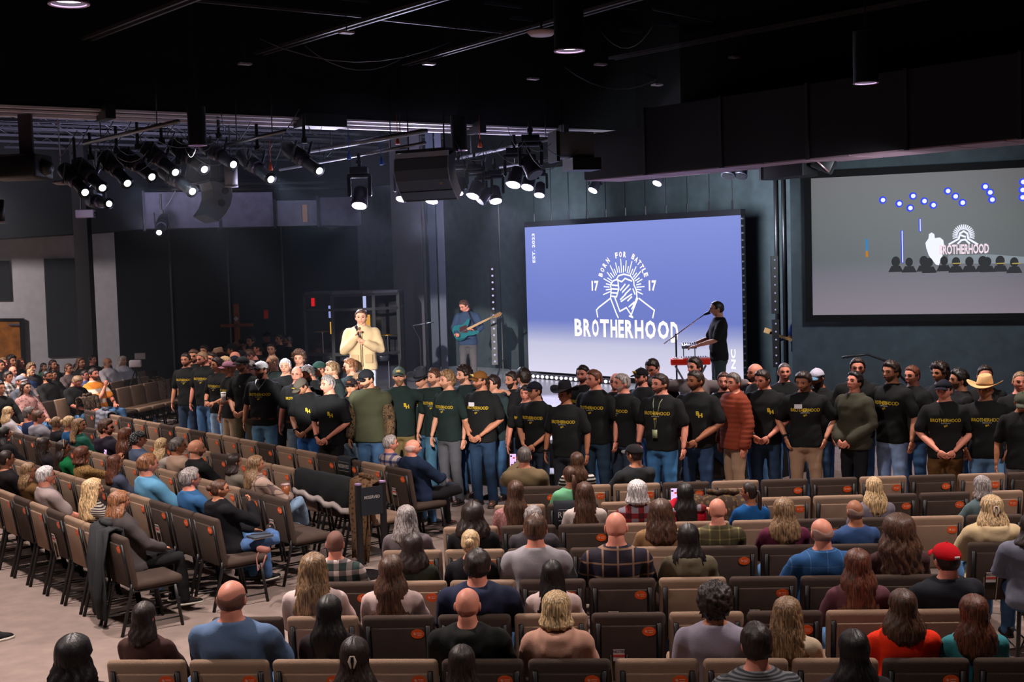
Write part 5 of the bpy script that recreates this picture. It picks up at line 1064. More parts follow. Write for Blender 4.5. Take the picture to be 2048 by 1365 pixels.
st_(459, 721, 135, 'st/down/cup', 'man in a mauve cap and khaki trousers holding a paper coffee cup', h=1.78, hatz=.02, yaw=-20, pr='word', leg=KHA, hair=('crew', 'red'), hat=('cap', (150, 104, 124)))
st_(487, 712, 160, 'st/clasp', 'dark bearded man in a black cap, plain black shirt and olive trousers with hands clasped', h=1.86, hatz=.02, yaw=-20, pr='dot', leg=OLV, skin='m', hair=('crew', 'dark'), beard=('short', 'black'), hat=('cap', (26, 32, 32)))
st_(524, 721, 165, 'st/down', 'burly man with full beard, white fronted cap, necklace and light jeans', h=1.87, hatz=.02, girth=1.15, w=1.04, yaw=-20, pr='word', leg=(84, 124, 152), hair=('crew', 'dark'), beard=('full', 'dark'), hat=('capp', (220, 220, 225), (24, 26, 30), (60, 40, 20)), ex=('necklace', 'belt'))
st_(452, 713, 150, 'st/down', 'blond man mostly hidden behind the mauve cap, face turned left', h=1.80, yaw=-20, hair=('short', 'blond'))
st_(503, 723, 160, 'st/down', 'grey curly haired man half hidden between two capped men', h=1.74, nod=12, hair=('curly', 'gray'), beard=('short', 'gray'), skin='r')
st_(547, 711, 140, 'st/down', 'bald man with face lit bright white looking up to the left', h=1.84, pr='word', col=(42, 58, 54), hair=('buzz', 'dblond'), yaw=-20, skin='l')  # greenish shirt colours in this group paint spotlight onto black cloth
st_(571, 718, 175, 'st/down', 'grey haired older man in a black lettered shirt and dark trousers facing forward', h=1.85, pr='word', leg=(28, 30, 36), hair=('short', 'white'), skin='l')
st_(594, 733, 170, 'st/down', 'bald man with glasses in a black lettered shirt and pale grey jeans', h=1.80, pr='word', leg=(112, 130, 142), hair=None, ex=('glasses', 'belt'), skin='r')
st_(598, 703, 178, 'st/down', 'young man with a big curly mop of hair and a brightly lit face', h=1.86, hair=('curly', 'brown'), bulk=.012, col=(34, 40, 40), skin='l', yaw=0)
st_(613, 748, 155, 'st/clasp', 'stocky man in a grey and tan cap bowing his head, hands clasped, blue jeans', h=1.76, hatz=.02, Y=18.4, girth=1.15, nod=36, yaw=-20, pr='bh', leg=(44, 92, 152), hair=('crew', 'dark'), hat=('capp', (92, 84, 74), (92, 84, 74), (190, 170, 60)), ex=('watch',))
st_(623, 728, 145, 'st/down', 'man with greying dark hair looking down behind the bald man with glasses', h=1.80, nod=24, yaw=-20, hair=('thick', 'salt'), beard=('short', 'dark'))
st_(643, 720, 130, 'st/down', 'man in a dark green cap turned left with his head bowed', h=1.80, hatz=.02, nod=12, col=(40, 54, 50), hair=('crew', 'brown'), hat=('cap', (34, 62, 56)))
st_(666, 724, 120, 'st/down', 'blond man in profile to the left with short beard, black shirt coloured as lit', h=1.84, col=(36, 46, 46), pr='word', hair=('thick', 'dblond'), beard=('short', 'dblond'), skin='l')  # black shirt given its lit, greenish tone by colour
st_(658, 751, 150, 'st/clasp', 'lean grey haired man with a white moustache, black trousers, hands clasped', h=1.80, yaw=-20, pr='bh', leg=(24, 24, 26), hair=('short', 'gray'), beard=('stache', 'white'), skin='r', ex=('watch',))
st_(702, 718, 135, 'st/neighlow/down', 'strawberry blond man in profile, brightly lit, arm round the man in the leather patch cap', h=1.86, yaw=-20, pr='word', col=(38, 50, 50), hair=('thick', 'red'), beard=('short', 'red'), skin='l')
st_(703, 754, 172, 'st/down/pocket', 'man in black cap with brown patch and pale jeans, hand in pocket', h=1.76, hatz=.02, pr='word', leg=(124, 148, 166), hair=('crew', 'brown'), hat=('capp', (34, 26, 30), (34, 26, 30), (110, 66, 44)))
st_(720, 742, 170, 'st/down', 'man with glasses looking down behind the man in the green vest', h=1.78, nod=24, hair=('short', 'dblond'), ex=('glasses',), skin='r')
st_(738, 738, 160, 'st/down', 'bearded man in a camouflage hoodie and olive vest with sunglasses on his black cap', h=1.86, Y=17.3, nod=12, yaw=-20, top='hoodie', col=(92, 78, 58), pat=('camo', (34, 26, 20), (120, 92, 66), 16), leg=(56, 86, 120), hair=('crew', 'black'), beard=('short', 'black'), hat=('cap', (22, 24, 30)))
st_(798, 732, 180, 'st/neighlow/neighlow', 'man with a long brown beard, grey green cap and khaki trousers, arms round neighbours', h=1.84, hatz=.02, girth=1.15, pr='bh', col=(30, 44, 42), leg=(120, 104, 68), hair=('crew', 'brown'), beard=('full', 'dblond'), hat=('capp', (78, 92, 88), (78, 92, 88), (220, 190, 120)), skin='l')
st_(846, 733, 165, 'st/down/neigh', 'heavy man in a black cowboy hat, face half lit, black shirt coloured as lit', h=1.80, hatz=.06, girth=1.15, w=1.08, yaw=-20, nod=12, pr='word', col=(28, 42, 40), leg=(46, 78, 104), hair=('crew', 'brown'), hat=('cowboy', (52, 56, 64), (24, 24, 28)), skin='l')  # green tint here and on the neighbours is light painted on black shirts
st_(871, 737, 150, 'st/down', 'fair haired man with a trimmed beard right of the black cowboy hat', h=1.83, yaw=-20, pr='word', col=(28, 42, 40), leg=(58, 96, 118), hair=('short', 'brown'), beard=('short', 'brown'), skin='l')
st_(896, 743, 140, 'st/down', 'curly blond man in profile with slanting yellow lettering, grey trousers', h=1.82, yaw=-20, pr='word', col=(28, 42, 40), leg=(82, 84, 90), hair=('curly', 'dblond'), beard=('short', 'dblond'), skin='l')
st_(930, 733, 140, 'st/down/neigh', 'man with dark curly hair in profile left of the brown cap, brightly lit cheek', h=1.88, yaw=-20, pr='word', col=(26, 40, 40), leg=(38, 66, 96), hair=('curly', 'dark'), beard=('short', 'dark'), skin='l')
st_(962, 740, 150, 'st/clasp', 'big man in a brown cap, glasses and beard with a white name tag, boots showing', h=1.86, hatz=.02, Y=17.1, girth=1.15, yaw=-20, pr='word', leg=(30, 52, 78), hair=('crew', 'dark'), beard=('short', 'dark'), hat=('capp', (116, 76, 34), (116, 76, 34), (220, 200, 120)), ex=('glasses', 'tag'), shoe=(84, 62, 50))
st_(988, 751, 140, 'st/neighlow/down', 'man with dark hair and a glowing lit face behind the brown cap', h=1.76, col=(44, 58, 62), hair=('thick', 'dark'), skin='l', yaw=-20)
st_(1025, 744, 150, 'st/down', 'dark bearded man with an arm round his neighbour and brown trousers', h=1.82, yaw=-20, pr='word', leg=(124, 90, 54), hair=('thick', 'dark'), beard=('full', 'dark'), skin='m')
st_(1048, 737, 40, 'st/down', 'man seen from behind with lit ear and dark tousled hair, facing the stage', h=1.84, hair=('thick', 'dark'), skin='l')
st_(1052, 770, 160, 'st/down', 'young smooth faced person peering out beside the black capped man', h=1.66, hair=('short', 'dark'), pr='word', skin='r')
st_(1071, 761, 145, 'st/clasp', 'man in a black cap with a moustache and tattooed forearm, hands clasped', h=1.78, hatz=.02, Y=16.4, yaw=-20, pr='word', leg=(26, 36, 52), hair=('crew', 'dark'), beard=('stache', 'brown'), hat=('cap', (24, 26, 38)))
st_(1131, 760, 155, 'st/down', 'man in a wide black cowboy hat whose face is in shadow, wearing a watch', h=1.78, hatz=.06, Y=15.9, girth=1.15, yaw=-20, pr='word', leg=(22, 26, 34), hair=('crew', 'dark'), hat=('cowboy', (18, 17, 24), (60, 50, 50)), skin='t', ex=('watch',))
st_(1167, 731, 170, 'st/down', 'man with dark hair and beard looking left above the black cowboy hat', h=1.84, yaw=-20, pr='word', hair=('short', 'dark'), beard=('short', 'black'), skin='r')
st_(1190, 740, 145, 'st/down', 'auburn haired clean shaven man in profile, bare arm hanging straight', h=1.86, Y=16.6, w=1.05, yaw=-20, pr='word', leg=(30, 48, 66), hair=('short', 'auburn'), skin='r')
st_(1232, 746, 160, 'st/down', 'bald man mostly hidden behind the grey haired man with the name tag', h=1.80, hair=None, skin='r')
st_(1246, 748, 130, 'st/down', 'grey haired man turning left with a small white name tag on his black shirt', h=1.82, Y=16.5, w=1.06, yaw=-20, pr='word', leg=(34, 44, 60), hair=('short', 'gray'), beard=('short', 'white'), skin='r', ex=('tag', 'watch'))
st_(1284, 734, 130, 'st/neighlow/down', 'man in a black cap with a yellow patch resting his hand on a shoulder', h=1.84, hatz=.02, hair=('crew', 'dark'), beard=('short', 'dark'), hat=('capp', (20, 18, 24), (20, 18, 24), (200, 160, 40)), skin='r')
st_(1310, 713, 165, 'st/down', 'tall man with glasses looking down, head above the capped man', h=1.92, yaw=-20, nod=24, hair=('short', 'dark'), ex=('glasses',), skin='r')
st_(1322, 748, 145, 'st/down', 'big man with glasses and a lanyard in a black lettered shirt, blue jeans, fist hanging', h=1.82, Y=15.9, girth=1.15, w=1.08, yaw=-20, pr='word', leg=(46, 90, 130), hair=('short', 'dark'), beard=('short', 'dark'), ex=('glasses', 'lanyard', 'watch'), skin='r')
st_(1391, 716, 150, 'st/neigh/neigh', 'dark haired man in a grey jacket with his arms round the men before him', h=1.90, yaw=-20, top='jacket', col=(112, 102, 104), hair=('thick', 'dark'), skin='r')
st_(1393, 742, 145, 'st/clasp', 'broad man with dark hair, small yellow print on a black shirt, dark blue jeans', h=1.84, Y=16.0, girth=1.15, w=1.1, yaw=-20, pr='bh', leg=(30, 52, 80), hair=('short', 'dark'), beard=('short', 'dark'), skin='t')
st_(1448, 745, 165, 'st/down', 'bearded brown haired man half hidden behind the rust puffer jacket', h=1.82, hair=('short', 'brown'), beard=('short', 'brown'), skin='r')
st_(1468, 746, 110, 'st/down', 'man in a rust orange quilted puffer jacket and khaki trousers turned away left', h=1.80, Y=16.0, yaw=20, top='puffer', col=(124, 54, 36), leg=(150, 122, 100), hair=('short', 'salt'), skin='r')
st_(1513, 727, 110, 'st/down', 'bald man with a dark beard in profile left of the wall poles', h=1.86, hair=None, beard=('short', 'dark'), skin='r')
st_(1529, 738, 155, 'st/clasp', 'smooth faced dark haired man looking down, hands joined before his black shirt', h=1.84, Y=16.2, w=1.04, yaw=-20, nod=12, pr='bh', leg=(26, 46, 70), hair=('short', 'dark'), skin='r', ex=('watch',))
st_(1568, 726, 175, 'st/neighlow/down', 'older man with cropped greying hair, face forward, hand on the shoulder beside him', h=1.86, hair=('crew', 'salt'), skin='r')
st_(1610, 742, 165, 'st/pocket', 'dark haired man with stubble, name tag and khaki trousers, hands in pockets', h=1.84, Y=15.9, w=1.08, yaw=-20, nod=12, pr='word', leg=(150, 122, 100), hair=('thick', 'dark'), beard=('short', 'dark'), ex=('tag', 'watch'), skin='m')
st_(1638, 733, 155, 'st/down', 'bearded man in a pale blue and white mesh cap behind the name tag', h=1.82, hatz=.02, girth=1.15, yaw=-20, nod=12, hair=('crew', 'dark'), beard=('full', 'dark'), hat=('cap', (180, 180, 196), (90, 130, 156)), skin='t')
st_(1715, 716, 165, 'st/down', 'tall dark haired man whose lower face is hidden behind the olive jacket', h=1.96, yaw=0, hair=('short', 'dark'), beard=('short', 'dark'), skin='r')
st_(1708, 745, 125, 'st/clasp', 'young man with black hair in an olive jacket gazing up to the left, dark trousers', h=1.80, Y=15.7, nod=-12, top='jacket', col=(58, 57, 46), leg=(20, 22, 26), hair=('thick', 'black'), skin='r')
st_(1784, 723, 125, 'st/down', 'bearded man in profile with a light blue collar and pale blue jeans, arms hanging', h=1.90, Y=15.7, w=1.05, pr='word', leg=(122, 148, 186), hair=('thick', 'dark'), beard=('short', 'dark'), skin='m', ex=('watch', 'collar'))
st_(1826, 732, 125, 'st/down', 'ruddy man with glasses and short auburn hair in profile', h=1.86, hair=('short', 'auburn'), ex=('glasses',), skin='r')
st_(1881, 728, 120, 'st/down', 'man with long dark curly hair in profile behind the tattooed man', h=1.88, hair=('curly', 'dark'), bulk=.01, skin='t')
st_(1889, 757, 165, 'st/clasp', 'tattooed man in a black cap and brown trousers with hands clasped low', h=1.78, hatz=.02, Y=14.9, w=1.08, yaw=-20, pr='word', leg=(92, 64, 34), hair=('crew', 'dark'), hat=('cap', (18, 20, 32)), skin='r')
st_(1921, 739, 90, 'st/down', 'black haired man in profile behind the black cap', h=1.84, hair=('thick', 'black'), beard=('short', 'black'), skin='m')
st_(1969, 731, 170, 'st/down', 'man with short dark hair hidden behind the straw cowboy hat', h=1.88, hair=('short', 'dark'), skin='r')
st_(1971, 748, 165, 'st/pocket', 'man in a tan straw cowboy hat and pale jeans with his hands in his pockets', h=1.80, hatz=.06, Y=14.8, w=1.06, yaw=-20, pr='word', leg=(90, 128, 166), hair=('crew', 'blond'), hat=('cowboy', (214, 172, 122), (120, 84, 56)), skin='t', ex=('watch',))
st_(2040, 743, 165, 'st/down', 'square faced man with cropped hair at the right photo edge', h=1.84, hair=('crew', 'dblond'), skin='r')
st_(2044, 776, 160, 'st/down', 'man in a camouflage cap bowing his head at the right photo edge', h=1.70, hatz=.02, nod=24, pr='bh', leg=(110, 106, 108), hair=('crew', 'brown'), hat=('cap', (70, 74, 62)), skin='t')
# darker group standing behind at the left
for a in ((410, 691, 160, 'dark haired man behind the reddish blond man, forehead only', B(hair=('thick', 'dark'))),
          (438, 695, 120, 'man in a grey felt cowboy hat in the dark group at left', B(hatz=.06, hat=('cowboy', (118, 90, 74), (60, 44, 36)), hair=('crew', 'dark'), skin='r')),
          (425, 705, 150, 'ruddy man half hidden below the grey felt hat', B(hair=('short', 'dark'), skin='r')),
          (466, 686, 90, 'man in dark profile facing left with a black cap', B(hatz=.02, hat=('cap', (22, 22, 26)), hair=('crew', 'dark'), skin='t')),
          (482, 681, 120, 'man in a brown cowboy hat bending forward in the dark group', B(hatz=.06, nod=24, hat=('cowboy', (86, 56, 38), (40, 28, 22)), hair=('crew', 'dark'), skin='t')),
          (477, 700, 130, 'bald man bowing between the caps', B(hair=None, nod=24, skin='r')),
          (470, 710, 150, 'man in a navy cap with a gold emblem above the mauve cap', B(hatz=.02, hat=('capp', (26, 30, 44), (26, 30, 44), (200, 180, 90)), hair=('crew', 'dark'), skin='t')),
          (490, 697, 120, 'man in a black cap leaning into the prayer huddle', B(hatz=.02, nod=24, hat=('cap', (20, 20, 24)), hair=('crew', 'dark'), skin='r')),
          (509, 694, 110, 'brown haired man leaning forward into the prayer huddle', B(nod=36, hair=('short', 'brown'), skin='r')),
          (516, 683, 110, 'man in a black cap with a reaching arm in the huddle', B(hatz=.02, hat=('cap', (24, 30, 36)), hair=('crew', 'brown'), skin='r')),
          (543, 687, 175, 'dark haired young man facing forward in the dim group', B(hair=('short', 'dark'), skin='l')),
          (558, 668, 150, 'tall dim figure with an arm round his neighbour near the booth', B(hair=('short', 'dark'), skin='t')),
          (576, 671, 130, 'dim bearded man nearest the drum booth', B(hair=('short', 'dark'), beard=('short', 'dark'), skin='t')),
          (533, 662, 170, 'dim man in a cap at the back of the dark group', B(hatz=.02, hat=('cap', (20, 20, 22)), hair=('crew', 'dark'), skin='t')),
          (503, 672, 140, 'dim yellow lit face at the back of the dark group', B(hair=('thick', 'dark'), skin='m')),
          (484, 677, 160, 'dim man in a cap with a small white badge at the back', B(hatz=.02, hat=('cap', (20, 20, 22)), hair=('crew', 'dark'), skin='t'))):
    st_(a[0], a[1], a[2], 'st/down' if a[0] not in (516, 558) else 'st/neigh/down', a[3], h=1.80, **a[4])
for q_ in sorted(QUEUE, key=lambda q: (q[6] is None, -q[1])): put(q_[0], q_[1], q_[2], q_[3], q_[4], q_[5], q_[6], q_[7], 0., q_[8], q_[9])
# on the stage
sp_, spf = stand(722, 620, 182, 'st/mic/chest', 'speaker in a tan jacket on the stage, brightly lit, holding a microphone to his mouth', h=1.86, Y=20.3, z0=SZ, top='jacket', col=(196, 168, 130), leg=(186, 196, 220), hair=('short', 'brown'), skin='l', yaw=0, w=1.05)
ba_, baf = stand(933, 598, 175, 'st/keys/fret', 'bass player in a blue top and grey trousers at the back of the stage', h=1.80, Y=26, z0=SZ, top='long', col=(50, 66, 92), leg=(84, 80, 82), hair=('short', 'brown'), ex=('glasses',), yaw=-40, nod=24, skin='r')
ke_, kef = stand(1436, 603, 92, 'st/keys/keys', 'keyboard player in a black shirt and glasses singing at a boom microphone', h=1.82, Y=20.3, z0=SZ, col=(18, 18, 20), leg=(44, 56, 54), hair=('crew', 'dark'), ex=('glasses', 'watch'), skin='m', w=1.04)
def handpos(root, f, i, fw_=.07): sg, sh, e, w_, hd, hu, cu = f.arms[i]; bpy.context.view_layer.update() if False else None; loc = Matrix.Translation(root.location) @ Matrix.Rotation(root.rotation_euler.z, 4, 'Z') @ Matrix.Diagonal((*root.scale, 1)); return loc @ (w_ + hd.normalized() * fw_)
for x_ in (-.012, .012): M().tube([(x_, .165, .90), (x_, .168, 1.10), (x_, .162, 1.30), (x_, .140, 1.44)], .006, 5).build('jacket_zip', mat('zip_brown', (110, 84, 60), .5), sp_, True)
for s_ in (-1, 1): bm_build('jacket_pocket', rbox((.11, .012, .13), .005), fabric((176, 148, 112)), sp_, T(s_ * .10, .152, 1.02) @ RZ(-s_ * 18))
p = handpos(sp_, spf, 0); t = thing('microphone', 'black hand held microphone in the speaker right hand', 'microphone', p); d = Vector((-.2, -.25, .9)).normalized(); M().tube([-d * .12, d * .06], [.013, .017], 10).build('mic_body', BLKM, t, True); M().ell(d * .085, (.026, .026, .030)).build('mic_head', DKM, t, True)
# bass guitar, held across the body
gb, gn = D(932, 660, 25.68), D(985, 634, 25.55); t = thing('bass_guitar', 'teal electric bass guitar with a pale maple neck held by the bass player', 'guitar', gb); dv = (gn - gb); dl = dv.length; dv.normalize(); up_ = Vector((0, -1, 0)); xx = dv.cross(up_).normalized(); Rg = Matrix((dv, xx, up_)).transposed().to_4x4()
def outline(pts, z0, z1, nm, mt, par): m1 = M(); m1.xf = Rg; n = len(pts); m1.rings([[Vector((x, y, z)) for x, y in pts] for z in (z0, z1)]); return m1.build(nm, mt, par)
body_pts = [(-.28, .02), (-.27, -.10), (-.20, -.165), (-.10, -.15), (-.02, -.115), (.06, -.14), (.14, -.175), (.17, -.15), (.12, -.09), (.06, -.04), (.06, .04), (.10, .08), (.20, .10), (.24, .135), (.19, .165), (.08, .15), (-.03, .115), (-.13, .15), (-.22, .14), (-.27, .10)]
outline([(x, y * 1.05) for x, y in body_pts], -.02, .022, 'guitar_body', mat('teal_lacquer', (22, 96, 104), .25), t)
outline([(-.10, -.10), (.05, -.09), (.06, .03), (-.02, .06), (-.14, -.02)], .022, .027, 'pickguard', mat('pickguard_dark', (60, 16, 18), .3), t); outline([(.03, -.022), (.03, .022), (dl * 1.0, .016), (dl * 1.0, -.016)], .015, .04, 'guitar_neck', mat('maple', (224, 176, 116), .4), t)
outline([(dl, -.016), (dl, .018), (dl + .06, .05), (dl + .16, .055), (dl + .21, .02), (dl + .18, -.025), (dl + .08, -.02)], .0, .02, 'headstock', mat('maple', (224, 176, 116), .4), t)
m1 = M(); m1.xf = Rg
for k in range(4): m1.cyl((dl + .05 + .04 * k, .06, .01), (dl + .05 + .04 * k, .085, .01), .009, 8)
m1.build('tuning_pegs', CHR, t); m1 = M(); m1.xf = Rg
for k in range(4): m1.tube([(-.18, -.014 + .009 * k, .046), (dl + .05, -.010 + .007 * k, .044)], .0016, 4)
m1.build('strings', CHR, t); m1 = M(); m1.tube([Rg @ Vector((.18, .14, .02)), Vector((.05, .10, .36)), Vector((.10, .25, .42)), Vector((.12, .42, .30))], .016, 6, flat=.3); m1.build('guitar_strap', BLKM, t)
# second guitarist mostly hidden behind the poles
g2, g2f = stand(1597, 628, 100, 'st/keys/fret', 'guitarist almost hidden behind the poles, only arm and blue sleeve showing', h=1.80, Y=22.9, z0=SZ, top='long', col=(40, 60, 110), hair=('short', 'dark'), skin='m')
p = D(1550, 668, 22.6); t = thing('electric_guitar', 'guitar neck and headstock sticking out behind the poles', 'guitar', p); M().box((.10, 0, -.05), (.42, .03, .05), Matrix.Rotation(R(20), 3, 'Y')).build('guitar_neck', mat('maple', (224, 176, 116), .4), t); M().box((-.12, 0, .05), (.14, .03, .09), Matrix.Rotation(R(20), 3, 'Y')).build('headstock', mat('maple', (224, 176, 116), .4), t)
def cup(p, lbl, col, lid, s=1.):
    t = thing('drinking_cup', lbl, 'cup', p, 0, None, s); M().tube([(0, 0, -.07), (0, 0, .07)], [.028, .042], 16).build('cup_body', col, t, True); M().tube([(0, 0, .07), (0, 0, .075), (0, 0, .085)], [.044, .045, .038], 16).build('cup_lid', lid, t, True); return t
p = D(447, 796, P(459, 721, 1.8).y - .35); cup(p, 'white paper coffee cup in the hand of the man in the mauve cap', mat('cup_paper', (225, 215, 215), .6), mat('cup_lid', (235, 232, 232), .4), 1.05)
# olive vest over the camouflage hoodie
vr = [o for o in C.objects if o.name.startswith('person') and o.get('label', '').startswith('bearded man in a camouflage')][0]
vf = cached(('figb', 'st/down', 'm', 1.), lambda: Fig('st/down'))
shared('vest', cached(('vest', 1), lambda: vf.top('vest')), [fabric((70, 73, 54), None)], vr, T(0, 0, 0) @ Matrix.Diagonal((1.06, 1.10, 1, 1)))

# ------------------------------------------------------------------ seated people
def sit(row, px, py, label, pose='sit/lap', face=0, off=0., scl=None, w=1., **k):
    p, d, n = ROWS[row]; a = -25.; b = 25.; hp = lambda t: p + d * t + n * (.16 + off)
    while hp(a).y < 4: a += .5
    while hp(b).y < 4: b -= .5
    if proj(hp(a))[0] > proj(hp(b))[0]: a, b = b, a
    for _ in range(40):
        c = (a + b) / 2
        if proj(hp(c))[0] < px: a = c
        else: b = c
    q = hp(a); z = zat(q.x, q.y, py); s = max(.82, min(1.10, (z - .45) / .925)); loc = p + d * a + n * (.38 + off); loc.z = .45 * (1 - s)
    k.setdefault('ex', ()); return person(loc, math.degrees(math.atan2(-n.x, n.y)) + face, pose, (s * w, s * w, s), label=label, **k)
S = sit; f = 'f'
LONG, BOB = ('long',), ('bob',)
# right block, from the camera to the stage
S('G', 480, 1163, 'balding man in a blue polo shirt sitting in the nearest full row at left', w=1.12, girth=1.15, top='polo', col=(92, 116, 150), hair=('fringe', 'dark'), skin='r', pose='sit/thigh')
S('G', 303, 1217, 'woman with a smooth dark brown bob and brown top, seated alone at the aisle end', sex=f, top='long', col=(66, 44, 40), hair=('bob', 'dark'), hl=.20, face=-6)
S('G', 668, 1197, 'woman with long black hair and a strip of hot pink sleeve', sex=f, top='long', col=(40, 30, 34), hair=('long', 'black'), hl=.46, bulk=.006, under=None)
S('G', 946, 1180, 'shaven headed man in a black hooded sweatshirt in the nearest full row', w=1.06, top='hoodie', col=(22, 24, 24), hair=None, skin='r')
S('G', 1122, 1188, 'woman with short tousled blond hair and a peach turtleneck', sex=f, w=1.05, top='hoodie', col=(196, 150, 130), hair=('bob', 'blond'), hl=.115, bulk=.010)
S('G', 1447, 1175, 'man with thick wavy dark hair in a pale lavender shirt', w=1.05, top='polo', col=(150, 142, 158), hair=('curly', 'dark'), bulk=.004, face=-8)
S('G', 1597, 1205, 'woman with long wavy highlighted hair in a cream sweater', sex=f, w=1.05, top='long', col=(196, 176, 150), hair=('long', 'dblond'), hl=.36, bulk=.012, face=-15)
S('G', 1812, 1182, 'woman in a bright orange top with straight brown hair and glasses', sex=f, w=1.08, top='long', col=(238, 52, 22), hair=('long', 'brown'), hl=.25, ex=('glasses',))
S('G', 1955, 1196, 'woman with auburn hair and a teal top at the right of the nearest row', sex=f, w=1.05, top='tee', col=(60, 138, 146), hair=('long', 'auburn'), hl=.34, bulk=.010)
S('F', 638, 1110, 'blond woman in a white top, hair falling over the chair back', sex=f, w=1.08, top='long', col=(206, 184, 180), hair=('long', 'dblond'), hl=.42, bulk=.008)
S('F', 792, 1115, 'woman with very long light brown hair tied up on top, white top', sex=f, w=1.05, top='long', col=(206, 180, 176), hair=('long', 'brown'), hl=.48, bulk=.004)
S('F', 965, 1102, 'dark haired man in a navy hooded sweatshirt with a small yellow mark', w=1.15, top='hoodie', col=(36, 42, 66), hair=('short', 'dark'), skin='r', pose='sit/thigh')
S('F', 1113, 1125, 'woman with straight black hair and white lace shoulders', sex=f, top='long', col=(200, 176, 172), hair=('long', 'black'), hl=.40)
S('F', 1722, 1103, 'woman with long chestnut hair and a mauve sweater', sex=f, w=1.05, top='long', col=(98, 60, 68), hair=('long', 'auburn'), hl=.48, bulk=.010)
S('F', 1884, 1092, 'man in a bright red cap and dark jacket', w=1.1, top='jacket', col=(32, 34, 42), hair=('crew', 'dark'), hat=('cap', (190, 10, 26)), yaw=0, face=14, skin='r')
S('E', 679, 1066, 'man with a shaved head in a green and white checked shirt at the row end', w=.98, top='polo', col=(44, 60, 58), pat=('plaid', (120, 112, 110), (206, 190, 186), 9., .42), hair=('buzz', 'dark'), skin='r')
S('E', 833, 1073, 'woman with dark wavy hair in a low twist and a dark green top', sex=f, top='long', col=(50, 54, 44), hair=('long', 'dark'), hl=.22, bulk=.014)
S('E', 949, 1063, 'woman with pale blond hair tied back and a black top', sex=f, top='long', col=(24, 24, 30), hair=('updo', 'blond'))
S('E', 1080, 1031, 'man with short brown and grey hair in a pale grey polo shirt', w=1.05, top='polo', col=(152, 148, 154), hair=('short', 'brown'), skin='r')
S('E', 1240, 1027, 'bald man in a navy and tan plaid shirt in the middle of the third row', w=1.04, top='polo', col=(44, 40, 52), pat=('plaid', (140, 110, 92), (150, 120, 100), 9., .13), hair=None, skin='r')
S('E', 1384, 1052, 'woman with dark shoulder length hair and an olive grey hood', sex=f, top='hoodie', col=(98, 90, 72), hair=('long', 'black'), hl=.28, bulk=.006)
S('E', 1640, 1040, 'bald man with short grey sides in a blue checked shirt', w=1.1, top='polo', col=(44, 86, 136), pat=('plaid', (70, 112, 160), (120, 150, 186), 8., .05), hair=('fringe', 'gray'), skin='r', face=10)
S('E', 1803, 1036, 'woman with a big mass of dark brown curls and sunglasses on her head', sex=f, w=1.06, top='long', col=(74, 50, 52), hair=('long', 'brown'), hl=.40, bulk=.040)
p_ = P(2085, 1140, .9); ROWS['X'] = (Vector((p_.x - 2, p_.y + .30, 0)), Vector((1, 0, 0)), Vector((0, 1, 0)))
S('X', 2080, 1045, 'person in a pale denim jacket cut off by the right photo edge', w=1.1, top='jacket', col=(110, 112, 128), hair=('long', 'dark'), hl=.2, face=-14)
S('D', 820, 1014, 'woman with smooth greying hair to her shoulders and a grey top', sex=f, w=1.05, top='long', col=(98, 88, 92), hair=('long', 'gray'), hl=.26, bulk=.004)
S('D', 953, 1009, 'woman with a big dark wavy mane and a black top', sex=f, w=1.08, top='long', col=(22, 22, 26), hair=('long', 'dark'), hl=.24, bulk=.018)
S('D', 1073, 1019, 'person with grey hair and a dark grey top behind the man in the grey polo', top='long', col=(66, 62, 68), hair=('thick', 'gray'))
S('D', 1328, 1003, 'woman with light brown waves and a tan top', sex=f, w=1.08, top='long', col=(146, 112, 78), hair=('long', 'brown'), hl=.30, bulk=.018)
S('D', 1441, 1000, 'bald man with a beard in an olive plaid shirt', w=1.02, top='polo', col=(74, 68, 48), pat=('plaid', (100, 92, 60), (140, 130, 90), 11., .16), hair=None, beard=('short', 'dark'), skin='r')
S('D', 1574, 999, 'woman with long ash blond waves and a maroon top', sex=f, w=1.05, top='long', col=(92, 34, 58), hair=('long', 'dblond'), hl=.32, bulk=.010)
S('D', 1706, 1004, 'bald man with reddish skin in a plain blue shirt', w=1.02, top='tee', col=(50, 76, 120), hair=('fringe', 'gray'), skin='t', face=14)
S('D', 1987, 993, 'woman in a cream sweater with long blond hair held by a white clip', sex=f, w=1.15, top='hoodie', col=(206, 182, 142), hair=('long', 'blond'), hl=.42, bulk=.004, ex=('clip',))
S('C', 1038, 964, 'woman with very long straight brown hair and a rose patterned blouse', sex=f, top='long', col=(150, 104, 104), pat=('spots', (190, 140, 136), (120, 70, 70), 40.), hair=('long', 'brown'), hl=.50)
S('C', 1176, 968, 'woman with long dark blond hair beside the reserved cover', sex=f, top='long', col=(190, 176, 170), hair=('long', 'brown'), hl=.44, bulk=.008)
S('C', 1281, 964, 'woman with a rounded white bob and a red checked shirt', sex=f, w=1.06, top='long', col=(120, 112, 122), pat=('plaid', (110, 30, 34), (60, 20, 26), 8., .45), hair=('bob', 'white'), hl=.11, bulk=.014, pose='sit/neigh/lap')
S('C', 1377, 977, 'woman with dark hair and a red top holding up a phone', sex=f, top='long', col=(186, 24, 48), hair=('long', 'black'), hl=.36, bulk=.006, pose='sit/lap/phone')
S('C', 1508, 975, 'girl in profile with a long dark ponytail and a blue top', sex=f, w=.9, top='tee', col=(22, 80, 140), hair=('pony', 'dark'), hl=.34, yaw=60, skin='t')
S('C', 1749, 957, 'woman with straight pale blond hair and a grey lavender sweater', sex=f, w=1.0, top='long', col=(114, 108, 122), hair=('long', 'blond'), hl=.30, face=8)
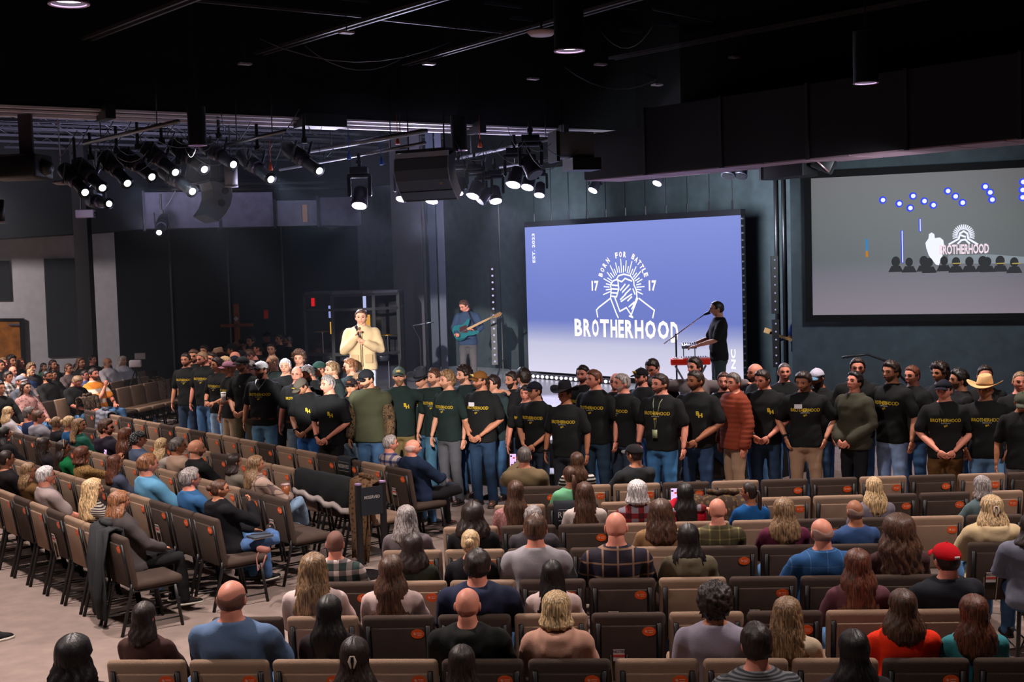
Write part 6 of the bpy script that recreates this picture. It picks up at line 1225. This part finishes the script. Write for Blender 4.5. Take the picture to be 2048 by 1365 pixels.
S('C', 1963, 962, 'older woman with short grey waves and a teal grey top', sex=f, w=.95, top='long', col=(86, 104, 108), hair=('bob', 'gray'), hl=.12, bulk=.010, face=14)
S('B', 1147, 935, 'girl in a mint green shirt with a brown ponytail', sex=f, w=.95, top='tee', col=(112, 180, 136), hair=('pony', 'brown'), hl=.28, yaw=20)
S('A', 1055, 896, 'man with cropped grey hair and glasses in an olive shirt holding up a phone', w=1.0, top='jacket', col=(110, 94, 70), hair=('crew', 'salt'), ex=('glasses',), pose='sit/lap/phone', skin='r')
S('A', 1160, 907, 'woman with long brown hair and a black and white striped top in the front row', sex=f, top='long', col=(30, 28, 30), pat=('stripe', (200, 196, 190), 22., .5), hair=('long', 'brown'), hl=.28)
S('A', 1262, 893, 'man in a backward grey and black cap and dark shirt in the front row', w=1.05, top='tee', col=(46, 48, 52), hair=('crew', 'dark'), hat=('cap', (30, 28, 30), (92, 90, 92)), face=24, yaw=20)
p_ = P(150, 1440, .9); q_ = P(1925, 1432, .9); ROWS['H'] = (Vector((p_.x, p_.y, 0)), (Vector((q_.x, q_.y, 0)) - Vector((p_.x, p_.y, 0))).normalized(), Vector((0, 1, 0)))
S('H', 163, 1280, 'woman with black curls at the bottom left of the photo', sex=f, top='long', col=(30, 28, 30), hair=('long', 'black'), hl=.40, bulk=.026)
S('H', 723, 1281, 'woman with dark hair gathered in a pale claw clip at the bottom edge', sex=f, top='long', col=(60, 44, 48), hair=('long', 'dark'), hl=.30, bulk=.004, ex=('clip',))
S('H', 936, 1297, 'person with smooth dark brown hair at the bottom centre edge', sex=f, top='long', col=(50, 44, 44), hair=('bob', 'dark'), hl=.18)
S('H', 1523, 1252, 'man with short dark hair and a striped collar at the bottom edge', top='polo', col=(120, 120, 124), pat=('stripe', (60, 64, 70), 60., .5), hair=('short', 'dark'), skin='r')
S('H', 1718, 1265, 'woman with straight black hair at the bottom edge right', sex=f, top='long', col=(40, 34, 40), hair=('long', 'black'), hl=.40)
for i in range(12):
    p, d, n = ROWS['H']; l_ = p + d * (CW * (i + .5) - .15) + n * .3; chair('TD'[i % 2], False, l_, 0, 'chair just below the bottom photo edge, %s from the left' % ORD[i], GR)

# left block
S('L5', 16, 902, 'woman in black with dark tied back hair near the left photo edge', sex=f, top='long', col=(30, 26, 28), hair=('pony', 'dark'), hl=.12)
S('L5', 58, 927, 'woman with long blond hair, glasses and a brown top', sex=f, top='long', col=(100, 72, 42), hair=('long', 'dblond'), hl=.26, ex=('glasses',), yaw=-20)
S('L5', 96, 935, 'man with white hair and a light grey shirt in the nearest left row', w=1.1, top='polo', col=(158, 142, 140), hair=('short', 'white'), skin='r', leg=(60, 80, 120), ex=('glasses',))
S('L5', 191, 960, 'woman with long wavy blond hair and a finely striped shirt', sex=f, w=1.06, top='tee', col=(170, 160, 150), pat=('stripe', (50, 46, 50), 42., .5), hair=('long', 'blond'), hl=.38, bulk=.012)
S('L5', 243, 984, 'woman with long strawberry blond hair and a charcoal top at the row end', sex=f, w=1.1, top='hoodie', col=(72, 66, 66), leg=(24, 24, 26), hair=('long', 'red'), hl=.46, bulk=.008, shoe=(24, 22, 22))
S('L4', 12, 855, 'woman with black hair and a black coat at the left photo edge', sex=f, w=1.1, top='jacket', col=(26, 24, 28), hair=('long', 'black'), hl=.36)
S('L4', 88, 880, 'woman with long straight dark hair beside the one with a hair band', sex=f, top='long', col=(36, 34, 38), hair=('long', 'dark'), hl=.38)
S('L4', 127, 882, 'woman with a tan hair band and a bright green top', sex=f, top='long', col=(18, 110, 62), hair=('long', 'dark'), hl=.38, ex=('band',), yaw=-20)
S('L4', 166, 895, 'woman with an auburn bob and a leopard print top filming with a phone', sex=f, w=1.05, top='long', col=(150, 116, 70), pat=('spots', (60, 40, 24), (40, 26, 16), 55.), hair=('bob', 'auburn'), hl=.13, bulk=.012, pose='sit/phone/lap')
S('L4', 230, 914, 'woman with long straight auburn hair and a faded blue jacket', sex=f, top='long', col=(72, 78, 98), hair=('long', 'auburn'), hl=.32)
S('L4', 305, 910, 'man with short reddish blond hair in a light blue shirt', w=1.16, girth=1.15, top='polo', col=(94, 150, 186), hair=('short', 'red'), skin='r')
S('L4', 386, 939, 'man with thick grey hair and glasses in a blue denim shirt', w=1.12, top='polo', col=(48, 92, 138), hair=('thick', 'gray'), ex=('glasses',), skin='r')
S('L4', 441, 962, 'dark haired woman with glasses and black hooded jacket, legs crossed', sex=f, w=1.12, top='hoodie', col=(20, 20, 24), hair=('updo', 'brown'), ex=('glasses',), leg=(60, 88, 128), pose='sitfig4/chin/thigh', yaw=-20, shoe=(24, 24, 30), off=.05)
S('L3', 16, 817, 'woman with pale blond hair and a white top at the far left', sex=f, top='long', col=(196, 190, 196), hair=('long', 'blond'), hl=.22)
S('L3', 61, 816, 'man with dark cropped hair in a navy top', w=1.02, top='tee', col=(34, 46, 82), hair=('short', 'salt'), skin='r', yaw=-20)
S('L3', 80, 823, 'young man with brown hair in a light grey hooded sweatshirt', w=1.05, top='hoodie', col=(136, 134, 144), hair=('short', 'brown'), skin='r', yaw=-20)
S('L3', 113, 845, 'woman in black with fair hair pinned up', sex=f, top='long', col=(26, 26, 32), hair=('updo', 'dblond'))
S('L3', 140, 833, 'woman with a blond bun and a blue top', sex=f, top='long', col=(28, 76, 122), hair=('updo', 'blond'), yaw=-20)
S('L3', 161, 838, 'woman with long fair brown hair and a dark green jumper in profile', sex=f, w=1.06, top='long', col=(36, 92, 78), hair=('long', 'dblond'), hl=.30, yaw=-40)
S('L3', 218, 841, 'man with a brown fringe, glasses and beard in a dark hooded sweatshirt', w=1.06, top='hoodie', col=(38, 34, 46), hair=('thick', 'brown'), beard=('short', 'red'), ex=('glasses',), yaw=-40, skin='r')
S('L3', 253, 858, 'woman with long dark auburn curls', sex=f, top='long', col=(44, 30, 32), hair=('long', 'auburn'), hl=.34, bulk=.014)
S('L3', 279, 866, 'person in a black paisley bandana and grey denim shirt', w=1.1, top='polo', col=(76, 88, 112), hair=('crew', 'brown'), hat=('bandana',), yaw=-20, skin='r')
S('L3', 323, 878, 'blond woman seen from behind next to the tan jacket', sex=f, top='long', col=(170, 160, 150), hair=('long', 'blond'), hl=.28)
S('L3', 359, 877, 'man with greying black hair and glasses in a tan jacket', w=1.08, top='jacket', col=(158, 132, 114), hair=('short', 'salt'), ex=('glasses',), skin='t', yaw=-20)
S('L3', 397, 881, 'bald man with a dark beard in a black shirt', w=1.08, top='polo', col=(22, 22, 24), hair=None, beard=('short', 'dark'), skin='m', yaw=-20)
S('L3', 468, 915, 'woman with a dark brown bob and a grey green top', sex=f, top='long', col=(110, 102, 92), hair=('bob', 'dark'), hl=.17)
S('L3', 513, 913, 'long haired blond woman in pale plaid jacket and jeans holding iced coffee', sex=f, w=1.08, top='jacket', col=(176, 150, 136), pat=('plaid', (120, 100, 96), (90, 74, 76), 8., .12), hair=('long', 'dblond'), hl=.36, bulk=.004, leg=(116, 140, 166), pose='sitx/laphigh/thigh', off=.03, yaw=-20)
S('L1', 780, 873, 'man with short grey hair in a blue and cream plaid shirt in the front row', w=1.05, top='polo', col=(176, 160, 150), pat=('plaid', (90, 90, 120), (40, 46, 84), 9., .35), hair=('short', 'gray'), skin='r', yaw=-20)
S('L1', 826, 884, 'elderly balding man in a navy jacket sitting with one leg crossed at the row end', w=1.12, top='jacket', col=(28, 42, 66), hair=('fringe', 'white'), bulk=.004, leg=(26, 26, 30), pose='sitfig4/laphigh', skin='r', yaw=-20, shoe=(66, 44, 40), off=.04)

# far left block, seen from the front
MP = []
def sitm(px, py, label, face=0, **k):
    q = P(px, py, 1.33); best = None
    for _, r in sorted((abs((q - ROWS['M%d' % r][0]).dot(mn)), r) for r in range(5)):
        o, d, n = ROWS['M%d' % r]; v = Vector((ray(px, py).x, ray(px, py).y)); o2 = o + n * .16; den = v.x * d.y - v.y * d.x; t = (o2.y * v.x - o2.x * v.y) / -den if abs(den) > 1e-9 else 0; x = o2 + d * t
        z_ = zat(x.x, x.y, py)
        if not 1.16 < z_ < 1.50: continue
        if best is None: best = r; xb = x
        if min([(x - a).length for a in MP] + [9]) > .42: best = r; xb = x; break
    if best is None: best = min((abs((q - ROWS['M%d' % r][0]).dot(mn)), r) for r in range(5))[1]; xb = q
    MP.append(xb.copy())
    k.setdefault('pose', 'sit/lap'); return sit('M%d' % best, px, py, label, face=face, **k)
ML_ = ((9, 717, 'fair haired man with glasses in a light blue shirt at the far left edge', B(top='polo', col=(116, 148, 190), hair=('short', 'dblond'), skin='r')), (26, 712, 'person with dark curly hair in the back row by the door', B(hair=('curly', 'dark'), skin='m', top='long')),
          (43, 718, 'woman with reddish hair in the back row', B(sex=f, hair=('bob', 'auburn'), hl=.1, skin='r', top='long', col=(40, 36, 40))), (19, 726, 'bald man near the left edge in the back rows', B(hair=None, skin='r', top='long', col=(60, 60, 70))),
          (47, 731, 'woman with dark wavy hair beneath the door frame', B(sex=f, hair=('long', 'dark'), hl=.2, skin='r', top='long', col=(60, 34, 36))), (27, 734, 'grey bearded man with glasses in a pale shirt', B(hair=('fringe', 'gray'), beard=('short', 'gray'), ex=('glasses',), skin='r', top='polo', col=(150, 144, 156))),
          (64, 728, 'person with fair curls behind the blue dress', B(sex=f, hair=('curly', 'dblond'), skin='r', top='long', col=(50, 46, 50))), (61, 738, 'smiling blond woman in a blue top and dark cardigan', B(sex=f, hair=('bob', 'blond'), hl=.12, top='long', col=(34, 54, 96), skin='l')),
          (18, 745, 'dark haired man in a black and white checked shirt', B(hair=('thick', 'dark'), top='polo', col=(50, 46, 50), pat=('plaid', (120, 116, 116), (180, 176, 170), 10., .4), skin='m')), (43, 753, 'man in a grey cap near the left edge', B(hair=('crew', 'brown'), hat=('cap', (116, 120, 132)), top='tee', col=(70, 74, 84), skin='r')),
          (46, 748, 'man with thin hair behind the grey cap', B(hair=('fringe', 'gray'), top='long', col=(180, 170, 170), skin='r')), (53, 765, 'young woman with long dark hair and a pink patterned blouse', B(sex=f, hair=('long', 'dark'), hl=.36, top='long', col=(168, 126, 120), pat=('spots', (90, 40, 50), (200, 170, 160), 22.), skin='l', w=1.05)),
          (86, 727, 'woman with long black hair and a green top', B(sex=f, hair=('long', 'black'), hl=.28, top='long', col=(60, 96, 74), skin='m')), (107, 721, 'dark haired woman in the back behind the white vest', B(sex=f, hair=('long', 'dark'), hl=.2, top='long', skin='m')),
          (112, 729, 'woman with long dark hair in a cream sleeveless top', B(sex=f, hair=('long', 'brown'), hl=.3, top='tee', col=(206, 186, 166), skin='m')), (98, 743, 'bearded man with glasses in a black shirt', B(hair=('short', 'black'), beard=('full', 'black'), ex=('glasses',), top='long', col=(22, 20, 22), skin='t', w=1.08)),
          (106, 742, 'woman with glasses and dark hair beside the bearded man', B(sex=f, hair=('long', 'black'), hl=.24, ex=('glasses',), top='long', skin='m')), (138, 729, 'person with cropped brown hair and glasses in a grey shirt', B(hair=('short', 'brown'), ex=('glasses',), top='polo', col=(92, 80, 80), skin='m')),
          (152, 728, 'young man with dark hair and trimmed beard by the column', B(hair=('short', 'black'), beard=('short', 'black'), top='tee', col=(30, 32, 44), skin='m')), (151, 749, 'man in a black shirt with his head bowed reading', B(hair=('short', 'dblond'), nod=36, top='tee', col=(20, 20, 22), skin='r', w=1.08)),
          (170, 742, 'young man with dark hair in a mottled blue shirt', B(hair=('short', 'dark'), top='tee', col=(92, 110, 160), skin='r', w=1.05)), (190, 738, 'bearded man in an orange and white banded shirt', B(hair=('short', 'dark'), beard=('full', 'brown'), top='tee', col=(232, 140, 52), pat=('stripe', (214, 196, 180), 5., .62), skin='r', w=1.05, pose='sit/chin/lap')),
          (186, 712, 'man in dark clothes beside the black column', B(hair=('short', 'dark'), top='long', skin='r')), (217, 717, 'man with grey hair and goatee in a white sweatshirt', B(hair=('fringe', 'gray'), beard=('short', 'white'), top='long', col=(206, 196, 204), skin='m', w=1.1)),
          (247, 713, 'woman with long platinum hair in a white top', B(sex=f, hair=('long', 'plat'), hl=.30, top='long', col=(206, 200, 210), skin='l', w=1.1)), (164, 716, 'woman with a white face veil of hair near the column', B(sex=f, hair=('long', 'brown'), hl=.2, top='long', skin='m')),
          (2, 765, 'person in black cut off by the left photo edge', B(hair=('short', 'dark'), top='long', skin='m')), (3, 722, 'person with dark hair cut off at the left edge', B(hair=('short', 'dark'), top='long', skin='m')))
for a in sorted(ML_, key=lambda a: -a[1]):
    sitm(a[0], a[1], a[2], face=-12, **a[3])

# ------------------------------------------------------------------ things held or lying about
def phone(p, face, tilt, lbl):
    t = thing('smartphone', lbl, 'phone', p, R(face)); m_ = RX(tilt); bm_build('phone_body', rbox((.075, .009, .155), .004), BLKM, t, m_)
    sm = cached('screen', lambda: M().box((0, -.0055, 0), (.068, .001, .146)).mesh('phone_screen', False)); s_ = link('phone_screen', sm.copy(), emat('phone_glow', (225, 190, 235), 1.2), t, m_)
    for k in range(5): x, z = (-.02, .01, .022, -.012, .015)[k], (.05, .03, -.02, -.045, -.06)[k]; link('screen_patch', M().box((x, -.0065, z), (.022, .0006, .016)).mesh('screen_patch', False), emat('phone_patch_%d' % (k % 3), ((40, 24, 50), (230, 70, 60), (90, 60, 150))[k % 3], .8), s_, None)
    return t
phone(D(1026, 922, ROWS['A'][0].y + .62), -4, -8, 'lit phone held up by the man in the olive shirt'); phone(D(1349, 993, ROWS['C'][0].y + .55), -2, -6, 'lit phone held up by the woman in the red top')
phone(D(211, 911, 17.0 - .2), -46, -6, 'lit phone held up by the woman in the leopard print top')
# reserved covers
RES = mat('cover_black', (22, 26, 34), .9)
def cover(row, px, py, wd, dr, lbl, txt=True):
    p, d, n = ROWS[row]; q = P(px, py, .90); s_ = (Vector((q.x, q.y, 0)) - p).dot(d); o = p + d * s_ + n * .035; t = thing('seat_cover', lbl, 'seat cover', (o.x, o.y, .915), math.atan2(-n.x, n.y))
    m1 = M(); pr = [(.055, -.12), (.050, .0), (.035, .008), (-.035, .008), (-.062, -.01), (-.064, -dr * .5), (-.052, -dr)]
    m1.rings([[Vector((x, y, z)) for y, z in pr] for x in np.linspace(-wd / 2, wd / 2, 6)], 0, False, False); o1 = m1.build('cloth', RES, t, True); sm = o1.modifiers.new('s', 'SOLIDIFY'); sm.thickness = .006
    if txt:
        vs, fs = text_geo('RESERVED', .085 * wd / .42, .0006); m1 = M(); m1.add([(x * .9, -.068, y - dr * .45) for x, y, _ in vs], fs)
        for k in (-1, 1): m1.box((0, -.068, -dr * .45 + k * .055), (wd * .78, .001, .003))
        m1.build('cover_lettering', mat('cover_print', (170, 165, 160), .7), t)
    return t
cover('B', 1150, 1009, .42, .26, 'black cover reading RESERVED over a chair back in the sixth row'); cover('L1', 700, 917, .30, .24, 'small black RESERVED cover on a chair of the front left row')
# long black blanket with a white edge over the second left row
p, d, n = ROWS['L2']; qa, qb = P(582, 942, .90), P(690, 965, .90); sa, sb = [(Vector((q.x, q.y, 0)) - p).dot(d) for q in (qa, qb)]; t = thing('blanket', 'long black blanket with a white fleece edge hanging over the chair backs', 'blanket', (0, 0, 0)); m1 = M(); m2 = M(); rs, r2 = [], []
for i in range(15):
    k = i / 14; c_ = p + d * (sa + (sb - sa) * k); dr = .22 + .12 * k + .02 * math.sin(i * 1.7); f_ = lambda a, z: c_ + n * (a + .01 * math.sin(i * 1.3)) + Vector((0, 0, .905 + z))
    rs.append([f_(.11, -.12), f_(.085, 0), (f_(.03, .025)), f_(-.035, .0), f_(-.05, -dr * .5), f_(-.055, -dr)]); r2.append([f_(-.052, -dr + .02), f_(-.075, -dr + .01), f_(-.075, -dr - .05), f_(-.050, -dr - .05)])
m1.rings(rs, 0, False, False); o1 = m1.build('blanket_cloth', mat('blanket_black', (20, 24, 26), .95), t, True); sm = o1.modifiers.new('s', 'SOLIDIFY'); sm.thickness = .01; m2.rings(r2); m2.build('fleece_edge', mat('fleece_white', (176, 164, 160), .95), t, True)
# jackets hung on chairs
def drape(row, px, py, wd, dr, mt, lbl, nm='hanging_jacket', fwd=.10, seed=0.):
    p, d, n = ROWS[row]; q = P(px, py, .90); s0_ = (Vector((q.x, q.y, 0)) - p).dot(d); t = thing(nm, lbl, 'jacket', (0, 0, 0)); rs = []
    for i in range(13):
        k = i / 12 - .5; w_ = lambda z: 1 + .25 * z; rr = []
        for a, z in ((.14, -.30), (.125, -.1), (.10, .02), (.03, .05), (-.05, .02), (-.075, -dr * .35), (-.085, -dr * .7), (-.07, -dr)):
            x = k * wd * (1 - .25 * max(0, -z / dr)); rr.append(p + d * (s0_ + x) + n * (a + .018 * math.sin(i * 1.6 + z * 9 + seed)) + Vector((0, 0, .90 + z + .012 * math.sin(i * 2.1 + seed))))
        rs.append(rr)
    m1 = M(); m1.rings(rs, 0, False, False); o1 = m1.build('jacket_cloth', mt, t, True); sm = o1.modifiers.new('s', 'SOLIDIFY'); sm.thickness = .018
    m1 = M(); m1.tube([rs[j][3] + Vector((0, 0, .02)) for j in range(3, 10)], .028, 8); m1.build('jacket_collar', mt, t, True); m1 = M(); m1.tube([rs[9][4], rs[10][5] - n * .02, rs[10][6] - n * .03, rs[9][7] - n * .03], [.05, .048, .042, .036], 10); m1.build('jacket_sleeve', mt, t, True); return t
LEO = mat('leopard_cloth', (92, 66, 42), .9, pat=('spots', (34, 24, 16), (60, 40, 24), 26.)); CAM = mat('camo_cloth', (88, 70, 58), .95, pat=('camo', (30, 24, 24), (120, 96, 74), 9))
drape('L2', 706, 970, .42, .85, LEO, 'leopard print coat hanging over the end chair of the second left row'); drape('L5', 205, 1062, .44, .80, mat('charcoal_cloth', (40, 42, 44), .95), 'charcoal coat hanging on the last chair behind the strawberry blond woman', seed=1.)
drape('L1', 204, 828, .5, .5, mat('grey_stripe', (112, 114, 126), .95, pat=('stripe', (70, 72, 84), 12., .5)), 'grey striped sweater thrown over two chairs of the front left row', 'sweater', seed=2.)
drape('C', 1462, 1005, .6, .25, LEO, 'leopard print jacket folded over a chair back in front of the girl in blue', seed=.5) if False else None
drape('B', 1450, 1003, .62, .34, mat('dark_leopard', (58, 44, 34), .9, pat=('spots', (110, 84, 50), (24, 20, 18), 22.)), 'dark patterned jacket draped over a chair back left of the girl in blue', seed=.7)
def drapem(px, py, lbl, seed): r_ = 'M0'; return drape(r_, px, py, .45, .5, CAM, lbl, seed=seed)
pz = P(162, 800, .9); ROWS['K'] = (Vector((pz.x, pz.y, 0)), md, -mn); drape('K', 162, 797, .55, .55, CAM, 'camouflage jacket over the end chair near the aisle of the far left block', seed=.2)
pz = P(315, 762, .9); ROWS['K2'] = (Vector((pz.x, pz.y, 0)), md, -mn); drape('K2', 315, 762, .45, .5, CAM, 'camouflage jacket over an empty chair of the far left block', seed=1.3)
# folding stand with reserved sling beside the aisle
p = P(747, 1150, 0); t = thing('folding_stand', 'black folding stand with a RESERVED sling standing in the aisle', 'stand', p, R(30)); hz = .98
for s in (-1, 1):
    m1 = M(); m1.box((s * .14, 0, hz / 2), (.055, .055, hz)); m1.build('stand_post', BLKM, t); M().cyl((s * .14, 0, hz), (s * .14, 0, hz + .015), .036, 14).build('post_cap', mat('cap_violet', (150, 120, 160), .4), t)
M().cyl((-.14, 0, .0), (-.14, 0, .03), .22, 24).build('round_base', mat('base_black', (24, 24, 28), .3), t); M().box((0, -.03, .80), (.25, .012, .30)).build('sling_cloth', RES, t)
vs, fs = text_geo('RESERVED', .045, .0004); m1 = M(); m1.add([(x * .9, -.038, y + .84) for x, y, _ in vs], fs); m1.build('sling_lettering', mat('cover_print', (170, 165, 160), .7), t)
# small items
cup(D(571, 985, ROWS['L3'][0].y - 5.35), 'clear plastic cup of iced coffee held by the blond woman at the row end', mat('coffee', (150, 84, 48), .3), mat('cup_clear', (190, 160, 160), .3), 1.15)
def thingbox(nm, lbl, cat, p, d, mt, rz=0., part='cover'): t = thing(nm, lbl, cat, p, rz); bm_build(part, rbox(d, min(d) * .3), mt, t); return t
PG = mat('page_white', (200, 190, 185), .8)
q = P(520, 1072, .66); t = thingbox('notebook', 'grey notebook and pen on the lap of the woman with crossed legs', 'notebook', q, (.16, .22, .02), mat('notebook_grey', (70, 78, 92), .6), R(-50)); M().box((0, 0, -.012), (.15, .21, .01)).build('pages', PG, t); M().tube([(-.04, -.08, .018), (.05, .09, .018)], .005, 6).build('pen', BLKM, t)
q = P(527, 1100, .60); t = thing('handbag', 'pink brown handbag with a hanging strap on a lap', 'bag', q, R(-40)); t.scale = (.6, .6, .62); bm_build('bag_body', rbox((.26, .12, .10), .04), mat('bag_leather', (134, 84, 74), .6), t); M().tube([(-.08, 0, .02), (-.06, -.10, -.12), (.02, -.14, -.30), (.10, -.12, -.24), (.12, -.05, -.06)], .013, 6, flat=.4).build('bag_strap', mat('bag_leather', (134, 84, 74), .6), t, True)
p, d, n = ROWS['M1']; q = P(128, 822, .50); t = thing('book_stack', 'two pale books lying on an empty seat of the far left block', 'books', q, .3); M().box((0, 0, .02), (.30, .22, .03)).build('book', PG, t); M().box((.01, 0, .055), (.28, .21, .03)).build('book', mat('page_tan', (176, 160, 140), .8), t)
q = P(337, 842, .03); thingbox('open_book', 'white book lying on the floor under the far left chairs', 'book', q, (.28, .2, .04), PG)
q = P(310, 842, .12); t = thing('water_bottle', 'clear blue water bottle standing on the floor left of the white book', 'bottle', q); M().tube([(0, 0, -.12), (0, 0, .04), (0, 0, .08), (0, 0, .11)], [.035, .035, .015, .015], 12).build('bottle_body', mat('bottle_blue', (120, 150, 190), .2), t, True); M().cyl((0, 0, .11), (0, 0, .13), .018).build('bottle_cap', PG, t)
p = D(271, 728, 27.5); t = thing('video_camera', 'white lit video camera on a tripod before the black wall', 'camera', (p.x, p.y, 0), .2); z = p.z; bm_build('camera_body', rbox((.26, .16, .16), .03), mat('camcorder', (190, 180, 190), .4), t, T(0, 0, z)); M().box((.10, 0, z + .16), (.22, .04, .13)).build('monitor', mat('monitor_grey', (130, 124, 130), .4), t)
for a in (90, 210, 330): M().tube([(0, 0, z - .08), (.45 * math.cos(R(a)), .45 * math.sin(R(a)), 0)], .016, 6).build('tripod_leg', BLKM, t)
p = P(-14, 1285, 0); t = thing('sneaker', 'black slip on shoe with a white sole at the left photo edge', 'shoe', (p.x, p.y, .055), R(-60)); vfs = vf.shoe(1); 
shared('shoe_body', vfs, [mat('shoe_upper', (24, 24, 28), .6), mat('shoe_sole', (200, 195, 185), .7)], t, T(*(-(vf.legs[1][3]))) @ T(0, 0, .035))
p = P(1412, 962, .45); t = thing('black_bag', 'rounded black bag standing on a front row seat', 'bag', p + Vector((0, .2, 0)), 0); m1 = M(); m1.rings([[Vector((.30 * math.cos(a) * k, y, .30 * math.sin(a) * k)) for a in np.linspace(0, math.pi, 15)] for y, k in ((-.10, .85), (-.08, 1), (.08, 1), (.10, .85))]); m1.build('bag_shell', BLKM, t, True); M().tube([(-.08, 0, .29), (-.05, 0, .34), (.05, 0, .34), (.08, 0, .29)], .012, 6).build('bag_handle', BLKM, t)
p = D(1735, 724, 20.3); t = thing('cable_hose', 'black curved cable hanging on the grey wall behind the men', 'cable', p); M().tube([(-.4, 0, .08), (0, 0, .12), (.3, 0, .0), (.6, -.1, -.35)], .02, 8).build('hose', BLKM, t, True)
bpy.data.scenes.remove(TS)
